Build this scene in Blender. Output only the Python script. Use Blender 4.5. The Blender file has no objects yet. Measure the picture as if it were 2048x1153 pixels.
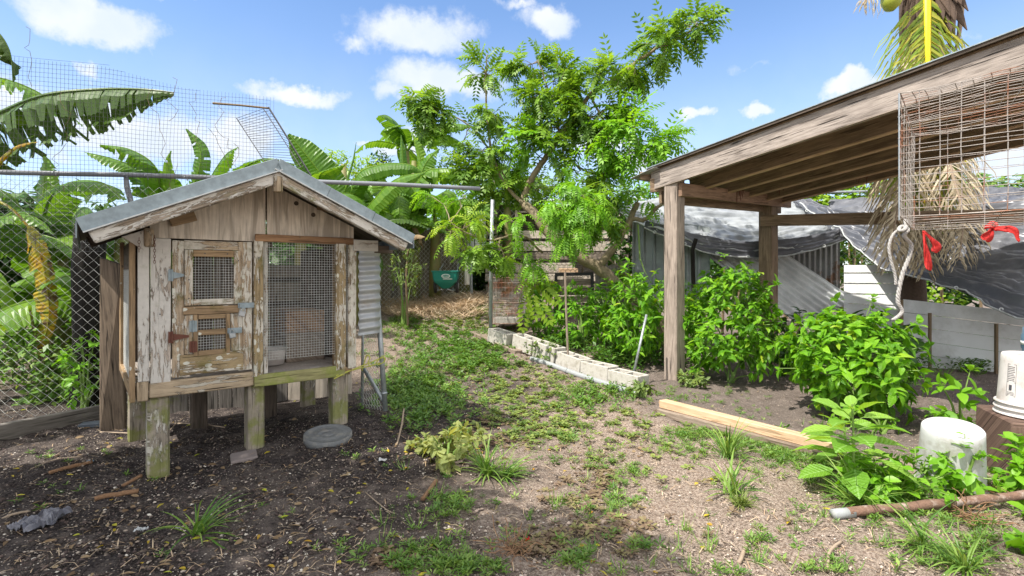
import bpy, math, random
import numpy as np
from mathutils import Vector, Matrix, noise as mn
random.seed(7); RNG = np.random.default_rng(11)
R = math.radians
scene = bpy.context.scene
COL = scene.collection

# ------------------------------------------------------------------ camera
F, CX, CY, H = 1050.0, 1024.0, 550.0, 1.25
cam = bpy.data.objects.new('camera', bpy.data.cameras.new('camera')); COL.objects.link(cam)
cam.location = (0, 0, H); cam.rotation_euler = (R(90), 0, 0)
cam.data.sensor_width = 36; cam.data.lens = F/2048*36
cam.data.shift_y = (CY-576.5)/2048
cam.data.clip_start = 0.05; cam.data.clip_end = 2000
scene.camera = cam

# ------------------------------------------------------------------ light, sky, exposure
SUN_EL = R(56); sx, sy = -0.80, -0.58; n_ = math.hypot(sx, sy)
TO_SUN = Vector((sx/n_*math.cos(SUN_EL), sy/n_*math.cos(SUN_EL), math.sin(SUN_EL)))
sun = bpy.data.objects.new('sun', bpy.data.lights.new('sun', 'SUN')); COL.objects.link(sun)
sun.data.energy = 3.1; sun.data.angle = R(0.5); sun.data.color = (1, .95, .86)
sun.rotation_euler = TO_SUN.to_track_quat('Z', 'Y').to_euler()
scene.view_settings.view_transform = 'Standard'; scene.view_settings.look = 'None'
scene.cycles.pixel_filter_width = 1.1; scene.view_settings.gamma = 1; scene.view_settings.exposure = 1.22
w = bpy.data.worlds.new('World'); scene.world = w; w.use_nodes = True
class NT:
    def __init__(s, tree): s.t = tree; s.n = tree.nodes; s.l = tree.links
    def new(s, kind, **kw):
        n = s.n.new(kind)
        for k, v in kw.items():
            if k in ('inputs',):
                for i, x in v.items():
                    if hasattr(x, 'is_linked') or isinstance(x, bpy.types.NodeSocket): s.l.new(x, n.inputs[i])
                    else: n.inputs[i].default_value = x
            else: setattr(n, k, v)
        return n
    def math(s, op, a, b=0.0, c=None, clamp=False):
        n = s.new('ShaderNodeMath', operation=op, inputs={0: a, 1: b} if c is None else {0: a, 1: b, 2: c}); n.use_clamp = clamp
        return n.outputs[0]
    def vmath(s, op, a, b=(0, 0, 0)):
        n = s.new('ShaderNodeVectorMath', operation=op, inputs={0: a, 1: b})
        return n.outputs['Value'] if op in ('LENGTH', 'DOT_PRODUCT', 'DISTANCE') else n.outputs[0]
    def mix(s, f, a, b, blend='MIX'):
        n = s.new('ShaderNodeMix', data_type='RGBA', blend_type=blend)
        for i, x in ((0, f), (6, a), (7, b)):
            if isinstance(x, bpy.types.NodeSocket): s.l.new(x, n.inputs[i])
            elif i == 0: n.inputs[i].default_value = x
            else: n.inputs[i].default_value = (*x[:3], 1)
        return n.outputs[2]
    def noise(s, vec, scale, detail=4, rough=.55, out=0, dist=0):
        n = s.new('ShaderNodeTexNoise', inputs={'Scale': scale, 'Detail': detail, 'Roughness': rough, 'Distortion': dist})
        if vec is not None: s.l.new(vec, n.inputs['Vector'])
        return n.outputs[out]
    def ramp(s, f, stops, interp='LINEAR'):
        n = s.new('ShaderNodeValToRGB'); s.l.new(f, n.inputs[0]); cr = n.color_ramp; cr.interpolation = interp
        while len(cr.elements) > 1: cr.elements.remove(cr.elements[-1])
        for i, (p, c) in enumerate(stops):
            e = cr.elements[0] if i == 0 else cr.elements.new(p)
            e.position = p; c = (c, c, c) if isinstance(c, (int, float)) else c; e.color = (*c[:3], 1)
        return n.outputs[0]
    def step(s, f, lo, hi):
        n = s.new('ShaderNodeMapRange', interpolation_type='SMOOTHSTEP', inputs={0: f, 1: lo, 2: hi, 3: 0.0, 4: 1.0})
        return n.outputs[0]
    def mapping(s, vec, scale=(1, 1, 1), loc=(0, 0, 0), rot=(0, 0, 0)):
        return s.new('ShaderNodeMapping', inputs={0: vec, 'Location': loc, 'Rotation': rot, 'Scale': scale}).outputs[0]

def build_world():
    T = NT(w.node_tree); T.n.clear()
    sky = T.new('ShaderNodeTexSky', sky_type='NISHITA'); sky.sun_disc = False
    sky.sun_elevation = SUN_EL; sky.sun_rotation = math.atan2(sx, sy); sky.altitude = 10
    sky.air_density = 1.0; sky.dust_density = 0.4; sky.ozone_density = 2.0
    tc = T.new('ShaderNodeTexCoord').outputs['Generated']
    sep = T.new('ShaderNodeSeparateXYZ', inputs={0: tc})
    az = T.math('ARCTAN2', sep.outputs[0], sep.outputs[1]); el = T.math('ARCSINE', sep.outputs[2])
    p0 = T.new('ShaderNodeCombineXYZ', inputs={0: az, 1: el}).outputs[0]
    nz = T.noise(tc, 9, 6, .6, out=1)
    off = T.vmath('SCALE', T.vmath('SUBTRACT', nz, (.5, .5, .5))); off.node.inputs[3].default_value = .11
    p = T.vmath('ADD', p0, off)
    clouds = [(170, 40, 165, 48, 1), (830, 62, 135, 46, 1), (700, 75, 50, 20, .5), (1098, 36, 66, 32, 1), (585, 187, 135, 26, .9), (880, 165, 150, 44, .95),
              (780, 185, 60, 26, .7), (1712, 167, 80, 26, 1), (1512, 222, 52, 18, .95), (1395, 225, 48, 16, .8), (720, 282, 34, 11, .8),
              (800, 295, 110, 32, .85), (260, 265, 330, 90, .8), (60, 210, 200, 80, .7), (480, 275, 120, 60, .8), (190, 128, 40, 18, .6), (1290, 320, 90, 45, .8),
              (1500, 150, 90, 14, .3), (1960, 330, 180, 70, .9), (2300, 260, 200, 80, .8), (1200, 285, 130, 40, .6), (-300, 200, 200, 90, .9), (-250, 480, 200, 60, .8), (1900, 70, 160, 22, .28), (1040, 5, 60, 12, .5), (340, -5, 60, 14, .7)]
    den = None
    for (cx, cy, rx, ry, s) in clouds:
        x, z = (cx-CX)/F, (CY-cy)/F
        a0 = math.atan2(x, 1); e0 = math.atan2(z, math.hypot(x, 1))
        ra = rx/F/(1+x*x); re = ry/F/math.sqrt(1+x*x)
        d = T.vmath('LENGTH', T.vmath('DIVIDE', T.vmath('SUBTRACT', p, (a0, e0, 0)), (ra, re, 1)))
        m = T.math('MULTIPLY', T.math('SUBTRACT', 1.24, d), s)
        den = m if den is None else T.math('MAXIMUM', den, m)
    fine = T.noise(tc, 26, 7, .68)
    den2 = T.math('ADD', den, T.math('MULTIPLY', T.math('SUBTRACT', fine, .5), .8))
    mask = T.step(den2, .12, .78)
    # thin veil low in the sky
    veil = T.math('MULTIPLY', T.step(el, .50, .0), .46)
    mask = T.math('MAXIMUM', mask, veil)
    shade = T.mix(T.step(T.noise(tc, 7, 4), .35, .7), (2.5, 2.75, 3.1), (3.3, 3.3, 3.3))
    skyc = T.mix(1.0, sky.outputs[0], (.60, .665, .735), 'MULTIPLY')
    fill_clouds = T.math('MAXIMUM', T.step(sep.outputs[2], .60, .72), T.step(sep.outputs[1], .15, -.05))  # unseen bright clouds overhead and behind the camera, added as neutral fill light
    mask = T.math('MAXIMUM', mask, T.math('MULTIPLY', fill_clouds, T.step(T.noise(tc, 2.2, 5, .55), .36, .52)))
    shade = T.mix(fill_clouds, shade, (6.0, 5.9, 5.65))
    col = T.mix(T.math('MULTIPLY', mask, .93), skyc, shade)
    bg = T.new('ShaderNodeBackground', inputs={0: col, 1: .15})
    T.l.new(bg.outputs[0], T.new('ShaderNodeOutputWorld').inputs[0])
build_world()

# ------------------------------------------------------------------ helpers
def at(px, py, d): return Vector(((px-CX)*d/F, d, H-(py-CY)*d/F))
def sstep(a, b, x):
    t = np.clip((x-a)/(b-a), 0, 1); return t*t*(3-2*t)
def ground_z(x, y):
    x = np.asarray(x, float); y = np.asarray(y, float)
    yy = y+0.25*np.sin(x*1.1)
    sp = np.log1p(np.exp(np.clip((yy-5.3)*4, -30, 30)))/4
    sp = np.minimum(sp, 5.6)
    z = .158*sp*(1/(1+np.exp(-(1.9-x)/.45)))
    z = z*(1/(1+np.exp(-(x+3.6)/.5)))
    z += .10*np.exp(-(((x+1.25)/.8)**2+((y-4.35)/.9)**2))
    near = np.exp(-((x/14)**2+((y-5)/14)**2))
    z += near*(.012*np.sin(x*2.3+y*1.1)+.010*np.sin(x*.9-y*2.7+1)+.006*np.sin(x*5.1+2)*np.sin(y*4.7))
    z += .12*np.exp(-(((x+.85)/1.0)**2+((y-9.3)/.9)**2))
    return z
def gz(x, y):
    e = math.exp; yy = y+0.25*math.sin(x*1.1)
    sp = min(math.log1p(e(min(30, max(-30, (yy-5.3)*4))))/4, 5.6)
    z = .158*sp/(1+e(min(60, -(1.9-x)/.45)))/(1+e(min(60, -(x+3.6)/.5)))
    z += .10*e(-(((x+1.25)/.8)**2+((y-4.35)/.9)**2))
    z += e(-((x/14)**2+((y-5)/14)**2))*(.012*math.sin(x*2.3+y*1.1)+.010*math.sin(x*.9-y*2.7+1)+.006*math.sin(x*5.1+2)*math.sin(y*4.7))
    return z+.12*e(-(((x+.85)/1.0)**2+((y-9.3)/.9)**2))
def G(px, py):
    k = (px-CX)/F; s = (py-CY)/F; d = 1.0
    f = lambda d: H-s*d-gz(k*d, d)
    while d < 60 and f(d) > 0: d += .25
    a, b = d-.25, d
    for _ in range(10):
        m = (a+b)/2
        if f(m) > 0: a = m
        else: b = m
    return Vector((k*a, a, gz(k*a, a)))
def onG(p, dz=0.0): return Vector((p[0], p[1], gz(p[0], p[1])+dz))

def tag(o, label=None, cat=None, group=None, kind=None):
    if label: o['label'] = label
    if cat: o['category'] = cat
    if group: o['group'] = group
    if kind: o['kind'] = kind
    return o
def thing(name, loc, label, cat, group=None):
    o = bpy.data.objects.new(name, None); o.empty_display_size = .1; COL.objects.link(o); o.location = loc
    return tag(o, label, cat, group)
def link(name, me, mat, parent=None, smooth=False, bevel=0.0):
    o = bpy.data.objects.new(name, me); COL.objects.link(o)
    if mat is not None and not me.materials: me.materials.append(mat)
    if parent is not None:
        o.parent = parent; o.matrix_parent_inverse = Matrix.Translation(-Vector(parent.location)) if parent.parent is None else parent.matrix_parent_inverse.copy()
        if parent.type == 'MESH': o.matrix_parent_inverse = Matrix.Identity(4) if parent.parent is None else Matrix.Identity(4)
    if smooth: me.polygons.foreach_set('use_smooth', np.ones(len(me.polygons), bool))
    if bevel:
        m = o.modifiers.new('bevel', 'BEVEL'); m.width = bevel; m.segments = 1; m.limit_method = 'ANGLE'
    return o

class MB:
    def __init__(s): s.v = []; s.f = []; s.uv = []
    def add(s, vs, fs, uvs=None):
        b = len(s.v); s.v += [tuple(x) for x in vs]
        for i, f in enumerate(fs):
            s.f.append([b+j for j in f])
            s.uv.append(uvs[i] if uvs else [(0, 0)]*len(f))
        return s
    def box(s, c, X, Y, Z, jit=0.0):
        """centre, three full-length edge vectors"""
        c, X, Y, Z = Vector(c), Vector(X), Vector(Y), Vector(Z)
        vs = []; loc = []
        for i in (-.5, .5):
            for j in (-.5, .5):
                for k in (-.5, .5):
                    p = c+X*i+Y*j+Z*k
                    if jit: p += Vector([random.uniform(-jit, jit) for _ in range(3)])
                    vs.append(p); loc.append((i*X.length, j*Y.length, k*Z.length))
        if X.cross(Y).dot(Z) < 0: fs = [(0, 2, 3, 1), (4, 5, 7, 6), (0, 1, 5, 4), (2, 6, 7, 3), (0, 4, 6, 2), (1, 3, 7, 5)]
        else: fs = [(0, 1, 3, 2), (4, 6, 7, 5), (0, 4, 5, 1), (2, 3, 7, 6), (0, 2, 6, 4), (1, 5, 7, 3)]
        L = [X.length, Y.length, Z.length]; a = L.index(max(L)); ot = [i for i in range(3) if i != a]
        ou, ov = random.uniform(0, 40), random.uniform(0, 40)
        uvs = []
        for f in fs:
            uvs.append([(loc[i][a]+ou, loc[i][ot[0]]+loc[i][ot[1]]*1.0+ov) for i in f])
        return s.add(vs, fs, uvs)
    def beam(s, p0, p1, w, h, up=(0, 0, 1), jit=0.0):
        p0, p1 = Vector(p0), Vector(p1); d = (p1-p0); up = Vector(up)
        side = d.cross(up).normalized(); u2 = side.cross(d).normalized()
        return s.box((p0+p1)/2, d, side*w, u2*h, jit)
    def poly(s, pts, thick, nrm, grain=None):
        """extruded planar polygon, front at pts, going back along -nrm"""
        pts = [Vector(p) for p in pts]; nrm = Vector(nrm).normalized(); n = len(pts)
        g = Vector(grain) if grain else Vector((0, 0, 1)); g2 = g.cross(nrm)
        back = [p-nrm*thick for p in pts]
        o = random.uniform(0, 30)
        U = lambda p: (p.dot(g)+o, p.dot(g2)+o)
        fs = [list(range(n)), list(range(2*n-1, n-1, -1))]
        for i in range(n): fs.append([i, n+i, n+(i+1) % n, (i+1) % n])
        allv = pts+back
        a = (pts[1]-pts[0]).cross(pts[2]-pts[1])
        if a.dot(nrm) < 0: fs = [f[::-1] for f in fs]
        return s.add(allv, fs, [[U(allv[j]) for j in f] for f in fs])
    def tube(s, pts, r, n=8, caps=True):
        pts = [Vector(p) for p in pts]; m = len(pts)
        rs = list(r) if hasattr(r, '__len__') else [r]*m
        t = (pts[1]-pts[0]).normalized(); a = Vector((0, 0, 1)) if abs(t.z) < .9 else Vector((1, 0, 0))
        nn = t.cross(a).normalized(); vs = []; L = 0; Ls = []
        for i, p in enumerate(pts):
            if i: L += (p-pts[i-1]).length
            Ls.append(L)
            t2 = ((pts[min(i+1, m-1)]-pts[max(i-1, 0)])).normalized()
            nn = (nn-t2*nn.dot(t2)).normalized(); b = t2.cross(nn)
            for k in range(n):
                an = 2*math.pi*k/n; vs.append(p+(nn*math.cos(an)+b*math.sin(an))*rs[i])
        fs, uv = [], []; o = random.uniform(0, 20)
        for i in range(m-1):
            for k in range(n):
                k2 = (k+1) % n
                fs.append((i*n+k, i*n+k2, (i+1)*n+k2, (i+1)*n+k))
                c = 2*math.pi*rs[i]/n
                uv.append([(Ls[i]+o, k*c), (Ls[i]+o, (k+1)*c), (Ls[i+1]+o, (k+1)*c), (Ls[i+1]+o, k*c)])
        if caps:
            fs.append(tuple(range(n))[::-1]); uv.append([(0, 0)]*n)
            fs.append(tuple((m-1)*n+k for k in range(n))); uv.append([(0, 0)]*n)
        return s.add(vs, fs, uv)
    def lathe(s, prof, c, n=32, axis=(0, 0, 1), closed=False):
        c = Vector(c); ax = Vector(axis).normalized(); q = Vector((0, 0, 1)).rotation_difference(ax)
        vs = []
        for r, z in prof:
            for k in range(n):
                an = 2*math.pi*k/n; vs.append(c+q @ Vector((r*math.cos(an), r*math.sin(an), z)))
        fs, uv = [], []; m = len(prof)
        for i in range(m-1):
            for k in range(n):
                k2 = (k+1) % n; fs.append((i*n+k, i*n+k2, (i+1)*n+k2, (i+1)*n+k))
                uv.append([(prof[i][1], k/n), (prof[i][1], (k+1)/n), (prof[i+1][1], (k+1)/n), (prof[i+1][1], k/n)])
        return s.add(vs, fs, uv)
    def sheet(s, fn, nu, nv, thick=None):
        """grid surface fn(u,v)->point, u,v in 0..1"""
        vs = [fn(i/nu, j/nv) for j in range(nv+1) for i in range(nu+1)]
        fs, uv = [], []
        for j in range(nv):
            for i in range(nu):
                a = j*(nu+1)+i; fs.append((a, a+1, a+nu+2, a+nu+1))
                uv.append([(i/nu, j/nv), ((i+1)/nu, j/nv), ((i+1)/nu, (j+1)/nv), (i/nu, (j+1)/nv)])
        return s.add(vs, fs, uv)
    def build(s, name, mat, parent=None, smooth=False, bevel=0.0, solid=0.0):
        me = bpy.data.meshes.new(name); me.from_pydata(s.v, [], s.f)
        uvl = me.uv_layers.new(name='UVMap')
        flat = [c for f in s.uv for q in f for c in q]
        if len(flat) == len(uvl.data)*2: uvl.data.foreach_set('uv', flat)
        o = link(name, me, mat, parent, smooth, bevel)
        if solid:
            m = o.modifiers.new('solid', 'SOLIDIFY'); m.thickness = solid; m.offset = 0
        return o

# leaves: template in (x=width -.5..+.5, y=length 0..1, z=height as share of length)
T_DIAMOND = (np.array([(0, 0, 0), (.5, .45, .06), (0, 1, -.05), (-.5, .45, .06)]), [(0, 1, 2, 3)])
T_FOLD = (np.array([(0, 0, 0), (.42, .25, .03), (.5, .5, .04), (.3, .8, -.04), (0, 1, -.16), (-.3, .8, -.04), (-.5, .5, .04), (-.42, .25, .03), (0, .3, -.02), (0, .7, -.05)]),
          [(0, 1, 8), (1, 2, 9, 8), (2, 3, 9), (3, 4, 9), (4, 5, 9), (5, 6, 9), (6, 7, 8, 9), (7, 0, 8)])
T_DROOP = (np.array([(0, 0, 0), (.36, .14, .05), (.5, .38, .07), (.4, .66, -.03), (.2, .88, -.17), (0, 1, -.28), (-.2, .88, -.17), (-.4, .66, -.03), (-.5, .38, .07), (-.36, .14, .05),
                     (0, .2, .02), (0, .45, .02), (0, .75, -.09)]),
           [(0, 1, 10), (1, 2, 11, 10), (2, 3, 12, 11), (3, 4, 12), (4, 5, 12), (5, 6, 12), (6, 7, 12), (7, 8, 11, 12), (8, 9, 10, 11), (9, 0, 10)])
T_BLADE = (np.array([(-.5, 0, 0), (.5, 0, 0), (.42, .5, .12), (-.42, .5, .12), (0, 1, 0)]), [(0, 1, 2, 3), (3, 2, 4)])
class LB:
    def __init__(s, tmpl): s.t = tmpl; s.P = []; s.D = []; s.N = []; s.L = []; s.W = []; s.C = []
    def add(s, p, d, n, L, W, c=None):
        s.P.append(tuple(p)); s.D.append(tuple(d)); s.N.append(tuple(n)); s.L.append(L); s.W.append(W); s.C.append(random.random() if c is None else c)
    def mesh(s, name):
        P, D, N = (np.array(a, float).reshape(-1, 3) for a in (s.P, s.D, s.N)); L = np.array(s.L); W = np.array(s.W)
        D /= np.linalg.norm(D, axis=1, keepdims=True)+1e-9
        N = N-D*np.sum(N*D, 1, keepdims=True); N /= np.linalg.norm(N, axis=1, keepdims=True)+1e-9
        S = np.cross(D, N); t, fs = s.t; k = len(t); n = len(P)
        V = P[:, None]+S[:, None]*(t[None, :, 0:1]*W[:, None, None])+D[:, None]*(t[None, :, 1:2]*L[:, None, None])+N[:, None]*(t[None, :, 2:3]*L[:, None, None])
        me = bpy.data.meshes.new(name); me.vertices.add(n*k); me.vertices.foreach_set('co', V.reshape(-1))
        idx = np.concatenate([np.array(f) for f in fs]); cnt = np.array([len(f) for f in fs])
        li = (idx[None]+(np.arange(n)*k)[:, None]).reshape(-1); lt = np.tile(cnt, n)
        me.loops.add(len(li)); me.loops.foreach_set('vertex_index', li)
        me.polygons.add(len(lt)); me.polygons.foreach_set('loop_start', np.concatenate([[0], np.cumsum(lt)[:-1]])); me.polygons.foreach_set('loop_total', lt)
        me.update(calc_edges=True)
        a = me.attributes.new('rnd', 'FLOAT', 'POINT'); a.data.foreach_set('value', np.repeat(np.array(s.C), k))
        uvl = me.uv_layers.new(name='UVMap'); tt = t[idx][:, :2]; uvl.data.foreach_set('uv', np.tile(tt, (n, 1)).reshape(-1))
        return me
    def build(s, name, mat, parent=None, smooth=False): return link(name, s.mesh(name), mat, parent, smooth)

def rv(s=1.0): return Vector((random.gauss(0, s), random.gauss(0, s), random.gauss(0, s)))
def lerp(a, b, t): return a+(b-a)*t
def path_at(pts, t):
    """point on polyline by fraction"""
    L = [0]
    for i in range(1, len(pts)): L.append(L[-1]+(pts[i]-pts[i-1]).length)
    x = t*L[-1]
    for i in range(1, len(pts)):
        if x <= L[i] or i == len(pts)-1:
            k = (x-L[i-1])/max(L[i]-L[i-1], 1e-6); return pts[i-1].lerp(pts[i], k), (pts[i]-pts[i-1]).normalized()
def smooth_path(pts, n=6):
    out = []; P = [pts[0]]+list(pts)+[pts[-1]]
    for i in range(1, len(P)-2):
        for k in range(n):
            t = k/n; a, b, c, d = P[i-1], P[i], P[i+1], P[i+2]
            out.append(.5*((2*b)+(c-a)*t+(2*a-5*b+4*c-d)*t*t+(3*b-a-3*c+d)*t**3))
    out.append(pts[-1]); return out

# ------------------------------------------------------------------ materials
def new_mat(name):
    m = bpy.data.materials.new(name); m.use_nodes = True; T = NT(m.node_tree); T.n.clear()
    out = T.new('ShaderNodeOutputMaterial'); b = T.new('ShaderNodeBsdfPrincipled'); T.l.new(b.outputs[0], out.inputs[0])
    return m, T, b, out
def setb(T, b, **kw):
    for k, v in kw.items():
        k = {'col': 'Base Color', 'rough': 'Roughness', 'metal': 'Metallic', 'nrm': 'Normal', 'spec': 'Specular IOR Level', 'tr': 'Transmission Weight'}[k]
        if isinstance(v, bpy.types.NodeSocket): T.l.new(v, b.inputs[k])
        elif k == 'Base Color': b.inputs[k].default_value = (*v[:3], 1)
        else: b.inputs[k].default_value = v
def bump(T, h, st=.4, dist=.01): return T.new('ShaderNodeBump', inputs={'Strength': st, 'Distance': dist, 'Height': h}).outputs[0]

def wood(name, light, dark, paint=None, pamt=0.0, moss=0.0, crack=.5, spots=0.0, rough=.8, paintscale=1.0, streak=0.0, mosscol=(.22, .24, .03)):
    m, T, b, _ = new_mat(name)
    uv = T.new('ShaderNodeTexCoord').outputs['UV']; ob = T.new('ShaderNodeNewGeometry').outputs['Position']
    g1 = T.noise(T.mapping(uv, (5, 70, 1)), 1.0, 6, .65, dist=.6)
    g2 = T.noise(T.mapping(uv, (1.6, 14, 1), (3, 1, 0)), 1.0, 5, .6, dist=1.2)
    big = T.noise(ob, 4.5, 4, .6)
    f = T.math('ADD', T.math('MULTIPLY', g1, .55), T.math('MULTIPLY', g2, .45))
    mid = tuple((a+c)/2 for a, c in zip(light, dark))
    col = T.ramp(f, [(.37, dark), (.47, mid), (.57, light)])
    col = T.mix(T.math('MULTIPLY', T.step(big, .38, .7), .45), col, tuple(x*.55 for x in light))
    crk = T.step(T.noise(T.mapping(uv, (2.2, 55, 1), (9, 4, 0)), 1.0, 3, .5, dist=.4), .385, .335)
    col = T.mix(T.math('MULTIPLY', crk, crack), col, tuple(x*.18 for x in dark))
    hgt = T.math('SUBTRACT', f, T.math('MULTIPLY', crk, .6))
    if streak:
        s = T.step(T.noise(T.mapping(uv, (1.6, 15, 1), (7, 3, 0)), 1.0, 4, .6, dist=.8), .47, .60)
        col = T.mix(T.math('MULTIPLY', s, streak), col, tuple(x*.5 for x in dark))
    if paint:
        pn = T.noise(T.mapping(uv, (9*paintscale, 55*paintscale, 1), (5, 2, 0)), 1.0, 7, .70, dist=.7)
        reg = T.noise(ob, 3.2, 3, .5)
        th = T.math('ADD', pn, T.math('MULTIPLY', T.math('SUBTRACT', reg, .5), .75))
        lo = .72-.36*pamt
        pm = T.step(th, lo, lo+.035)
        edge = T.step(th, lo-.03, lo+.0)
        pc = T.mix(T.noise(ob, 30, 3), tuple(x*.72 for x in paint), paint)
        col = T.mix(T.math('MULTIPLY', T.math('SUBTRACT', edge, pm, clamp=True), .6), col, tuple(x*.3 for x in dark))
        col = T.mix(pm, col, pc); hgt = T.math('ADD', hgt, T.math('MULTIPLY', pm, .5))
    if spots:
        vn = T.new('ShaderNodeTexVoronoi', inputs={'Scale': 1.0, 'Randomness': 1.0}); T.l.new(T.mapping(uv, (17, 30, 1)), vn.inputs['Vector'])
        vcol = T.new('ShaderNodeSeparateColor', inputs={0: vn.outputs['Color']}).outputs[0]
        rad = T.math('MULTIPLY', T.step(vcol, 1-spots, 1.0), .42)
        vd = T.math('ADD', vn.outputs['Distance'], T.math('MULTIPLY', T.noise(uv, 60, 2), .14))
        sm = T.step(T.math('SUBTRACT', vd, rad), .07, .0)
        col = T.mix(sm, col, (.62, .60, .52))
    if moss:
        mm = T.math('MULTIPLY', T.step(T.noise(ob, 6, 5, .65), .62-.3*moss, .78-.3*moss), min(1, .45+moss*.5))
        col = T.mix(mm, col, T.mix(T.noise(ob, 50, 3), tuple(x*.6 for x in mosscol), mosscol))
    setb(T, b, col=col, rough=rough, spec=.25, nrm=bump(T, hgt, .7, .006))
    return m
def metal(name, col, rough=.35, met=.7, spots=None, scale=25, amt=.5, bumpst=.15):
    m, T, b, _ = new_mat(name); ob = T.new('ShaderNodeNewGeometry').outputs['Position']
    n = T.noise(ob, scale, 5, .6); c = T.mix(T.step(n, .3, .7), tuple(x*.72 for x in col), col)
    if spots: c = T.mix(T.math('MULTIPLY', T.step(T.noise(ob, scale*.45, 6, .7), .64-.25*amt, .72-.2*amt), .9), c, spots)
    setb(T, b, col=c, rough=T.math('ADD', rough, T.math('MULTIPLY', n, .25)), metal=met, nrm=bump(T, n, bumpst, .004)); return m
def plain(name, col, rough=.6, scale=20, var=.3, met=0, bst=.1, dirt=None):
    m, T, b, _ = new_mat(name); ob = T.new('ShaderNodeNewGeometry').outputs['Position']
    n = T.noise(ob, scale, 6, .65); c = T.mix(n, tuple(x*(1-var) for x in col), tuple(min(1, x*(1+var*.6)) for x in col))
    if dirt: c = T.mix(T.math('MULTIPLY', T.step(T.noise(ob, scale*.25, 6, .7), .48, .66), .7), c, dirt)
    setb(T, b, col=c, rough=rough, metal=met, nrm=bump(T, n, bst, .01)); return m
def leafmat(name, stops, trans=.35, rough=.42, vein=0.0, veincol=None, spec=.4, bst=.0, tcol=None, patch=0):
    """stops: list of colours along the random value of a leaf"""
    m, T, b, out = new_mat(name)
    r = T.new('ShaderNodeAttribute', attribute_name='rnd').outputs['Fac']
    k = len(stops); up_ = (1.38, 1.18, 1.0) if stops[0][1] > stops[0][0] else (1.1, 1.1, 1.1)
    stops = [tuple(a*b for a, b in zip(c, up_)) for c in stops]; col = T.ramp(r, [(i/max(1, k-1), c) for i, c in enumerate(stops)])
    ob = T.new('ShaderNodeNewGeometry').outputs['Position']
    if patch: col = T.ramp(T.noise(ob, patch, 5, .65), [(.32+.1*i, c) for i, c in enumerate(stops)])
    col = T.mix(T.math('MULTIPLY', T.noise(ob, 35, 3), .35), col, T.mix(1, col, (.55, .6, .5), 'MULTIPLY'))
    uv = T.new('ShaderNodeTexCoord').outputs['UV']
    if vein:
        s = T.new('ShaderNodeSeparateXYZ', inputs={0: uv})
        ax = T.math('ABSOLUTE', s.outputs[0])
        mid = T.step(ax, .05, .015)
        sv = T.math('SINE', T.math('MULTIPLY', T.math('SUBTRACT', s.outputs[1], T.math('MULTIPLY', ax, .5)), 55))
        sv = T.step(sv, .8, 1.0)
        vm = T.math('MAXIMUM', mid, T.math('MULTIPLY', sv, .5))
        col = T.mix(T.math('MULTIPLY', vm, vein), col, veincol or (.3, .45, .12))
        crk = T.math('SINE', T.math('MULTIPLY', T.math('SUBTRACT', s.outputs[1], T.math('MULTIPLY', ax, .5)), 55))
        setb(T, b, nrm=bump(T, T.math('ADD', crk, T.math('MULTIPLY', T.noise(ob, 60, 2), 2)), .5, .006))
    elif bst: setb(T, b, nrm=bump(T, T.noise(ob, 40, 3), bst, .01))
    setb(T, b, col=col, rough=rough, spec=spec)
    tr = T.new('ShaderNodeBsdfTranslucent'); T.l.new(T.mix(1, col, tcol or (1.5, 1.35, .5), 'MULTIPLY'), tr.inputs[0])
    mx = T.new('ShaderNodeMixShader', inputs={0: trans}); T.l.new(b.outputs[0], mx.inputs[1]); T.l.new(tr.outputs[0], mx.inputs[2]); T.l.new(mx.outputs[0], out.inputs[0])
    return m

M = {}
M['hutch'] = wood('weathered_painted_wood', (.48, .40, .32), (.20, .15, .10), (.68, .64, .58), .78, .12, .6, .0)
M['hutchpale'] = wood('pale_painted_wood', (.52, .44, .37), (.27, .21, .16), (.66, .62, .57), .95, .05, .6, .0)
M['hutchdoor'] = wood('door_wood', (.54, .42, .30), (.20, .135, .08), (.68, .63, .55), .70, .4, .7, .55, mosscol=(.16, .14, .03))
M['hutchpost'] = wood('spotted_wood', (.40, .30, .17), (.17, .12, .065), (.68, .63, .55), .52, .4, .6, .7, mosscol=(.15, .14, .03))
M['frame'] = wood('frame_wood', (.38, .26, .15), (.18, .12, .07), None, 0, .25, .5, .12, mosscol=(.15, .13, .03))
M['ply'] = wood('gable_plywood', (.76, .67, .57), (.50, .42, .34), None, 0, 0, .25, 0, streak=.55)
M['batten'] = wood('brown_batten', (.38, .22, .12), (.17, .09, .05), None, 0, .05, .6)
M['rot'] = wood('rotten_beam', (.50, .39, .27), (.14, .095, .055), (.55, .50, .42), .35, .3, .9, .0, paintscale=.5, mosscol=(.2, .19, .05))
M['green'] = wood('algae_wood', (.34, .32, .15), (.15, .13, .06), None, 0, .7, .9, mosscol=(.27, .31, .07))
M['leg'] = wood('leg_wood', (.36, .31, .25), (.17, .14, .11), (.62, .58, .52), .30, .62, .6, mosscol=(.21, .23, .05))
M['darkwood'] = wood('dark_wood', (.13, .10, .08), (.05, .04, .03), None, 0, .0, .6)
M['black'] = wood('charred_wood', (.022, .018, .015), (.006, .005, .004), None, 0, 0, .6)
M['plank'] = wood('grey_brown_plank', (.30, .24, .19), (.12, .085, .06), None, 0, .0, .7)
M['greytimber'] = wood('grey_timber', (.22, .20, .18), (.09, .08, .07), None, 0, .05, .7)
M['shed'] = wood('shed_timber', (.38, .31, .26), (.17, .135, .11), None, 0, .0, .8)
M['shedbeam'] = wood('shed_beam', (.40, .34, .30), (.13, .105, .09), None, 0, .0, .9)
M['sheddark'] = wood('shed_dark', (.31, .22, .145), (.13, .09, .06), None, 0, .0, .6)
M['shedply'] = wood('roof_deck', (.22, .145, .085), (.10, .065, .04), None, 0, .0, .4)
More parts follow.
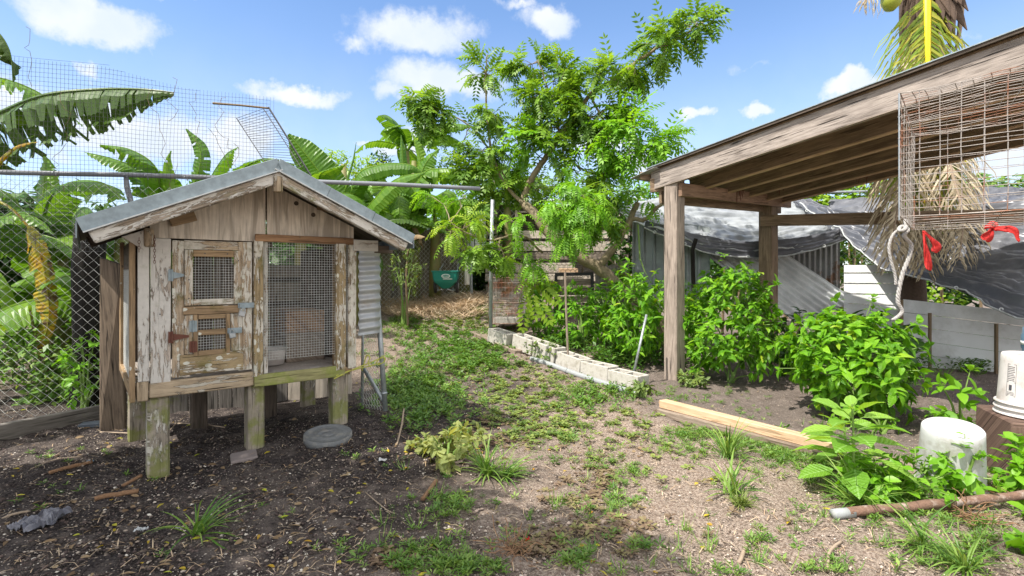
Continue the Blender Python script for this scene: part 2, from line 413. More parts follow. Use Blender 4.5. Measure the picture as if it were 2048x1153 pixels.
M['header'] = wood('header_board', (.34, .22, .15), (.16, .095, .06), None, 0, .0, .7)
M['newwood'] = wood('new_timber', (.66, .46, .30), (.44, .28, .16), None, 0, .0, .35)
M['oldplank'] = wood('coop_plank', (.66, .58, .49), (.40, .34, .27), None, 0, .05, .7)
M['fencewood'] = wood('fence_board', (.30, .25, .20), (.13, .10, .08), None, 0, .0, .7)
M['floor'] = plain('hutch_floor_litter', (.50, .44, .39), .9, 60, .6, bst=.6)
M['galv'] = metal('galvanised', (.31, .37, .40), .55, .25)
M['lip'] = metal('bright_zinc', (.60, .62, .62), .45, .2)
M['barkplank'] = wood('rough_dark_plank', (.25, .19, .14), (.08, .06, .045), None, 0, 0, .9)
M['pipe'] = metal('galvanised_pipe', (.42, .45, .47), .38, .6)
M['greypipe'] = plain('grey_pipe', (.20, .21, .24), .45, 14, .25)
M['wire'] = metal('zinc_wire', (.60, .60, .57), .55, .15)
M['darkwire'] = metal('dark_wire', (.07, .07, .075), .55, .4)
M['rustwire'] = metal('rusty_wire', (.40, .36, .33), .55, .35, (.28, .10, .04), 9, .55)
M['tin'] = plain('grey_tin', (.42, .43, .44), .5, 9, .25, .3, .05, (.30, .26, .22))
M['rusty'] = plain('rusty_iron', (.20, .115, .08), .9, 45, .6, .0, .9, (.42, .35, .31))
M['rustred'] = plain('rusty_hinge', (.16, .06, .04), .8, 60, .4, .2, .4)
M['whitepaint'] = plain('white_siding', (.72, .74, .75), .5, 5, .12, 0, .05, (.50, .48, .44))
M['offwhite'] = plain('white_plastic', (.52, .52, .52), .4, 22, .15, 0, .1, (.26, .24, .20))
M['dirtywhite'] = plain('dirty_plastic', (.62, .58, .56), .45, 26, .2, 0, .15, (.40, .34, .31))
M['concrete'] = plain('concrete_block', (.48, .45, .405), .9, 70, .3, 0, .5, (.27, .24, .19))
M['concgrey'] = plain('grey_concrete', (.16, .165, .17), .85, 50, .4, 0, .5, (.26, .24, .21))
M['slab'] = plain('slate_slab', (.10, .12, .15), .6, 22, .35, 0, .2)
M['bagblack'] = plain('grey_bag', (.15, .15, .18), .35, 26, .35, 0, .5, (.28, .28, .32))
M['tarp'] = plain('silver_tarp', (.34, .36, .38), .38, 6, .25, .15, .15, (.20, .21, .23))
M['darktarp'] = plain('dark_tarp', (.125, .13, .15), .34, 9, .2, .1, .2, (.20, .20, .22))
M['rope'] = plain('white_rope', (.42, .40, .38), .8, 90, .4, 0, .6)
M['cord'] = plain('yellow_green_cord', (.46, .46, .08), .7, 60, .3)
M['red'] = plain('red_ribbon', (.55, .022, .018), .75, 90, .4, 0, .4)
M['teal'] = plain('teal_plastic', (.012, .20, .16), .35, 14, .15)
M['white'] = plain('white_print', (.78, .8, .78), .5, 20, .1)
M['blackp'] = plain('black_rubber', (.02, .02, .022), .6, 20, .3)
M['bluep'] = plain('blue_plastic', (.13, .22, .31), .3, 10, .2)
M['printed'] = plain('dark_print', (.06, .06, .07), .6, 20, .2)
M['stump'] = wood('brown_stump', (.17, .11, .085), (.06, .035, .028), None, 0, .0, .8)
M['bark'] = plain('tree_bark', (.30, .24, .15), .9, 45, .55, 0, .9, (.13, .10, .06))
M['stemgreen'] = plain('green_stem', (.16, .26, .05), .6, 30, .3)
M['stembrown'] = plain('brown_stem', (.20, .14, .08), .8, 30, .3)
M['cob'] = plain('bark_piece', (.27, .15, .08), .9, 90, .5, 0, .9)
M['stick'] = plain('dry_stick', (.34, .26, .19), .85, 40, .4)
M['pvc'] = plain('grey_pvc', (.30, .315, .32), .6, 20, .3, 0, .3, (.33, .33, .29))
M['banana_stem'] = plain('banana_stem', (.20, .20, .06), .6, 12, .4, 0, .1, (.20, .11, .05))
M['coconut'] = plain('green_coconut', (.32, .36, .04), .35, 10, .2)
M['leaf_tree'] = leafmat('tree_leaves', [(.055, .15, .018), (.11, .25, .03), (.19, .37, .05)], .45)
M['leaf_bright'] = leafmat('bright_leaves', [(.09, .27, .015), (.14, .36, .025), (.20, .45, .04)], .42)
M['leaf_lime'] = leafmat('lime_leaves', [(.12, .28, .02), (.20, .38, .03), (.28, .45, .05)], .42)
M['leaf_pepper'] = leafmat('pepper_leaves', [(.05, .19, .01), (.095, .30, .012), (.15, .40, .018), (.22, .49, .03), (.42, .52, .05)], .38, .36, .4, (.26, .48, .08))
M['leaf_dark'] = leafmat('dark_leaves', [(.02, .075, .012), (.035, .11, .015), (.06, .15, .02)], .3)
M['leaf_banana'] = leafmat('banana_leaves', [(.05, .145, .018), (.095, .23, .028), (.16, .31, .04)], .40, .34, 0, bst=.15)
M['leaf_bandark'] = leafmat('dark_banana_leaf', [(.03, .075, .015), (.045, .10, .018), (.06, .13, .02)], .28, .4, 0, bst=.15)
M['leaf_yellow'] = leafmat('yellowing_leaf', [(.13, .075, .04), (.50, .31, .02), (.34, .33, .03), (.12, .07, .045)], .35, .55, 0, bst=.2, patch=7)
M['leaf_dead'] = leafmat('dead_leaf', [(.13, .08, .045), (.24, .16, .09), (.34, .25, .15)], .2, .8, 0, tcol=(1, .9, .7))
M['leaf_weed'] = leafmat('weed_leaves', [(.065, .13, .035), (.13, .21, .055), (.22, .31, .10)], .3, .5)
M['leaf_grass'] = leafmat('grass_blades', [(.055, .15, .03), (.105, .23, .045), (.20, .33, .09)], .3, .45)
M['leaf_red'] = leafmat('wilted_leaves', [(.12, .075, .05), (.19, .13, .08), (.20, .18, .07)], .15, .7, tcol=(1, .9, .7))
M['leaf_pale'] = leafmat('pale_leaves', [(.20, .28, .10), (.28, .36, .14), (.38, .44, .2)], .35, .5, .4, (.5, .6, .3))
M['leaf_amar'] = leafmat('amaranth_leaves', [(.11, .29, .03), (.17, .37, .05), (.24, .46, .08)], .38, .42, .5, (.34, .56, .18))
M['straw'] = leafmat('dry_straw', [(.38, .26, .17), (.56, .42, .29), (.72, .60, .45)], .15, .8, tcol=(1, .9, .7))
M['yellowleaf'] = leafmat('fallen_leaves', [(.55, .40, .03), (.42, .46, .04), (.5, .25, .03)], .3, .5)
M['frond_dead'] = leafmat('dry_frond', [(.25, .20, .13), (.44, .36, .25), (.62, .54, .40)], .2, .7, tcol=(1, .9, .7))
M['frond_green'] = leafmat('yellow_green_frond', [(.10, .20, .02), (.18, .29, .03), (.34, .36, .06)], .35, .45)
M['sheath'] = plain('palm_sheath', (.10, .065, .045), .9, 40, .6, 0, .8)
M['rachis'] = plain('yellow_rachis', (.72, .60, .01), .4, 20, .15)

# ------------------------------------------------------------------ ground
def build_ground():
    xs = np.concatenate([-np.geomspace(400, 6, 22), np.arange(-5.6, 6.6, .035), np.geomspace(7, 400, 22)])
    ys = np.concatenate([-np.geomspace(200, 1, 14), np.arange(0, 12.5, .035), np.geomspace(13, 700, 26)])
    X, Y = np.meshgrid(xs, ys); Z = ground_z(X, Y)
    rnd = RNG.normal(0, 1, Z.shape)
    k = np.ones(3)/3
    def blur(a, n):
        for _ in range(n):
            a = (np.roll(a, 1, 0)+a+np.roll(a, -1, 0))/3; a = (np.roll(a, 1, 1)+a+np.roll(a, -1, 1))/3
        return a
    near = (np.abs(X) < 5.5) & (Y > 0) & (Y < 12.4)
    Z = Z+near*(.004*rnd+.013*blur(rnd, 2)/.25*.5+.02*blur(RNG.normal(0, 1, Z.shape), 14))
    nx, ny = len(xs), len(ys)
    me = bpy.data.meshes.new('ground'); me.vertices.add(nx*ny)
    me.vertices.foreach_set('co', np.stack([X, Y, Z], -1).reshape(-1))
    i = np.arange(nx-1)[None]+np.arange(ny-1)[:, None]*nx
    q = np.stack([i, i+1, i+nx+1, i+nx], -1).reshape(-1, 4)
    me.loops.add(q.size); me.loops.foreach_set('vertex_index', q.reshape(-1))
    me.polygons.add(len(q)); me.polygons.foreach_set('loop_start', np.arange(len(q))*4); me.polygons.foreach_set('loop_total', np.full(len(q), 4))
    me.update(calc_edges=True)
    m, T, b, _ = new_mat('soil')
    P = T.new('ShaderNodeNewGeometry').outputs['Position']; s = T.new('ShaderNodeSeparateXYZ', inputs={0: P})
    n1 = T.noise(P, 1.3, 5, .6); n2 = T.noise(P, 9, 6, .65); n3 = T.noise(P, 70, 5, .7)
    sand = T.mix(n2, (.34, .265, .21), (.58, .475, .395)); sand = T.mix(T.step(n3, .62, .40), T.mix(1, sand, (.45, .40, .38), 'MULTIPLY'), sand)
    dark = T.mix(T.step(n3, .3, .75), (.017, .014, .015), (.115, .095, .09)); dark = T.mix(T.math('MULTIPLY', T.step(T.math('ADD', T.math('MULTIPLY', n2, .5), T.math('MULTIPLY', n1, .5)), .46, .58), .75), dark, (.17, .14, .125))
    # humus lies on the hutch side, sandy ground towards the beds
    e = T.math('ADD', T.math('ADD', s.outputs[0], T.math('MULTIPLY', s.outputs[1], -.18)), T.math('MULTIPLY', T.math('SUBTRACT', n1, .5), 2.2))
    e = T.math('ADD', e, T.math('MULTIPLY', T.math('SUBTRACT', n2, .5), .9))
    f = T.step(e, -1.5, .15)
    f = T.math('MAXIMUM', f, T.math('MULTIPLY', T.step(s.outputs[1], 5.2, 6.6), .7))
    col = T.mix(f, dark, sand)
    bed = T.math('MULTIPLY', T.step(T.math('ADD', s.outputs[1], T.math('MULTIPLY', s.outputs[0], .55)), 4.95, 5.25), T.step(s.outputs[0], .9, 1.5))
    col = T.mix(T.math('MULTIPLY', bed, .8), col, T.mix(n2, (.10, .08, .07), (.25, .21, .19)))
    v = T.new('ShaderNodeTexVoronoi', inputs={'Vector': P, 'Scale': 75.0}); 
    vs = T.new('ShaderNodeSeparateColor', inputs={0: v.outputs['Color']})
    chip = T.math('MULTIPLY', T.step(v.outputs['Distance'], .42, .30), T.step(vs.outputs[0], .70, .76))
    col = T.mix(T.math('MULTIPLY', chip, .85), col, T.mix(vs.outputs[1], (.22, .17, .13), (.60, .52, .45)))
    h = T.math('ADD', T.math('MULTIPLY', n3, .8), T.math('ADD', n2, T.math('MULTIPLY', chip, .4)))
    setb(T, b, col=col, rough=.95, spec=.1, nrm=bump(T, h, 1.0, .035))
    o = link('ground', me, m, smooth=True); tag(o, kind='structure', label='bare dirt yard with dark mulch on one side and pale sandy soil on the other')
build_ground()

# ------------------------------------------------------------------ rabbit hutch
HU = Vector((.777, .6295, 0)); HV = Vector((-.6295, .777, 0)); HC = Vector((-2.266, 3.163, 0)); UP = Vector((0, 0, 1))
HW, HD = 1.376, 1.25
def Hp(s, t, z): return HC+HU*s+HV*t+UP*z
def hs(px, t=0.0):
    k = (px-CX)/F; o = HC+HV*t; return (k*o.y-o.x)/(HU.x-k*HU.y)
def hz(py, s, t=0.0): return H-(py-CY)*(HC+HU*s+HV*t).y/F
def build_hutch():
    th = thing('rabbit_hutch', Hp(HW/2, HD/2, 0), 'weathered wooden rabbit hutch on mossy legs with tin-edged gable roof and peeling white paint', 'rabbit hutch')
    def piece(name, px0, px1, y0, y1, t0, t1, mat, bev=.003, parent=th, ref=None, jit=.002):
        tf = min(t0, t1); s0, s1 = hs(px0, tf), hs(px1, tf); r = hs(ref, tf) if ref else s0
        z1, z0 = hz(y0, r, tf), hz(y1, r, tf)
        mb = MB().box(Hp((s0+s1)/2, (t0+t1)/2, (z0+z1)/2), HU*(s1-s0), HV*abs(t1-t0), UP*(z1-z0), jit)
        return mb.build(name, M[mat], parent, bevel=bev)
    # legs
    for (px0, px1, y0, y1, t, tk) in ((296, 340, 799, 962, .02, .14), (497, 530, 770, 902, .02, .13), (667, 697, 748, 858, .02, .12)):
        s0, s1 = hs(px0, t), hs(px1, t); zt = hz(y0, s0, t); c = Hp((s0+s1)/2, t+tk/2, 0); zb = gz(c.x, c.y)-.05
        MB().box(c+UP*((zt+zb)/2), HU*(s1-s0), HV*tk, UP*(zt-zb), .004).build('leg', M['leg'], th, bevel=.012)
    for (s, t) in ((.02, HD-.2), (.42, HD-.25), (.95, HD-.25), (1.3, HD-.2)):
        c = Hp(s+.05, t, 0); zb = gz(c.x, c.y)-.05
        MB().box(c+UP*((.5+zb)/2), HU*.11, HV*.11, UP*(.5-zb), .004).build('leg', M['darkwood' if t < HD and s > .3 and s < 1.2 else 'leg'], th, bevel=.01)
    # floor frame
    piece('floor_beam', 299, 508, 767, 799, -.012, .05, 'rot', .006, jit=.004)
    piece('floor_beam', 274, 297, 765, 806, -.008, .06, 'rot', .006)
    piece('edge_board', 509, 690, 751, 775, -.03, -.004, 'green', .003)
    piece('floor_beam', 509, 704, 756, 768, .0, .05, 'frame')
    for s in (.01, HW-.06):
        MB().box(Hp(s+.02, HD/2+.05, .52), HU*.05, HV*(HD-.06), UP*.09).build('floor_beam', M['frame'], th, bevel=.003)
    fl = MB().sheet(lambda u, v: Hp(.02+u*(HW-.04), .01+v*(HD-.03), .565+.012*mn.noise(Vector((u*14, v*12, 0)))), 40, 30); fl.build('floor', M['floor'], th, smooth=True)
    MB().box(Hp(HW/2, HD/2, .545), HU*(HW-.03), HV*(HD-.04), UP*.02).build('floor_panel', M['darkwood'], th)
    # front boards
    piece('corner_board', 276, 298, 472, 765, -.012, .05, 'hutchpale')
    piece('front_board', 301, 342, 476, 768, -.010, .014, 'hutchpale')
    dr = piece('door', 345, 368, 481, 757, -.012, .012, 'hutchdoor'); 
    def dp(name, *a, **k): return piece(name, *a, parent=dr, ref=345, **k)
    dp('door_stile', 477, 504, 479, 756, -.012, .012, 'hutchdoor'); dp('door_rail', 368.5, 476.5, 480, 498, -.012, .012, 'hutchdoor')
    dp('window_frame', 370, 386, 499, 613, -.030, -.013, 'hutchdoor'); dp('window_frame', 468, 484, 499, 613, -.030, -.013, 'hutchdoor')
    dp('window_frame', 386.5, 467.5, 499, 513, -.028, -.013, 'frame'); dp('window_frame', 386.5, 467.5, 600, 613, -.028, -.013, 'hutchdoor')
    dp('door_rail', 366, 478, 615, 631, -.026, -.013, 'frame')
    dp('door_panel', 368.5, 386, 632, 712, -.012, .010, 'hutchdoor'); dp('door_panel', 462, 476.5, 632, 712, -.012, .010, 'hutchdoor')
    dp('door_panel', 360, 487, 712, 754, -.022, -.0125, 'hutchpost')
    hat = dp('hatch', 387, 396, 632, 717, -.026, -.006, 'frame')
    for a in ((452, 461, 632, 717), (396.5, 451.5, 632, 642), (396.5, 451.5, 664, 675), (396.5, 451.5, 706, 717)):
        piece('hatch_frame', *a, -.024, -.006, 'frame', parent=hat, ref=345)
    # meshes
    def screen(name, px0, px1, y0, y1, t, pitch, parent, r=.0011, ref=345, mat='wire'):
        s0, s1 = hs(px0, t), hs(px1, t); rr = hs(ref, t); z1, z0 = hz(y0, rr, t), hz(y1, rr, t); mb = MB()
        n = max(2, int((s1-s0)/pitch))
        for i in range(n+1):
            s = lerp(s0, s1, i/n)+random.uniform(-.001, .001); mb.tube([Hp(s, t, z0), Hp(s+random.uniform(-.001, .001), t, z1)], r, 4, False)
        n = max(2, int((z1-z0)/pitch))
        for i in range(n+1):
            z = lerp(z0, z1, i/n); mb.tube([Hp(s0, t+.001, z), Hp((s0+s1)/2, t+.001+random.uniform(-.002, .002), z), Hp(s1, t+.001, z)], r, 4, False)
        return mb.build(name, M[mat], parent)
    screen('window_mesh', 385, 469, 512, 601, -.008, .0165, dr, .0015); screen('window_mesh', 396, 452, 641, 665, -.004, .016, hat, .0015); screen('window_mesh', 396, 452, 674, 707, -.004, .016, hat, .0015)
    piece('post', 508, 527, 480, 755, -.030, .03, 'hutchpost', .004)
    piece('post', 528, 536, 482, 752, .002, .03, 'hutch')
    screen('screen', 521, 704, 484, 722, -.002, .0185, th, .0015, 520)
    piece('post', 672, 692, 487, 742, -.032, -.004, 'hutchpost', .003)
    piece('post', 669, 690, 489, 742, .002, .05, 'frame', .003)
    piece('corner_board', 697, 713, 487, 738, -.014, .05, 'hutchdoor', .004)
    piece('batten', 511, 708, 468, 483, -.034, -.012, 'batten', .003)
    # gable, cut to the roof
    PK = hs(553, -.42); ZP = 1.955; SL = .455
    PK = HW/2+.008
    def zr(s): return ZP-.045-SL*abs(s-PK)
    zb = hz(472, hs(300, -.01), -.01)
    for a, b_, tt in ((hs(300), hs(531), .0), (hs(534), hs(707), -.004)):
        pts = [Hp(a, tt, zb-.01), Hp(b_, tt, zb-.01), Hp(b_, tt, zr(b_))]
        if a < PK < b_: pts.append(Hp(PK, tt, zr(PK)))
        pts.append(Hp(a, tt, zr(a)))
        MB().poly(pts, .014, -HV).build('gable_panel', M['ply'], th)
    # gable trims seen under the eaves
    c = Hp(hs(365, -.03), -.02, hz(431, hs(365, -.03), -.03)); q = Matrix.Rotation(R(-19), 3, HV)
    MB().box(c-UP*.012, q @ HU*.145, HV*.022, q @ UP*.082).build('patch_board', M['frame'], th, bevel=.003)
    s_, z_ = hs(640, -.2), hz(408, hs(640, -.2), -.2)
    MB().beam(Hp(hs(640), 0, hz(412, hs(640), 0)), Hp(hs(640)+.05, -.36, zr(hs(640)+.05)-.02), .05, .06).build('bracket', M['frame'], th, bevel=.003)
    a, b_ = hs(238, -.02), hs(301, -.02); zt = hz(441, a, -.02)
    MB().poly([Hp(hs(243, -.02), -.02, 1.475), Hp(hs(288, -.02), -.02, 1.40), Hp(hs(288, -.02), -.02, 1.52)], .03, -HV).build('eave_block', M['hutchpale'], th, bevel=.002)
    MB().box(Hp(hs(299, -.03), -.005, 1.475), HU*.055, HV*.06, UP*.115, .006).build('rotten_block', M['rot'], th, bevel=.008)
    MB().box(Hp(hs(732, -.03), -.01, 1.475), HU*.20, HV*.045, UP*.085).build('eave_block', M['hutchpale'], th, bevel=.003)
    MB().box(Hp(hs(760, .05), .03, 1.45), HU*.16, HV*.1, UP*.06).build('eave_block', M['darkwood'], th, bevel=.003)
    for px, py in ((593, 407), (627, 430)):
        k_ = MB().lathe([(0, .002), (.010, .003), (.016, .001), (.016, -.004)], Hp(hs(px, -.01), -.006, hz(py, hs(px, -.01), -.01)), 14, -HV).build('knot', M['darkwood'], th)
    # roof
    tf, tb = -.42, HD+.16; WL, WR = .965, .945
    rt = thing  # parts below
    def slope_pt(side, w_, t, dz=0): return Hp(PK+side*w_, t, ZP-SL*w_+dz)
    for side, W_ in ((-1, WL), (1, WR)):
        roof = MB().sheet(lambda u, v, sd=side, W=W_: slope_pt(sd, u*W, lerp(tf-.012, tb, v), .002+.004*mn.noise(Vector((u*6, v*7, sd)))), 12, 16).build('roof', M['darkwood'], th, solid=.012)
        d = (slope_pt(side, 1, 0)-slope_pt(side, 0, 0)).normalized(); nr = d.cross(HV).normalized(); nr = nr if nr.z > 0 else -nr
        # wooden barge rafter
        MB().beam(slope_pt(side, .01, tf+.02)-nr*.090, slope_pt(side, W_-.02, tf+.02)-nr*.090, .045, .066, nr, .003).build('barge_board', M['hutch'], th, bevel=.006)
        # metal edge in lengths
        cuts = [0, W_*.34, W_*.67, W_] if side > 0 else [0, W_]
        e = MB()
        for c0, c1 in zip(cuts[:-1], cuts[1:]):
            e.beam(slope_pt(side, c0+.001, tf-.012)-nr*(.016+.002*len(e.f)/6), slope_pt(side, c1-.001, tf-.012)-nr*.016, .010, .074, nr)
        ed = e.build('metal_edge', M['galv'], th, bevel=.0015)
        MB().beam(slope_pt(side, .001, tf-.02)-nr*.055, slope_pt(side, W_-.001, tf-.02)-nr*.055, .022, .007, nr).build('drip_lip', M['lip'], ed)
        # rafters inside
        for t in (HD*.35, HD*.8):
            MB().beam(slope_pt(side, .02, t)-nr*.05, slope_pt(side, W_-.03, t)-nr*.05, .04, .08, nr).build('rafter', M['darkwood'], th)
        # tin edge on the eave
        MB().beam(slope_pt(side, W_+.003, tf)+UP*(-.035), slope_pt(side, W_+.003, tb)+UP*(-.035), .006, .085).build('metal_edge', M['galv'], th)
    MB().box(slope_pt(1, 0, tf+.004)-UP*.14, HU*.05, HV*.05, UP*.10, .003).build('ridge_block', M['rot'], th, bevel=.005)
    MB().beam(Hp(PK, tf+.03, ZP-.06), Hp(PK, tb, ZP-.06), .04, .09).build('ridge_beam', M['darkwood'], th)
    # left side wall
    def sidebox(t0, t1, z0, z1, mat, name, s=0.0, w=.03, bev=.003): return MB().box(Hp(s-w/2, (t0+t1)/2, (z0+z1)/2), HU*w, HV*(t1-t0), UP*(z1-z0), .002).build(name, M[mat], th, bevel=bev)
    sidebox(.0, .07, .48, 1.5, 'frame', 'post', -.001); sidebox(HD-.09, HD, .5, 1.5, 'frame', 'post')
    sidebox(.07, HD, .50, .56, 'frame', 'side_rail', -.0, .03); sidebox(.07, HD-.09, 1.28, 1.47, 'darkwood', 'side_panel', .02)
    sw = MB()
    for i in range(int(HD/.016)):
        t = .05+i*.016; sw.tube([Hp(-.008, t, .56), Hp(-.008, t, 1.29)], .0011, 4, False)
    for i in range(45):
        z = .56+i*.0165; sw.tube([Hp(-.010, .04, z), Hp(-.010, HD-.04, z)], .0011, 4, False)
    sw.build('side_screen', M['wire'], th)
    # right side wall and back
    for i in range(6):
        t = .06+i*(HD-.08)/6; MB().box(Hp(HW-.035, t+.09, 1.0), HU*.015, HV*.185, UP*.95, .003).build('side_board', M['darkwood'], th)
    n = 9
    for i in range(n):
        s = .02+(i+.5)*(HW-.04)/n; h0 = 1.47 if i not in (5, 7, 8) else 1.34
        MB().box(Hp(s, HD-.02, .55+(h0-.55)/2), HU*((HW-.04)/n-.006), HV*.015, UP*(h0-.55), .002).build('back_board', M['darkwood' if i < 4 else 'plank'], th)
    MB().box(Hp(HW/2, HD-.02, 1.56), HU*.8, HV*.014, UP*.12).build('back_board', M['plank'], th)
    for i in range(7):   # partition between the cells
        MB().box(Hp(hs(515), .06+i*.165+.08, .95), HU*.014, HV*.155, UP*.78).build('partition', M['plank'], th)
    MB().box(Hp(.3, HD*.6, 1.47), HU*.55, HV*.9, UP*.02).build('shelf', M['frame'], th)
    for z in (.98, 1.2): MB().box(Hp((hs(540)+HW)/2, HD-.06, z), HU*.6, HV*.05, UP*.05).build('back_rail', M['darkwood'], th)
    # corrugated flap on the right
    s0, s1 = HW+.012, HW+.198
    MB().sheet(lambda u, v: Hp(s0+u*(s1-s0), -.02+.012*math.sin(v*2*math.pi*9.6)+.02*u, lerp(hz(672, HW), hz(489, HW), v)+.01*u), 3, 120).build('corrugated_flap', M['tin'], th, smooth=True, solid=.002)
    # hinges, hasps, padlocks
    def hinge(px, y, L, mat, tri=True, ref=None):
        s = hs(px, -.03); z = hz(y, hs(345, -.03), -.03); mb = MB()
        mb.poly([Hp(s-.022, -.030, z-.035), Hp(s-.004, -.030, z-.035), Hp(s-.004, -.030, z+.035), Hp(s-.022, -.030, z+.035)], .004, -HV)
        if tri: mb.poly([Hp(s, -.032, z-.022), Hp(s+L, -.032, z-.007), Hp(s+L, -.032, z+.007), Hp(s, -.032, z+.022)], .004, -HV)
        else: mb.poly([Hp(s, -.032, z-.035), Hp(s+.02, -.032, z-.035), Hp(s+.02, -.032, z+.035), Hp(s, -.032, z+.035)], .004, -HV)
        mb.tube([Hp(s-.002, -.035, z-.037), Hp(s-.002, -.035, z+.037)], .006, 8)
        return mb.build('hinge', M[mat], dr)
    hinge(345, 551, .062, 'galv'); hinge(345, 675, .088, 'rustred'); hinge(387, 655, .0, 'galv', False); hinge(387, 697, .0, 'rustred', False)
    def lock(px0, px1, y, lx, ly, ang):
        s0, s1 = hs(px0, -.035), hs(px1, -.035); r = hs(345, -.035); z = hz(y, r, -.035)
        hp = MB().box(Hp((s0+s1)/2, -.0345, z), HU*(s1-s0), HV*.004, UP*.036).build('hasp', M['galv'], dr, bevel=.002)
        MB().box(Hp(s0+.012, -.042, z), HU*.008, HV*.014, UP*.018).build('staple', M['galv'], hp)
        s2, z2 = hs(lx, -.05), hz(ly, r, -.05); q = Matrix.Rotation(R(ang), 3, HV); c = Hp(s2, -.052, z2)
        pl = MB().box(c, q @ HU*.040, HV*.016, q @ UP*.034).build('padlock', M['pipe'] if ang < 0 else M['tin'], dr, bevel=.004)
        arc = [c+q @ (HU*(.012*math.cos(a))+UP*(.017+.022*math.sin(a))) for a in np.linspace(math.pi, 0, 9)]; arc = [c-q @ (HU*.012)+q @ UP*.005]+arc+[c+q @ (HU*.012)+q @ UP*.005]
        MB().tube(arc, .0035, 8).build('shackle', M['pipe'], pl)
    lock(476, 508, 616, 484, 634, 18); lock(455, 484, 669, 465, 679, -10)
    # nails and hanging chains
    for (px, y) in ((322, 551), (320, 628), (378, 514), (378, 560), (378, 598), (410, 506), (455, 506), (477, 520), (518, 516), (518, 560), (518, 745), (600, 475), (690, 480), (520, 474), (681, 503), (681, 735), (690, 560)):
        s = hs(px, -.034); MB().lathe([(0, .0), (.004, 0), (.004, .003), (0, .003)], Hp(s, -.031, hz(y, hs(345, -.03) if px < 510 else s, -.03)), 8, -HV).build('nail', M['printed'], th)
    for (px, y0, y1) in ((309, 470, 522), (278, 476, 502)):
        s = hs(px, -.03); r = hs(300, -.03); ch = MB(); z = hz(y0, r, -.03); ze = hz(y1, r, -.03); k = 0
        while z > ze:
            ax = HU if k % 2 else HV; ring = [Hp(s, -.035, z-.011)+ax*(.006*math.cos(a))+UP*(.011*math.sin(a)) for a in np.linspace(0, 2*math.pi, 9)]
            ch.tube(ring, .0014, 5, False); z -= .017; k += 1
        ch.build('chain', M['rustred'], th)
    # back wall lower planks seen below the hutch are an old fence: built with the fence
build_hutch()
def hutch_contents():
    # crates and tub inside
    c = Hp(1.12, .55, .565); t = thing('nest_box', c, 'brown wooden nest box standing on the floor inside the hutch behind the wire', 'nest box')
    for k, (a, b) in enumerate(((0, .22), (.225, .40))):
        MB().box(c+UP*((a+b)/2), HU*.30, HV*.34, UP*(b-a-.004), .003).build('crate', M['plank'] if k == 0 else M['batten'], t, bevel=.004)
    c = Hp(.86, .35, .575); t = thing('feed_tub', c, 'round grey metal feed tub inside the hutch behind the right-hand wire screen', 'tub')
    MB().lathe([(.07, 0), (.085, .0), (.098, .10), (.106, .115), (.100, .118), (.09, .1), (.08, .02), (0, .02)], c, 28).build('tub', M['dirtywhite'], t, smooth=True)
    MB().lathe([(.105, .112), (.111, .114), (.111, .12), (.104, .12)], c, 28).build('rim', M['tin'], t, smooth=True)
    c = Hp(.80, 1.0, .575); o = MB().lathe([(.10, 0), (.11, .0), (.11, .42), (.08, .44), (0, .44)], c, 20).build('feed_canister', M['dirtywhite'], None, smooth=True)
    tag(o, 'tall grey cylindrical canister at the back of the hutch inside the wire', 'canister')
hutch_contents()

# ------------------------------------------------------------------ wire work
def chainlink(fn, L, Ht, p, r, sag=.0, hx=1.0):
    mb = MB(); nc = int(L/(p/2)); nr = int(Ht/(p*hx/2))
    for i in range(nc):
        pts = []
        for k in range(nr+1):
            a = (p/2)*(i+(k+i) % 2); b = k*p*hx/2
            off = .004*(1 if k % 2 else -1)
            pts.append(fn(min(a, L), b, off+sag*mn.noise(Vector((a*1.5, b*1.5, 0)))))
        mb.tube(pts, r, 3, False)
    return mb
def hexmesh(fn, L, Ht, p, r):
    mb = MB(); nc = int(L/p); nr = int(Ht/(p*1.2))
    for j in range(nr):
        for i in range(nc):
            x = i*p+(j % 2)*p/2; z = j*p*1.2
            w_ = lambda a, b: fn(a+.004*mn.noise(Vector((a*9, b*9, 1))), b+.02*mn.noise(Vector((a*1.3, b*1.3, 2))), 0)
            mb.tube([w_(x, z), w_(x+p/2, z+p*.45), w_(x+p, z)], r, 3, False); mb.tube([w_(x+p/2, z+p*.45), w_(x+p/2, z+p*1.2)], r, 3, False)
    return mb
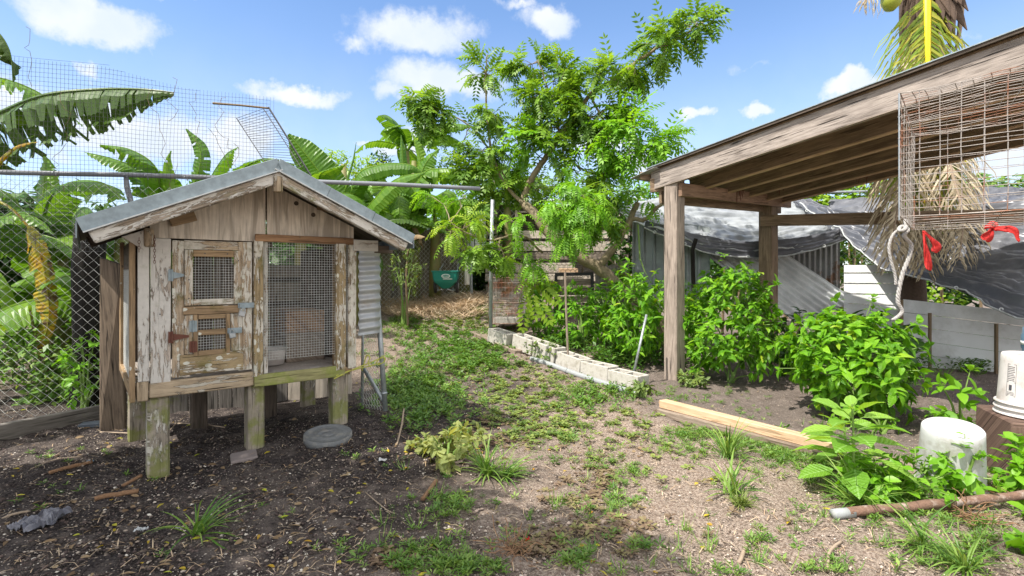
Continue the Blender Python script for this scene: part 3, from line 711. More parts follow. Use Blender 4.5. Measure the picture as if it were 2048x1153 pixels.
# ------------------------------------------------------------------ long fence behind the hutch
FD = Vector((.959, .283, 0)); FN = Vector((.283, -.959, 0)); FO = Vector((-5.6, 4.12, 0))
def Fp(a, z, off=0.0): return FO+FD*a+FN*off+UP*z
def fa(px):
    k = (px-CX)/F; return (k*FO.y-FO.x)/(FD.x-k*FD.y)
def fz(py, a): return H-(py-CY)*(FO+FD*a).y/F
def build_long_fence():
    th = thing('chain_link_fence', onG(Fp(2.5, 0)), 'grey chain link fence with long top pipe behind the hutch and small square wire above', 'wire fence')
    pts = []
    for px, py in ((-420, 333), (0, 345), (130, 348), (250, 350), (380, 354), (520, 359), (660, 365), (780, 369), (900, 375), (960, 378)):
        a = fa(px); pts.append(Fp(a, fz(py, a)))
    MB().tube(pts, .022, 12).build('top_rail', M['greypipe'], th, smooth=True)
    for px in (108, 250, 291, 370, 700, 860):
        a = fa(px); z = fz(lerp(345, 385, max(0, px)/1240), a); c = Fp(a, z)
        MB().tube([c+FN*(.026*math.cos(t))+UP*(.026*math.sin(t)+.004)+FD*(.004*t) for t in np.linspace(0, 6.4, 12)], .003, 5).build('wire_tie', M['pipe'], th)
    c = fa(252); MB().tube([Fp(c-.01, 2.16, -.02), Fp(c+.0, 2.05, -.02), Fp(c+.1, 1.6, -.02), Fp(c+.12, .0, -.02)], [.018, .024, .024, .024], 10).build('post', M['greypipe'], th, smooth=True)
    MB().tube([Fp(.3, 0, -.03), Fp(.3, 2.15, -.03)], .025, 10).build('post', M['greypipe'], th, smooth=True)
    L = fa(560)
    chainlink(lambda a, b, o: Fp(a, gz(*Fp(a, 0)[:2])+.02+b, o), L, 2.06, .085, .0018, .03).build('wire_mesh', M['wire'], th)
    # square mesh above
    g = MB(); a0, a1 = fa(-230), fa(549); L = a1-a0
    def top(a):
        px = CX+(Fp(a, 0).x/Fp(a, 0).y)*F
        return fz(np.interp(px, [-230, 30, 130, 210, 300, 370, 450, 549], [70, 114, 128, 136, 160, 178, 188, 200]), a)
    def gp(a, z):
        q = Vector((a*2.2, z*2.2, 0)); return Fp(a+.012*mn.noise(q), z+.015*mn.noise(q+Vector((5, 5, 5))), .04+.05*mn.noise(q*.5))
    n = int(L/.030)
    for i in range(n+1):
        a = a0+L*i/n; zt = top(a)-.0; zb = 1.45 if a < fa(300) else 2.1
        if a > fa(520): zb = 2.35
        m = int((zt-zb)/.12)
        g.tube([gp(a, lerp(zb, zt, k/m)) for k in range(m+1)], .00125, 3, False)
    z = 1.45
    while z < 3.4:
        seg = []
        for i in range(0, int(L/.12)+1):
            a = min(a0+i*.12, a1); ok = z < top(a) and (z > 2.1 or a < fa(300))
            zz = z+(top(a)-3.0)*.35*max(0, (z-2.1))/1.0
            if ok: seg.append(gp(a, zz))
            else:
                if len(seg) > 1: g.tube(seg, .00125, 3, False)
                seg = []
        if len(seg) > 1: g.tube(seg, .00125, 3, False)
        z += .038
    g.build('square_mesh', M['darkwire'], th)
    # dry tendrils caught in the mesh
    for (px, py) in ((60, 60), (130, 190), (310, 180), (350, 160), (395, 190), (420, 260), (360, 330), (140, 290), (455, 200), (470, 290)):
        a = fa(px); z = fz(py, a); P = [Fp(a, z, .06)]
        for k in range(10): P.append(P[-1]+FD*random.uniform(-.05, .06)+UP*random.uniform(-.10, .0)+FN*random.uniform(-.01, .01))
        MB().tube(P, .002, 4).build('dry_tendril', M['stembrown'], th)
build_long_fence()
def small_fence_bits():
    # hanging wire rack
    th = thing('wire_rack', at(540, 330, 4.9), 'leaning dark wire rack of slanting rungs under the small square mesh above the hutch roof', 'wire rack')
    A0, A1 = at(473, 237, 5.0), at(530, 325, 4.8); B0, B1 = at(527, 218, 5.0), at(602, 335, 4.8); C0, C1 = at(537, 215, 5.2), at(622, 352, 5.0)
    for a, b, r in ((A0, A1, .004), (B0, B1, .004), (C0, C1, .008)): MB().tube([a, (a+b)/2, b], r, 6).build('side_rod', M['darkwire'], th)
    rg = MB()
    for i in range(22):
        t = i/21; rg.tube([A0.lerp(A1, t), B0.lerp(B1, t), C0.lerp(C1, t)], .0022, 4)
    rg.build('rungs', M['darkwire'], th)
    o = MB().tube([at(426, 207, 5.2), at(480, 211, 5.2), at(538, 217, 5.2)], [.012, .010, .010], 8).build('rusty_rod', M['stembrown'], None); tag(o, 'thin brown horizontal rod above the hutch ridge holding up the wire rack', 'rod')
    # kerb timber left
    a, b = G(-160, 915), G(226, 835)
    o = MB().beam(onG(a, .05), onG(b, .06), .05, .14, jit=.004).build('edging_timber', M['greytimber'], None, bevel=.006); tag(o, 'long dark grey timber lying on edge under the left chain link fence', 'timber')
    b0 = onG(Vector((-3.32, 4.26, 0)), -.02); tp = at(222, 519, 4.0)
    o = MB().poly([b0+Vector((-.03, 0, 0)), b0+Vector((.14, .05, 0)), at(246, 531, 4.05), at(199, 515, 4.05)], .05, (.3, -.95, 0), (0, 0, 1)).build('leaning_plank', M['barkplank'], None, bevel=.006)
    tag(o, 'wide rough brown plank leaning upright against the left side of the hutch', 'plank')
    p = G(178, 803); p = Vector((-4.05, 5.02, 0)); mb = MB()
    mb.tube([onG(p, -.1), onG(p, .6)+Vector((.02, 0, 0)), onG(p, 1.3), onG(p, 1.72)+Vector((.03, 0, 0))], [.155, .14, .135, .13], 9)
    o = mb.build('charred_post', M['black'], None, smooth=False, bevel=.01); tag(o, 'thick charred black post standing behind the chain link just left of the hutch', 'post')
    # blue slab
    c = G(196, 851); o = MB().box(onG(c, .015), (.22, .10, 0), (-.05, .11, 0), (0, 0, .03), .008).build('slate_slab', M['slab'], None, bevel=.004); tag(o, 'flat blue-grey stone slab on the mulch at the foot of the leaning plank', 'slab')
    c = G(488, 917); o = MB().box(onG(c, .012), (.13, .09, 0), (-.07, .12, .01), (0, 0, .03), .008).build('paving_stone', plain('stone', (.23, .19, .18), .9, 30, .3, 0, .4), None, bevel=.005); tag(o, 'small flat grey stone in the soil at the foot of the middle hutch leg', 'stone')
    # round lid
    c = G(656, 876); c = onG(c, .0); r = .165
    t = thing('concrete_disc', c, 'round grey concrete disc lying flat on the soil beside the right hutch leg', 'concrete disc')
    pf = [(0, .033), (.03, .033), (.034, .028), (.05, .028), (.055, .032), (.085, .031), (.088, .029), (r-.012, .030), (r-.008, .036), (r, .034), (r+.003, .01), (r, -.02), (0, -.02)]
    MB().lathe(pf, c, 48, (.05, -.12, 1)).build('slab', M['concgrey'], t, smooth=True)
    # lower boards of an old fence seen under the hutch
    th = thing('board_fence', onG(Vector((-1.8, 5.3, 0))), 'row of short upright weathered boards closing the gap behind the hutch legs', 'fence')
    a, b = Vector((-3.2, 4.75, 0)), Vector((-1.62, 5.32, 0)); n = 14
    for i in range(n):
        c = a.lerp(b, (i+.5)/n); hgt = .62+random.uniform(-.03, .03); d = (b-a)/n
        mt = 'greytimber' if i < 9 else 'oldplank'
        MB().box(onG(c, hgt/2-.03), d*.93, (.006, -.02, 0), (0, 0, hgt), .004).build('board', M[mt], th, bevel=.003)
small_fence_bits()
def pipe_gate():
    th = thing('pipe_gate', onG(Vector((-1.1, 4.5, 0))), 'leaning galvanised pipe gate with chain link right of the hutch, tied with a yellow-green cord', 'gate')
    A0, A1 = at(727, 575, 4.55), at(724, 815, 4.50); B0, B1 = at(752, 560, 4.30), at(771, 822, 4.22); C0, C1 = at(726, 735, 4.5), at(768, 803, 4.24)
    MB().tube([B0, B0.lerp(B1, .3), B0.lerp(B1, .45), B1], .021, 12).build('frame_pipe', M['pipe'], th, smooth=True)
    MB().tube([A0, A1], .012, 10).build('frame_pipe', M['pipe'], th, smooth=True); MB().tube([C0, C1], .016, 10).build('frame_pipe', M['pipe'], th, smooth=True)
    MB().tube([B0.lerp(B1, .86), B0.lerp(B1, .875)], .026, 12).build('clamp', M['pipe'], th, smooth=True)
    Wd = (B1-A1).length; Hh = (B0-B1).length
    chainlink(lambda a, b, o: (A1.lerp(B1, a/Wd)).lerp(A0.lerp(B0, a/Wd), b/Hh)+Vector((o, -.01, 0)), Wd, Hh, .045, .0016, .01).build('wire_mesh', M['wire'], th)
    P = [at(668, 758, 3.86), at(700, 742, 4.0), at(735, 728, 4.15), at(765, 716, 4.2), at(769, 722, 4.24), at(745, 731, 4.2), at(700, 742, 4.0), at(672, 752, 3.9)]
    cd = MB().tube(smooth_path(P, 5), .0045, 6); 
    for q in (((724, 742), (733, 712), (740, 716), (736, 726), (742, 735)), ((752, 726), (766, 712), (768, 724), (756, 730))):
        cd.tube(smooth_path([at(x, y, 4.14) for x, y in q], 4), .0045, 6)
    cd.build('cord', M['cord'], th)
pipe_gate()
# the old fence post (dark) right beside hutch rear leg
# ------------------------------------------------------------------ banana plants
def banana_leaf(pts, width, droopL=25, droopR=25, tear=.3, nrm=None, stalk=.12, one=1.0):
    """pts: midrib points from stalk to tip. blades hang by droop degrees at either side"""
    P = smooth_path([Vector(p) for p in pts], 8); n = len(P)
    L = [0]
    for i in range(1, n): L.append(L[-1]+(P[i]-P[i-1]).length)
    T = L[-1]
    V, Fc, UVs, RN = [], [], [], []
    def frame(i):
        t = (P[min(i+1, n-1)]-P[max(i-1, 0)]).normalized(); up = Vector(nrm) if nrm else Vector((0, 0, 1))
        s = t.cross(up)
        if s.length < .15: s = t.cross(Vector((0, -1, .3)))
        s.normalize(); return t, s, s.cross(t).normalized()
    ns = max(24, int(T/.032)); rndl = random.random()
    fr = [frame(i) for i in range(n)]
    def at_s(x):
        x = min(max(x, 0), T-1e-5)
        i = max(j for j in range(n-1) if L[j] <= x); k = (x-L[i])/max(1e-6, L[i+1]-L[i])
        a, b = fr[i], fr[i+1]; return P[i].lerp(P[i+1], k), a[0].lerp(b[0], k).normalized(), a[1].lerp(b[1], k).normalized(), a[2].lerp(b[2], k).normalized()
    for side, dr in ((1, droopL), (-1, droopR)):
        x = T*stalk; step = (T-x)/ns; prev = None; wob = 0; tornext = False
        for k in range(ns+1):
            u = k/ns; wd = width*(math.sin(math.pi*min(1, (u*.93+.06)))**.45)*(1-.25*u)*(1-max(0, u-.85)*4.2)
            wd = max(wd, .01)*(one if side < 0 else 1)
            p, t, s, m = at_s(x+step*k)
            if tornext or prev is None: wob = random.uniform(-1, 1)
            a = R(dr+(wob*14 if tear > .25 else wob*4)); sl = .18+(wob*.12 if tear > .3 else 0)
            row = []
            for j, q in enumerate((0, .33, .66, 1)):
                b = a*(.45+.75*q); lat = s*side*(wd*q*math.cos(b))-m*(wd*q*math.sin(b))+t*(sl*wd*q)
                lat += m*((.009 if k % 2 else -.009)+.008*math.sin(k*.9))*q*min(1, width*4)
                row.append(p+lat)
            base = len(V); V += row; RN += [min(1, max(0, rndl*.5+random.uniform(0, .5)))]*4
            if prev is not None and not tornext:
                for j in range(3):
                    Fc.append((prev+j, prev+j+1, base+j+1, base+j)); UVs.append([((j)/6, u), ((j+1)/6, u), ((j+1)/6, u), ((j)/6, u)])
            if prev is not None and tornext:   # a split, open towards the margin only
                jj = random.choice((0, 1, 1, 2))
                for j in range(jj): Fc.append((prev+j, prev+j+1, base+j+1, base+j)); UVs.append([(0, 0)]*4)
                if random.random() < .6 and jj < 3: Fc.append((prev+jj, prev+jj+1, base+jj)); UVs.append([(0, 0)]*3)
            prev = base; tornext = random.random() < (tear*.38 if tear < .4 else tear*.7)
    # midrib
    mb = MB(); mb.tube(P, [max(.004, .018*(1-.8*i/(n-1)))*(width/.28) for i in range(n)], 6)
    b = len(V); V += [Vector(v) for v in mb.v]; Fc += [tuple(b+i for i in f) for f in mb.f]; UVs += mb.uv; RN += [1.0]*len(mb.v)
    return V, Fc, RN
def leaf_obj(data, mat, parent, name='leaf', thick=0):
    V, Fc, RN = data; me = bpy.data.meshes.new(name); me.from_pydata([tuple(v) for v in V], [], Fc)
    a = me.attributes.new('rnd', 'FLOAT', 'POINT'); a.data.foreach_set('value', RN)
    return link(name, me, M[mat], parent, smooth=False)
def banana(base, h, leaves, label, group=None, mats=('leaf_banana',), lean=(0, 0), stem=True, r=.11):
    base = onG(base); th = thing('banana_plant', base, label, 'banana plant', group); top = base+Vector((lean[0], lean[1], h))
    if stem: MB().tube([base-UP*.05, base.lerp(top, .4), base.lerp(top, .8), top], [r*1.15, r, r*.75, r*.4], 12).build('trunk', M['banana_stem'], th, smooth=True)
    for lf in leaves:
        pts, wd = lf[0], lf[1]; kw = lf[2] if len(lf) > 2 else {}
        mt = kw.pop('mat', random.choice(mats)); leaf_obj(banana_leaf(pts, wd, **kw), mt, th)
    return th, top
def auto_leaves(top, n, L, wd, az0=0, tear=.3, elev=(25, 75), seed=0, mat=None):
    rs = random.Random(seed); out = []
    for i in range(n):
        az = az0+i*2.4+rs.uniform(-.3, .3); e = R(rs.uniform(*elev)); l = L*rs.uniform(.75, 1.1); d = Vector((math.cos(az), math.sin(az), 0))
        P = []; p = Vector(top); e2 = e
        for k in range(6):
            P.append(p.copy()); p = p+(d*math.cos(e2)+UP*math.sin(e2))*(l/5); e2 -= R(rs.uniform(14, 26))
        kw = dict(tear=tear*rs.uniform(.6, 1.4), droopL=rs.uniform(5, 50), droopR=rs.uniform(5, 50))
        if mat: kw['mat'] = mat
        out.append((P, wd*rs.uniform(.85, 1.15), kw))
    return out
random.seed(21)
A = lambda d, *pp: [at(x, y, d if len(p_) < 3 else p_[2]) for p_ in pp for x, y in [p_[:2]]]
def bananas():
    # near-left plant, crown out of frame; one long ragged leaf reaches across the sky
    banana(Vector((-7.2, 6.0, 0)), 3.2, [
        (A(6, (-330, 330, 6.0), (-150, 300, 6.0), (0, 228, 5.9), (90, 192, 5.8), (200, 180, 5.8), (290, 180, 5.7), (347, 186, 5.7)), .66, dict(droopL=82, droopR=78, tear=.5, mat='leaf_bandark')),
        (A(6, (-330, 330, 6.0), (-160, 420, 6.0), (-60, 380, 5.6), (20, 300, 5.4), (76, 284, 5.4)), .12, dict(droopL=50, droopR=70, tear=.3, mat='leaf_yellow')),
    ]+auto_leaves(Vector((-7.2, 6.0, 3.2)), 3, 2.1, .34, 1.9, .3, seed=3), 'banana plant at the far left edge whose long ragged dark leaf reaches across the sky', None)
    # plant whose yellow leaf hangs behind the fence
    banana(Vector((-5.75, 5.5, 0)), 1.9, [
        (A(5.2, (-60, 400, 5.3), (0, 405, 5.2), (45, 440, 5.2), (75, 490, 5.1), (92, 560, 5.1), (98, 640, 5.15), (75, 720, 5.2)), .26, dict(droopL=30, droopR=25, tear=.16, mat='leaf_yellow', nrm=(.2, -1, .1), stalk=.36, one=.3)),
        (A(5.4, (60, 620, 5.3), (72, 680, 5.25), (90, 740, 5.2), (98, 790, 5.2)), .12, dict(droopL=60, droopR=60, tear=.5, mat='leaf_dead', nrm=(.2, -1, .1))),
        (A(5.6, (-120, 600, 5.7), (-60, 500, 5.6), (0, 440, 5.6), (60, 430, 5.6), (110, 470, 5.6)), .20, dict(droopL=30, droopR=20)),
        (A(5.6, (-60, 560, 5.7), (-10, 540, 5.5), (30, 600, 5.5), (40, 680, 5.5)), .16, dict(droopL=30, droopR=40)),
        (A(5.8, (-60, 540, 5.8), (0, 480, 5.8), (80, 470, 5.8), (150, 500, 5.8), (200, 560, 5.8)), .18, dict(droopL=20, droopR=30, tear=.1)),
    ], 'banana plant behind the left fence with a hanging yellow and brown dying leaf')
    # plant behind the rail, left
    b = Vector((-4.9, 6.6, 0))
    banana(b, 2.0, [
        (A(6.6, (70, 560, 6.6), (60, 470, 6.5), (30, 400, 6.4), (-30, 372, 6.3), (-90, 380, 6.2)), .3, dict(tear=.15)),
        (A(6.6, (75, 540, 6.6), (90, 420, 6.5), (130, 370, 6.4), (200, 365, 6.2), (250, 400, 6.1)), .34, dict(tear=.1, droopL=35, droopR=15)),
        (A(6.6, (75, 540, 6.6), (150, 470, 6.4), (220, 430, 6.2), (300, 420, 6.1)), .3, dict(tear=.15, droopL=45, droopR=15)),
        (A(6.6, (70, 540, 6.6), (110, 480, 6.3), (170, 480, 6.1), (230, 530, 6.0)), .24, dict(tear=.1)),
        (A(6.6, (70, 520, 6.6), (85, 400, 6.7), (90, 330, 6.8), (85, 310, 6.8)), .2, dict(tear=.1, nrm=(0, -1, .2))),
    ], 'banana plant with broad pale undersides behind the fence below the left rail')
    # plant just left of the hutch roof
    b = Vector((-4.2, 7.4, 0))
    banana(b, 2.2, [
        (A(7.3, (300, 520, 7.3), (300, 400, 7.3), (270, 340, 7.2), (225, 318, 7.1), (170, 305, 7.0)), .26, dict(tear=.15, droopL=10, droopR=40)),
        (A(7.3, (305, 520, 7.3), (320, 400, 7.2), (310, 335, 7.1), (260, 300, 7.0), (200, 290, 6.9)), .34, dict(tear=.25, droopL=50, droopR=20)),
        (A(7.3, (310, 520, 7.3), (370, 400, 7.2), (395, 350, 7.1), (400, 300, 7.1), (372, 258, 7.1)), .17, dict(tear=.25, nrm=(.2, -1, .2))),
        (A(7.3, (330, 520, 7.3), (400, 400, 7.2), (425, 350, 7.1), (452, 310, 7.0), (476, 295, 7.0)), .26, dict(tear=.15, droopL=10, droopR=45, nrm=(.0, -.6, 1))),
        (A(7.3, (310, 520, 7.3), (340, 420, 7.1), (335, 330, 7.0), (342, 302, 7.0)), .12, dict(tear=.3, nrm=(.5, -1, .2))),
        (A(7.3, (330, 520, 7.3), (420, 420, 7.1), (470, 350, 7.0), (530, 318, 6.9), (590, 330, 6.9)), .3, dict(tear=.15, droopL=20, droopR=40)),
    ], 'banana plant rising over the rail directly left of the hutch roof')
    banana(Vector((-3.3, 8.2, 0)), 1.9, auto_leaves(Vector((-3.3, 8.2, 2.0)), 7, 1.5, .3, .4, .2, (20, 60), 5), 'low banana plant tucked behind the ridge of the hutch roof')
    # row behind the long rail, right of the hutch
    b = Vector((-2.95, 9.2, 0))
    banana(b, 2.7, [
        (A(9, (700, 480, 9.2), (690, 430, 9.0), (655, 370, 8.9), (620, 320, 8.8), (577, 269, 8.7)), .36, dict(tear=.1, droopL=10, droopR=10, nrm=(-.2, -1, .5))),
        (A(9, (700, 470, 9.2), (690, 380, 9.0), (705, 320, 9.0), (712, 285, 9.0)), .05, dict(tear=0, droopL=75, droopR=75)),
        (A(9, (700, 470, 9.2), (710, 360, 9.0), (760, 330, 8.9), (820, 330, 8.8), (850, 350, 8.8)), .3, dict(tear=.15, droopL=60, droopR=50)),
        (A(9, (700, 470, 9.2), (650, 400, 8.9), (640, 350, 8.8), (690, 330, 8.7)), .26, dict(tear=.15, droopL=20, droopR=50)),
        (A(9, (700, 470, 9.2), (740, 410, 8.8), (790, 360, 8.6), (850, 345, 8.5)), .32, dict(tear=.12, droopL=65, droopR=20)),
        (A(9, (700, 480, 9.2), (650, 420, 8.7), (620, 390, 8.6), (600, 400, 8.6)), .26, dict(tear=.2)),
    ], 'banana plant whose broad upright leaf points up beside the right slope of the hutch roof')
    b = Vector((-1.85, 9.9, 0))
    banana(b, 2.7, [
        (A(9.8, (806, 500, 9.9), (802, 400, 9.8), (806, 340, 9.8), (802, 270, 9.8)), .14, dict(tear=.05, droopL=40, droopR=40, nrm=(0, -1, .1))),
        (A(9.8, (806, 490, 9.9), (835, 380, 9.8), (840, 320, 9.8), (824, 267, 9.8)), .2, dict(tear=.35, droopL=5, droopR=60, nrm=(.1, -1, .1))),
        (A(9.8, (806, 490, 9.9), (830, 390, 9.7), (850, 330, 9.6), (878, 298, 9.5)), .3, dict(tear=.3, droopL=15, droopR=35, nrm=(-.1, -1, .5))),
        (A(9.8, (806, 490, 9.9), (840, 360, 9.6), (880, 338, 9.5), (940, 350, 9.4), (975, 400, 9.4)), .34, dict(tear=.35, droopL=70, droopR=40)),
        (A(9.8, (806, 490, 9.9), (780, 390, 9.6), (760, 340, 9.5), (735, 325, 9.4)), .34, dict(tear=.15, droopL=40, droopR=15)),
        (A(9.8, (806, 490, 9.9), (808, 420, 9.4), (800, 390, 9.2), (798, 420, 9.0), (802, 470, 8.9)), .3, dict(tear=.15, droopL=30, droopR=30, nrm=(0, -1, .3))),
        (A(9.8, (806, 490, 9.9), (760, 420, 9.4), (735, 380, 9.3), (720, 390, 9.2), (715, 430, 9.1)), .28, dict(tear=.2, droopL=50, droopR=50)),
        (A(9.8, (806, 500, 9.9), (830, 450, 9.4), (860, 440, 9.2), (900, 470, 9.1)), .22, dict(tear=.1, droopL=30, droopR=50)),
        (A(9.8, (812, 440, 9.6), (822, 440, 9.4), (840, 470, 9.3), (846, 500, 9.3)), .10, dict(tear=.6, droopL=70, droopR=70, mat='leaf_dead')),
    ], 'banana plant with two tall spear-like rolled leaves, right of the hutch behind the long rail')
    banana(Vector((-.95, 10.6, 0)), 1.5, auto_leaves(Vector((-.95, 10.6, 2.3)), 8, 1.2, .26, 1.0, .25, (20, 65), 9), 'banana plant half hidden behind the tree, furthest right of the banana plants')
    banana(Vector((-3.7, 10.6, 0)), 2.6, auto_leaves(Vector((-3.7, 10.6, 2.75)), 8, 1.7, .30, .3, .2, (15, 55), 12), 'banana plant furthest back between the two taller plants right of the hutch roof')
    banana(Vector((-2.6, 8.6, 0)), 1.6, auto_leaves(Vector((-2.6, 8.6, 1.7)), 7, 1.3, .26, .8, .2, (10, 55), 14, 'leaf_bandark'), 'small dark banana sucker low behind the right eave of the hutch')
    # near plant out at the upper left edge
    banana(Vector((-5.3, 3.4, 0)), 3.3, [
        (A(4, (-420, 60, 3.7), (-250, -30, 3.8), (-100, 0, 3.9), (-20, 50, 3.9), (18, 100, 3.9), (26, 165, 3.9)), .20, dict(droopL=80, droopR=75, tear=.5, mat='leaf_bandark')),
    ]+[l for l in auto_leaves(Vector((-5.3, 3.4, 3.3)), 3, 1.9, .36, 2.0, .25, (25, 65), 17)], 'near banana plant whose shredded leaf tip hangs into the top left corner')
def more_bananas():
    for x, y, h, L, w_, s, lab in ((-2.5, 9.6, 1.5, 1.5, .36, 61, 'broad-leaved banana plant below the long rail, close to the right eave of the hutch'), (-1.45, 9.9, 1.6, 1.4, .34, 62, 'broad-leaved banana plant below the long rail, nearest the tree'), (-4.5, 5.75, .8, 1.3, .36, 51, 'broad-leaved low banana plant close behind the fence, just left of the charred post'), (-5.9, 6.9, 1.5, 1.6, .40, 52, 'wide-leaved banana plant filling the gap under the left end of the rail'), (-4.6, 7.0, 1.2, 1.4, .36, 53, 'banana plant with wide leaves behind the charred post'), (-6.3, 7.6, 1.5, 1.3, .26, 41, 'middling banana plant left of the hanging yellow leaf behind the fence'), (-5.0, 8.4, 2.0, 1.4, .28, 42, 'banana plant deep behind the fence between the rail post and the left edge'),
                                   (-5.3, 6.1, .9, 1.1, .24, 43, 'young low banana plant just behind the left chain link fence'), (-2.2, 11.0, 3.0, 1.5, .28, 44, 'tall pale banana plant standing behind the spear-leaved one'), (-.1, 11.0, 2.2, 1.2, .24, 45, 'banana plant mostly hidden behind the tree crown above the coop')):
        banana(Vector((x, y, 0)), h, auto_leaves(onG(Vector((x, y, 0)))+UP*h, 9, L, w_, s, .2, (25, 75), s), lab)
bananas(); more_bananas()

# ------------------------------------------------------------------ leaning tree with feathery leaves
def compound(lb, p, d, up, L, pairs, ll, lw, c, droop=.5, axis=None):
    """a pinnate leaf: leaflets in pairs along a rachis"""
    d = Vector(d).normalized(); up = Vector(up)
    s = d.cross(up).normalized() if d.cross(up).length > .05 else Vector((1, 0, 0))
    n = s.cross(d).normalized(); q = Vector(p); step = L/(pairs+.5); pts = [q.copy()]
    for k in range(pairs):
        t = (k+1)/pairs; d = (d-UP*droop*.22).normalized(); q = q+d*step; pts.append(q.copy()); n = s.cross(d).normalized()
        sz = .75+.5*math.sin(math.pi*(.25+.6*t))
        for sg in (-1, 1):
            ld = (s*sg*.86+d*.5-n*random.uniform(.05, .35)).normalized()
            lb.add(q, ld, n+s*random.uniform(-.25, .25), ll*sz*random.uniform(.85, 1.1), lw*sz, min(1, max(0, c+random.uniform(-.2, .2))))
    lb.add(q, d, n, ll, lw, c)
    if axis is not None: axis.tube(pts, .0025, 3, False)
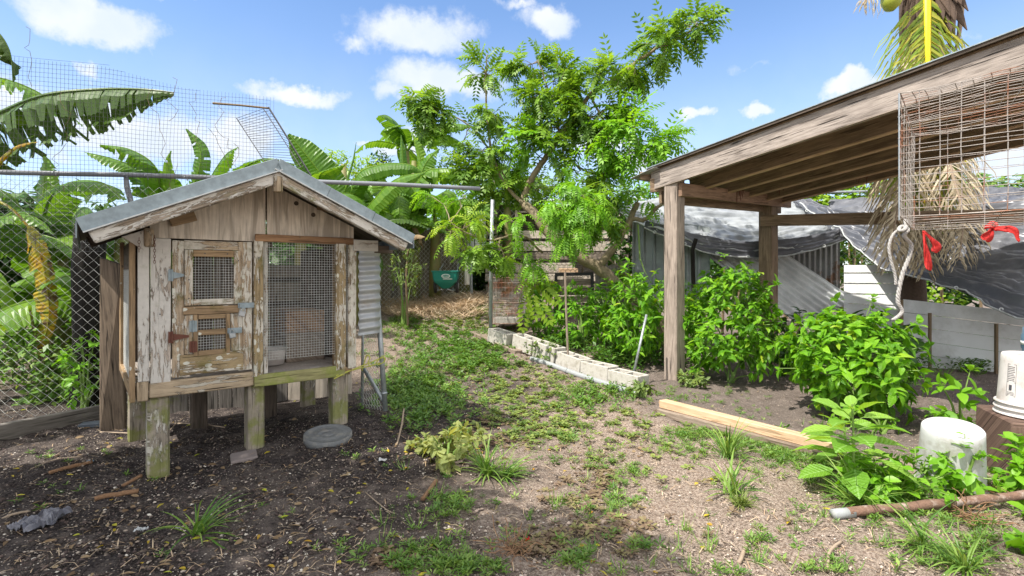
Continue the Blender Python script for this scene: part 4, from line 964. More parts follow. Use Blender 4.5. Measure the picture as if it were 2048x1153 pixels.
def build_tree():
    base = at(1345, 690, 7.9); base = onG(base)
    th = thing('leaning_tree', base, 'leaning tree with feathery compound leaves and mottled bark in the middle of the picture', 'tree')
    tk = MB()
    def limb(pp, r0, r1, name='limb'):
        P = smooth_path([at(*p) for p in pp], 5); n = len(P)
        tk.tube([p+rv(.006) for p in P], [lerp(r0, r1, i/(n-1))*(1+.12*mn.noise(Vector((i*.9, r0*99, 0)))) for i in range(n)], 10)
        return P
    P0 = [base-UP*.1] + [at(*p) for p in ((1300, 620, 7.8), (1240, 575, 7.75), (1195, 535, 7.7), (1150, 510, 7.65), (1105, 475, 7.65), (1070, 430, 7.7), (1048, 408, 7.8))]
    P0 = smooth_path(P0, 5); tk.tube([p+rv(.006) for p in P0], [lerp(.105, .062, i/(len(P0)-1))*(1+.1*mn.noise(Vector((i*.8, 0, 0)))) for i in range(len(P0))], 12)
    B = {}
    B['main'] = limb([(1048, 408, 7.8), (1050, 390, 7.8), (1068, 350, 7.7), (1094, 312, 7.6), (1137, 251, 7.5), (1180, 190, 7.4), (1228, 160, 7.3), (1290, 112, 7.2), (1350, 80, 7.1), (1410, 43, 7.0)], .055, .012)
    B['right'] = limb([(1195, 535, 7.7), (1232, 490, 7.6), (1262, 435, 7.5), (1275, 405, 7.4)], .06, .035)
    limb([(1262, 437, 7.5), (1290, 440, 7.4), (1310, 420, 7.3), (1330, 405, 7.2)], .035, .02)
    limb([(1238, 480, 7.6), (1222, 462, 7.4), (1210, 450, 7.3)], .04, .02)
    B['left'] = limb([(1048, 408, 7.8), (1010, 370, 7.9), (985, 310, 8.0), (975, 240, 8.0), (970, 160, 8.0), (975, 110, 8.0)], .03, .008)
    B['farleft'] = limb([(985, 310, 8.0), (950, 262, 8.0), (905, 232, 8.0), (860, 212, 8.0), (800, 190, 8.0)], .016, .005)
    B['mid'] = limb([(1120, 275, 7.5), (1110, 220, 7.6), (1090, 160, 7.6), (1075, 120, 7.6)], .02, .006)
    B['rt'] = limb([(1180, 190, 7.4), (1215, 250, 7.2), (1270, 275, 7.1), (1330, 295, 7.0)], .018, .006)
    B['low'] = limb([(1150, 510, 7.65), (1130, 480, 7.2), (1140, 430, 6.8), (1160, 395, 6.7)], .03, .012)
    B['lowleft'] = limb([(1085, 505, 7.5), (1040, 470, 7.1), (990, 480, 6.9), (940, 470, 6.8), (900, 445, 6.8)], .018, .006)
    B['down'] = limb([(1082, 520, 7.4), (1060, 540, 7.2), (1050, 575, 7.1), (1042, 600, 7.1)], .014, .005)
    B['r2'] = limb([(1150, 330, 7.6), (1195, 350, 7.5), (1240, 330, 7.4), (1290, 300, 7.3)], .015, .006)
    tw = MB()
    LT, LBt, LL = LB(T_DIAMOND), LB(T_DIAMOND), LB(T_DIAMOND)
    # (px, py, d, rx, ry, leaves, material, branch, size)
    CL = [(1385, 55, 7.0, 55, 38, 44, 0, 'main', 1.0), (1330, 95, 7.1, 55, 40, 44, 0, 'main', 1), (1270, 130, 7.2, 50, 34, 34, 0, 'main', 1), (1215, 165, 7.3, 45, 40, 34, 0, 'main', 1),
          (825, 195, 8.0, 40, 26, 36, 0, 'farleft', 1), (860, 215, 8.0, 40, 28, 34, 0, 'farleft', 1), (890, 245, 8.0, 38, 26, 28, 0, 'farleft', 1), (930, 275, 8.0, 30, 30, 16, 0, 'farleft', 1),
          (975, 150, 8.0, 34, 45, 36, 0, 'left', .95), (985, 225, 8.0, 36, 45, 30, 0, 'left', .95), (955, 305, 8.0, 42, 40, 40, 0, 'left', 1), (1005, 340, 7.9, 50, 38, 44, 0, 'left', 1), (950, 350, 7.9, 45, 30, 34, 0, 'left', 1), (1080, 375, 8.2, 60, 26, 34, 0, 'left', 1), (1010, 380, 8.1, 45, 22, 22, 0, 'left', 1),
          (1060, 130, 7.6, 40, 34, 36, 0, 'mid', .95), (1110, 160, 7.6, 45, 42, 44, 0, 'mid', 1), (1075, 200, 7.6, 50, 40, 44, 0, 'mid', 1), (1140, 200, 7.5, 40, 45, 40, 0, 'mid', 1), (1100, 255, 7.5, 60, 34, 50, 0, 'mid', 1),
          (1175, 240, 7.4, 45, 45, 46, 0, 'rt', 1), (1225, 215, 7.3, 40, 34, 34, 0, 'rt', 1), (1245, 255, 7.1, 55, 40, 50, 1, 'rt', 1), (1310, 290, 7.0, 40, 34, 34, 1, 'rt', 1), (1265, 305, 7.1, 50, 28, 30, 1, 'rt', 1), (1200, 300, 7.3, 40, 30, 22, 1, 'rt', 1),
          (1050, 290, 7.6, 50, 32, 40, 1, 'main', 1), (1100, 300, 7.4, 40, 30, 26, 0, 'main', 1), (1150, 350, 7.5, 50, 28, 20, 0, 'r2', 1), (1215, 360, 7.4, 50, 28, 20, 0, 'r2', 1), (1180, 395, 7.4, 55, 22, 30, 0, 'r2', 1),
          (1120, 420, 6.7, 42, 32, 46, 2, 'low', .8), (1172, 428, 6.7, 50, 40, 66, 2, 'low', .8), (1145, 462, 6.7, 44, 28, 38, 2, 'low', .8), (1208, 440, 6.9, 26, 38, 26, 0, 'low', .8), (1150, 390, 6.8, 50, 22, 36, 2, 'low', .8),
          (1040, 448, 7.0, 34, 14, 10, 2, 'lowleft', .8), (1050, 510, 7.2, 30, 16, 9, 2, 'down', .8), (930, 455, 6.8, 38, 18, 20, 3, 'lowleft', .75), (900, 470, 6.8, 26, 22, 14, 3, 'lowleft', .75), (960, 502, 6.9, 50, 20, 34, 0, 'lowleft', .8), (1010, 518, 6.9, 32, 16, 14, 0, 'lowleft', .8), 
          (885, 400, 7.8, 36, 26, 22, 2, 'lowleft', .8), (930, 405, 7.8, 30, 26, 16, 2, 'lowleft', .8), (1060, 530, 7.1, 34, 22, 14, 2, 'down', .8), (1072, 570, 7.1, 26, 24, 9, 3, 'down', .9), (1265, 385, 7.5, 34, 20, 16, 1, 'right', .8), (1300, 395, 7.4, 30, 24, 14, 1, 'right', .8), (1245, 540, 7.8, 26, 30, 10, 0, 'right', .7)]
    for (px, py, d, rx, ry, n, mi, br, sz) in CL:
        c = at(px, py, d); k = d/F; brp = B[br]
        lb = (LT, LBt, LBt, LL)[mi]
        anchor = min(brp, key=lambda q: (q-c).length)
        hub = c.lerp(anchor, .25); tw.tube([anchor, anchor.lerp(hub, .5)+rv(.03), hub], [.010, .007, .005], 5, False)
        ntw = max(3, n//6)
        for t_ in range(ntw):
            u = rv(1).normalized()*random.random()**.45; e = c+Vector((u.x*rx*k, u.y*rx*k*.95, u.z*ry*k)); 
            mid = hub.lerp(e, .5)+rv(.03)+UP*.02; tw.tube([hub, mid, e], [.006, .004, .0025], 4, False)
            out = (e-hub).normalized()
            for j in range(max(3, round(n*1.5/ntw))):
                q = mid.lerp(e, random.uniform(0, 1.05)); dd = (out*.7+rv(.55)+UP*.15).normalized()
                L_ = random.uniform(.26, .42)*sz
                up_ = (UP+rv(.35))
                if mi >= 2: compound(lb, q, dd, up_, L_*1.15, random.randint(8, 11), .080*sz, .022*sz, random.random(), 1.0, tw if j == 0 else None)
                else: compound(lb, q, dd, up_, L_, random.randint(5, 8), .088*sz, .032*sz, random.random()**.8, .7, tw if j == 0 else None)
    for (px, py) in ((1005, 640), (1062, 618)): pass
    # the hanging spray of round leaflets
    for (px, py, dx, dy) in ((1050, 600, -4, 60), (1075, 600, 26, 45), (1062, 585, 10, 50), (1085, 575, 30, 30)):
        p = at(px, py, 7.0); q = at(px+dx, py+dy, 6.95); compound(LL, p, q-p, Vector((0, -1, .2)), (q-p).length, 6, .10, .045, .6, 0)
    tk.add(tw.v, tw.f, tw.uv); tk.build('trunk', M['bark'], th, smooth=True)
    LT.build('crown', M['leaf_tree'], th); LBt.build('crown', M['leaf_bright'], th); LL.build('crown', M['leaf_lime'], th)
build_tree()

# ------------------------------------------------------------------ leafy bushes
def bush(base, rx, ry, h, n, label, mat='leaf_pepper', leaf=(.13, .065), group=None, stems=7, seed=0, z0=.12, name='pepper_bush', cat='bush', lean=(0, 0), tm=T_DROOP, whorl=6):
    rs = random.Random(seed); base = onG(base); th = thing(name, base, label, cat, group); st = MB(); lb = LB(tm)
    c0 = base+Vector((lean[0], lean[1], z0+(h-z0)*.5)); rz = (h-z0)/2
    tips = []
    nt = max(6, n//whorl)
    for i in range(nt):
        th_ = rs.uniform(0, 2*math.pi); u = rs.uniform(-.85, 1); r = math.sqrt(max(0, 1-u*u)); rad = rs.uniform(.55, 1.0)**.6
        lump = 1+(.25 if rs.random() < .08 else 0)+.42*mn.noise(Vector((math.cos(th_)*1.7+seed, math.sin(th_)*1.7, u*1.8)))
        tips.append(c0+Vector((rx*r*math.cos(th_), ry*r*math.sin(th_), rz*u))*rad*lump)
    for i in range(stems):
        t = tips[rs.randrange(nt)]; m = base.lerp(t, .5); m.z = lerp(base.z, t.z, .6); P = [base+Vector((rs.uniform(-.04, .04), rs.uniform(-.04, .04), -.03)), Vector((lerp(base.x, t.x, .35), lerp(base.y, t.y, .35), m.z)), t]
        st.tube(smooth_path(P, 3), [.012, .011, .010, .008, .006, .005, .004], 6, False)
    for t in tips:
        if rs.random() < .5: st.tube([t-(t-c0)*.45-UP*.03, t], [.005, .003], 4, False)
        out = (t-c0); out.z *= rx/max(rz, .1); out.normalize()
        for k in range(whorl):
            a = k*2.4+rs.random(); v1 = out.cross(UP).normalized() if out.cross(UP).length > .1 else Vector((1, 0, 0)); v2 = out.cross(v1)
            d = out*rs.uniform(.35, .9)+(v1*math.cos(a)+v2*math.sin(a))*.85+UP*rs.uniform(-.55, .1)
            nrm = out*.5+UP*.8+Vector((rs.gauss(0, .25), rs.gauss(0, .25), 0)); s = rs.choice((rs.uniform(.45, .8), rs.uniform(.75, 1.2)))
            lb.add(t-out*rs.uniform(0, .05)-UP*k*.008, d, nrm, leaf[0]*s, leaf[1]*s, min(1, max(0, rs.gauss(.40, .2))))
    st.build('stems', M['stemgreen'], th); lb.build('foliage', M[mat], th); return th
def P2(px, d): return Vector(((px-CX)/F*d, d, 0))
bush(P2(1698, 4.6), (.51), .46, 1.0, 2300, 'round bright green bush with drooping leaves, in front of the white siding', leaf=(.108, .055), seed=1, z0=.02)
bush(P2(1462, 6.0), .53, .5, 1.36, 2500, 'large bright green bush filling the space between the two shed posts', leaf=(.104, .05), seed=2, z0=.02)
bush(P2(1262, 6.5), .38, .42, 1.16, 1000, 'tall green bush behind the end of the concrete blocks, left of the front shed post', leaf=(.115, .044), seed=3, z0=.02)
bush(P2(1165, 7.0), .36, .34, .88, 650, 'medium green bush behind the thin brown stake standing in the blocks', leaf=(.105, .042), seed=4, z0=.02)
bush(P2(1092, 7.3), .30, .28, .86, 480, 'small green bush beside the rusty wire crate', leaf=(.105, .042), seed=5, z0=.02)
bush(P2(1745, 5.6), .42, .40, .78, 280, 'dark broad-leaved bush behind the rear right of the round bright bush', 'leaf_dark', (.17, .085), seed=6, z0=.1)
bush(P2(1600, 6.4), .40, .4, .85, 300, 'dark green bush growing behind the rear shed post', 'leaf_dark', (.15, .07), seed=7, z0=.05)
bush(P2(1345, 7.0), .5, .4, 1.15, 800, 'green bush behind the front shed post next to the grey tin wall', 'leaf_pepper', (.12, .05), seed=8, z0=.05)
bush(P2(1215, 7.4), .45, .3, .85, 520, 'low green bush under the leaning tree trunk', 'leaf_pepper', (.11, .045), seed=9, z0=.05)
bush(Vector((-3.85, 4.75, 0)), .22, .2, .8, 260, 'small bright shrub growing against the charred post behind the fence', 'leaf_bright', (.075, .04), seed=12, z0=.0, name='shrub', cat='shrub', tm=T_FOLD)
bush(P2(808, 8.3), .30, .3, 1.45, 520, 'slim feathery green shrub with thin trunks in front of the far chain link fence', 'leaf_weed', (.06, .025), seed=13, z0=.45, name='shrub', cat='shrub', tm=T_FOLD)
def sapling():
    b = onG(P2(816, 8.2)); th = thing('sapling', b, 'thin bare-stemmed sapling with one curled brown leaf beside the far chain link fence', 'sapling')
    MB().tube([b, at(812, 560, 8.2), at(815, 510, 8.2), at(820, 478, 8.2)], [.018, .015, .012, .008], 6).build('stem', M['stembrown'], th)
    leaf_obj(banana_leaf([at(820, 490, 8.2), at(822, 478, 8.2), at(834, 470, 8.2), at(850, 474, 8.1)], .08, droopL=60, droopR=70), 'leaf_dead', th)
sapling()

# ------------------------------------------------------------------ concrete blocks, pipe, stakes, timbers
def blocks():
    D0 = Vector((1.34, 5.35, 0)); dirv = Vector((-.63, .777, 0)); side = Vector((.777, .63, 0))
    g = 'concrete blocks edging the bed'
    lab = ['nearest hollow concrete block, beside the foot of the front shed post', 'second concrete block from the front shed post, next to the leaning grey stake', 'middle concrete block with the thin brown stake standing in its hole',
           'dark-streaked concrete block overgrown with dry weeds', 'concrete block just past the weedy one, second from the far end', 'furthest hollow concrete block at the foot of the galvanised pole']
    me = None
    def mk():
        L, W, Ht, w_ = .395, .19, .19, .032; mb = MB(); n = lambda: random.uniform(-.002, .002)
        X, Y = Vector((1, 0, 0)), Vector((0, 1, 0))
        for y in (-W/2+w_/2, W/2-w_/2): mb.box((0, y, Ht/2), X*L, Y*w_, UP*Ht, .002)
        for x in (-L/2+w_/2, 0, L/2-w_/2): mb.box((x, 0, Ht/2-.001), X*w_, Y*(W-2*w_-.001), UP*(Ht-.003), .0015)
        return mb
    x = 0
    for i in range(6):
        gap = .012 if i != 4 else .02
        c = D0+dirv*(x+.2)+side*(random.uniform(-.01, .01)+(.0, .0, .0, .01, .015, -.02)[i]); x += .395+gap+(0, 0, .0, .02, .06, 0)[i]
        c = onG(c, -.03+.03*(i > 2)); o = mk().build('concrete_block', M['concrete'], None, bevel=.004)
        tag(o, lab[i], 'concrete block', g); o.location = c
        a = math.atan2(dirv.y, dirv.x)+random.uniform(-.03, .03); o.rotation_euler = (random.uniform(-.02, .02), -.13 if i > 1 else -.04, a)
    P = [onG(D0+side*-.17+dirv*t+side*(.03*math.sin(t*2)), .02) for t in np.linspace(-.05, 1.55, 9)]
    pp = MB(); 
    for a, b in ((0, 3), (3, 5), (5, 8)): pp.tube(P[a:b]+[P[b]-(P[b]-P[b-1])*.03], .030, 12)
    o = pp.build('grey_pipe', M['pvc'], None, smooth=False); tag(o, 'cracked pale grey pipe lying along the foot of the concrete blocks', 'pipe')
    o = MB().tube([at(1136, 712, 6.15), at(1133, 640, 6.15), at(1130, 545, 6.15)], .013, 8).build('brown_stake', M['plank'], None); tag(o, 'thin straight brown stake standing in a concrete block', 'stake')
    o = MB().tube([at(1268, 745, 5.6), at(1293, 630, 5.75)], .014, 8).build('grey_stake', M['pipe'], None, smooth=True); tag(o, 'short leaning grey metal stake behind the nearest blocks', 'stake')
    b = onG(P2(981, 7.35)); o = MB().tube([b-UP*.1, at(982, 520, 7.35), at(985, 400, 7.35)], .026, 12).build('galvanised_pole', M['pipe'], None, smooth=True); tag(o, 'tall galvanised pole at the far end of the concrete blocks', 'pole')
blocks()
def timbers():
    a = onG(Vector((1.335, 4.66, 0))); b = onG(Vector((2.20, 3.50, 0)))
    e = (b-a).normalized()*.9
    o = MB().beam(a+UP*.085, b+UP*.085, .095, .062, jit=.002).build('new_timber', M['newwood'], None, bevel=.004); tag(o, 'fresh orange-yellow timber lying on top of the older plank at the edge of the bed', 'timber')
    o = MB().beam(a+UP*.02+Vector((-.03, -.03, 0)), b+UP*.02+Vector((-.02, -.02, 0)), .10, .062, jit=.002).build('old_timber', M['plank'], None, bevel=.005); tag(o, 'grey weathered timber lying on the ground under the new yellow timber', 'timber')
    a, b = G(948, 668), G(1040, 708)
    o = MB().beam(onG(a, .02), onG(b, .02), .16, .05, jit=.004).build('brown_plank', M['plank'], None, bevel=.005); tag(o, 'short brown plank lying on the ground before the furthest concrete block', 'plank')
timbers()
# ------------------------------------------------------------------ open shed on the right
def build_shed():
    th = thing('open_shed', onG(Vector((3.2, 5.5, 0))), 'open timber lean-to shed with a sloping plank roof on rough posts', 'shed')
    RD = Vector((.68, -1, .15)); HD_ = Vector((.774, .634, 0)); B0 = Vector((1.66, 6.12, 0))
    FP = Vector((1.845, 5.97, 0)); RP = Vector((3.645, 7.46, 0)); side = Vector((-RD.x, -RD.y, 0)).normalized()
    def post(c, z1, w_=.165, mat='shed'):
        c = onG(c, -.1); MB().box((c.x, c.y, (c.z+z1)/2), HD_*w_, Vector((-.634, .774, 0))*w_, UP*(z1-c.z), .004).build('post', M[mat], th, bevel=.008)
    post(FP, 2.40); post(RP, 2.30, .19, 'sheddark')
    post(FP+Vector((RD.x, RD.y, 0))*3.3, 2.68); post(RP+Vector((RD.x, RD.y, 0))*3.3, 2.68, .165, 'sheddark')
    def raf(k0, i, z=2.25, h=.215, mat='sheddark', L=3.75, w_=.05):
        a = B0+HD_*i+UP*z+RD*k0; b = B0+HD_*i+UP*z+RD*L
        return MB().beam(a+UP*h/2, b+UP*h/2, w_, h, jit=.003).build('rafter', M[mat], th, bevel=.004)
    raf(-.02, 0, mat='shedbeam')
    for k in (.54, 1.06, 1.6, 2.1, 2.55):
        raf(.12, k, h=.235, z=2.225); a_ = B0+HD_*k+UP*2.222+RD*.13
        MB().beam(a_, a_+RD*3.6, .062, .012).build('rafter_lit_strip', M['newwood'], th)  # paler strip paints the light bounced from the ground onto the rafter's underside
    a_ = B0+UP*2.245+RD*0; MB().beam(a_, a_+RD*3.7, .055, .010).build('rafter_lit_strip', M['shed'], th)  # same painted bounce light along the underside of the front beam
    # deck and roof edge
    n = 7
    for k in range(n):
        a, b = k*.37, (k+1)*.37
        MB().poly([B0+HD_*(-.03+i)+UP*(2.47)+RD*kk for i, kk in ((a, -.03), (b-.006, -.03), (b-.006, 3.78), (a, 3.78))], .018, UP, RD).build('roof_board', M['shedply'], th)
    MB().poly([B0+HD_*i+UP*2.492+RD*kk for i, kk in ((-.06, -.06), (2.7, -.06), (2.7, 3.8), (-.06, 3.8))], .018, UP).build('roof_sheet', M['darkwood'], th)
    fl = MB(); a = B0+UP*2.478+HD_*-.065
    fl.beam(a-RD*.05+UP*.004, a+RD*3.8+UP*.004, .012, .028); fl.build('roof_edge', M['darkwood'], th)
    MB().beam(a-RD*.05+UP*.018, a+RD*3.8+UP*.018, .03, .008).build('roof_edge', M['galv'], th)
    MB().sheet(lambda u, v: B0+UP*2.46+HD_*(-.13+u*.4)+RD*(-.22+v*.3)+UP*(-.03*(1-v)), 6, 4).build('roof_flap', M['tin'], th, solid=.004)
    # boards across the front
    def hb(px0, y0, px1, y1, d0, d1, h, mat, w_=.04, name='cross_board'):
        p, q = at(px0, y0, d0), at(px1, y1, d1); return MB().beam(p, q, w_, h, jit=.003).build(name, M[mat], th, bevel=.004)
    hb(1360, 380, 1580, 406, 5.86, 7.62, .15, 'header'); hb(1320, 393, 1560, 416, 6.08, 7.75, .17, 'sheddark')
    hb(1280, 352, 1312, 356, 6.2, 6.22, .09, 'sheddark'); hb(1300, 372, 1345, 368, 6.12, 6.05, .16, 'sheddark'); 
    p, q = at(1521, 442, 7.32), at(1830, 436, 6.4); MB().beam(p, p+(q-p)*2.1, .045, .155, jit=.003).build('rail', M['sheddark'], th, bevel=.004)
    for (px, py, d) in ((1478, 385, 6.6), (1560, 372, 6.9), (1725, 350, 6.4)):
        fr = MB()
        for k in range(12):
            p = at(px+random.uniform(-10, 10), py-25, d); fr.tube([p, p+Vector((random.uniform(-.03, .03), 0, -random.uniform(.08, .3)))], .004, 4)
        fr.build('frayed_fibre', M['rustred'], th)
build_shed()
# ------------------------------------------------------------------ wire cage hanging from the shed
def build_cage():
    C = Vector((1.035, 1.40, 0)); U = Vector((.76, -.65, 0)); V_ = Vector((.65, .76, 0))*.92; z0, z1 = 1.405, 1.735
    th = thing('wire_cage', C+U*.3+V_*.3+UP*z0, 'rusty welded wire cage hanging under the shed roof at the upper right', 'cage')
    WL, DL = 1.0, .60
    def pt(a, b, z): return C+U*a+V_*b+UP*z+Vector((0, 0, .006*mn.noise(Vector((a*4, b*4, z*3)))))
    def face(fn, Lh, Lv, ph, pv, name, mat, sag=.004):
        mb = MB(); n = max(1, round(Lh/ph))
        w_ = lambda a, b: fn(a, b)+rv(.0006)+Vector((0, sag*mn.noise(Vector((a*5, b*5, 0))), sag*.5*mn.noise(Vector((a*5, b*5, 7)))))
        for i in range(n+1): mb.tube([w_(i*Lh/n, j*Lv/6) for j in range(7)], .00115, 5, False)
        m_ = max(1, round(Lv/pv))
        for j in range(m_+1): mb.tube([w_(-.006+(Lh+.006)*i/10, j*Lv/m_)+Vector((0, -.002, 0)) for i in range(11)], .0009, 5, False)
        return mb.build(name, M[mat], th)
    Hh = z1-z0
    face(lambda a, b: pt(a, 0, z0+b), WL, Hh, .042, .0205, 'front_mesh', 'rustwire')
    face(lambda a, b: pt(0, a, z0+b), DL, Hh, .075, .0205, 'side_mesh', 'rustwire')
    face(lambda a, b: pt(a, DL, z0+b), WL, Hh, .09, .045, 'back_mesh', 'rustwire')
    face(lambda a, b: pt(a, b, z0), WL, DL, .10, .085, 'floor_mesh', 'rustwire', .004)
    face(lambda a, b: pt(a, b, z1+.05*a+.02*math.sin(a*9)*math.sin(b*7)), WL, DL, .03, .03, 'top_mesh', 'rustwire', .03)
    MB().tube([pt(-.002, -.002, z0-.01), pt(-.002, -.002, z1)], .0019, 6).build('corner_rod', M['pipe'], th)
    q_ = C+U*(WL+.05)+V_*.3; MB().box((q_.x, q_.y, (z1+.06+gz(q_.x, q_.y))/2), (.09, 0, 0), (0, .09, 0), (0, 0, z1+.1-gz(q_.x, q_.y)), .003).build('support_post', M['shed'], th, bevel=.005)
    for zz in (z0-.02, z1+.03): MB().beam(C+U*(WL+.012)-V_*.02+UP*zz, C+U*(WL+.012)+V_*(DL+.05)+UP*zz, .04, .04).build('support_rail', M['shed'], th)
    # ribbons
    def ribbon(name, pts, w_, lab):
        P = smooth_path([at(*p) for p in pts], 6); mb = MB(); n = len(P)
        mb.sheet(lambda u, v: P[min(n-1, round(v*(n-1)))]+Vector((1, .2+.5*math.sin(v*9), .3*math.cos(v*6))).normalized()*w_*(u-.5)*(.7+.5*math.sin(v*3.1))+Vector((0, .006*math.sin(u*6+v*8), 0)), 4, n-1)
        o = mb.build(name, M['red'], None, smooth=True, solid=.001); return o
    r = MB()
    def rib(pts, w_, mb, ax=(1, .3, 0)):
        P = smooth_path([at(*p) for p in pts], 6); n = len(P); ax = Vector(ax)
        mb.sheet(lambda u, v: P[min(n-1, round(v*(n-1)))]+(ax+Vector((0, .6*math.sin(v*7), .25*math.sin(v*5)))).normalized()*w_*(u-.5)*(.55+.6*min(1, v*2.5))+Vector((0, .004*math.sin(u*9+v*8), 0)), 5, n-1)
    rib([(1848, 462, 1.9), (1850, 490, 1.9), (1856, 520, 1.9), (1858, 541, 1.9)], .024, r); rib([(1848, 462, 1.9), (1862, 478, 1.9), (1874, 492, 1.9), (1868, 505, 1.9)], .028, r)
    o = r.build('red_ribbon', M['red'], None, smooth=True, solid=.001); tag(o, 'red cloth ribbon hanging down from the left end of the cage floor', 'ribbon', 'red ribbons tied to the wire cage')
    r = MB(); rib([(1985, 453, 1.75), (1978, 465, 1.74), (1972, 483, 1.74)], .034, r); rib([(1980, 458, 1.75), (2005, 458, 1.72), (2030, 462, 1.7), (2038, 480, 1.7)], .020, r, (.3, .2, 1)); rib([(1968, 456, 1.75), (1985, 450, 1.74), (2000, 455, 1.73)], .022, r, (0, .3, 1)); rib([(1988, 445, 1.74), (1992, 452, 1.74), (1990, 462, 1.74)], .015, r)
    o = r.build('red_ribbon', M['red'], None, smooth=True, solid=.001); tag(o, 'red ribbon tied in a bow under the cage near the right edge', 'ribbon', 'red ribbons tied to the wire cage')
    # rope
    th2 = thing('white_rope', at(1808, 470, 1.8), 'knotted dirty white braided rope hanging from the lower left corner of the wire cage', 'rope')
    def braid(pts, r_):
        P = smooth_path([at(*p) for p in pts], 10); mb = MB(); n = len(P)
        for s_ in range(3):
            Q = []
            for i, p in enumerate(P):
                a = i*.75+s_*2.094; Q.append(p+Vector((math.cos(a)*r_*.55, math.sin(a)*r_*.55, 0)))
            mb.tube(Q, r_*.62, 6)
        return mb
    braid([(1811, 440, 1.8), (1812, 455, 1.78), (1803, 462, 1.77), (1798, 458, 1.8), (1806, 452, 1.82), (1816, 460, 1.78), (1808, 472, 1.78), (1822, 490, 1.8), (1818, 515, 1.8), (1806, 545, 1.8), (1798, 580, 1.8), (1796, 605, 1.8), (1804, 622, 1.8), (1798, 632, 1.8), (1786, 640, 1.8)], .0062).build('rope_strand', M['rope'], th2, smooth=True)
    braid([(1800, 458, 1.8), (1786, 470, 1.8), (1778, 495, 1.8), (1783, 525, 1.8), (1790, 550, 1.8), (1792, 570, 1.8)], .0045).build('rope_strand', M['rope'], th2, smooth=True)
build_cage()
# ------------------------------------------------------------------ coconut palm
def frond(pts, LLt, n, spread, mat, th, rmat='rachis', rr=.03, droop=.8, keep=1.0, name='frond', wd=.022):
    P = smooth_path([Vector(p) for p in pts], 8); fr = MB().tube(P, [rr*(1-.75*i/(len(P)-1)) for i in range(len(P))], 7).build(name, M[rmat], th, smooth=True)
    lb = LB(T_BLADE)
    for i in range(n):
        t = .08+.92*i/n; p, d = path_at(P, t); s = d.cross(Vector((0, -1, .15))).normalized()
        for sg in (-1, 1):
            if random.random() > keep: continue
            L_ = LLt*(math.sin(math.pi*min(1, t*.8+.18))**.6)*random.uniform(.75, 1.1)
            dd = (s*sg*spread+d*.7-UP*droop*random.uniform(.3, 1)+rv(.07)).normalized(); m_ = dd.cross(Vector((0, 0, 1)))
            seg = 3; q = Vector(p); c = random.random()
            for k in range(seg):
                lb.add(q, dd, Vector((0, -1, .3))+rv(.3), L_/seg*1.08, wd*(1.1-.25*k), c); q = q+dd*(L_/seg); dd = (dd-UP*.28).normalized()
    lb.build('leaflets', M[mat], fr); return fr
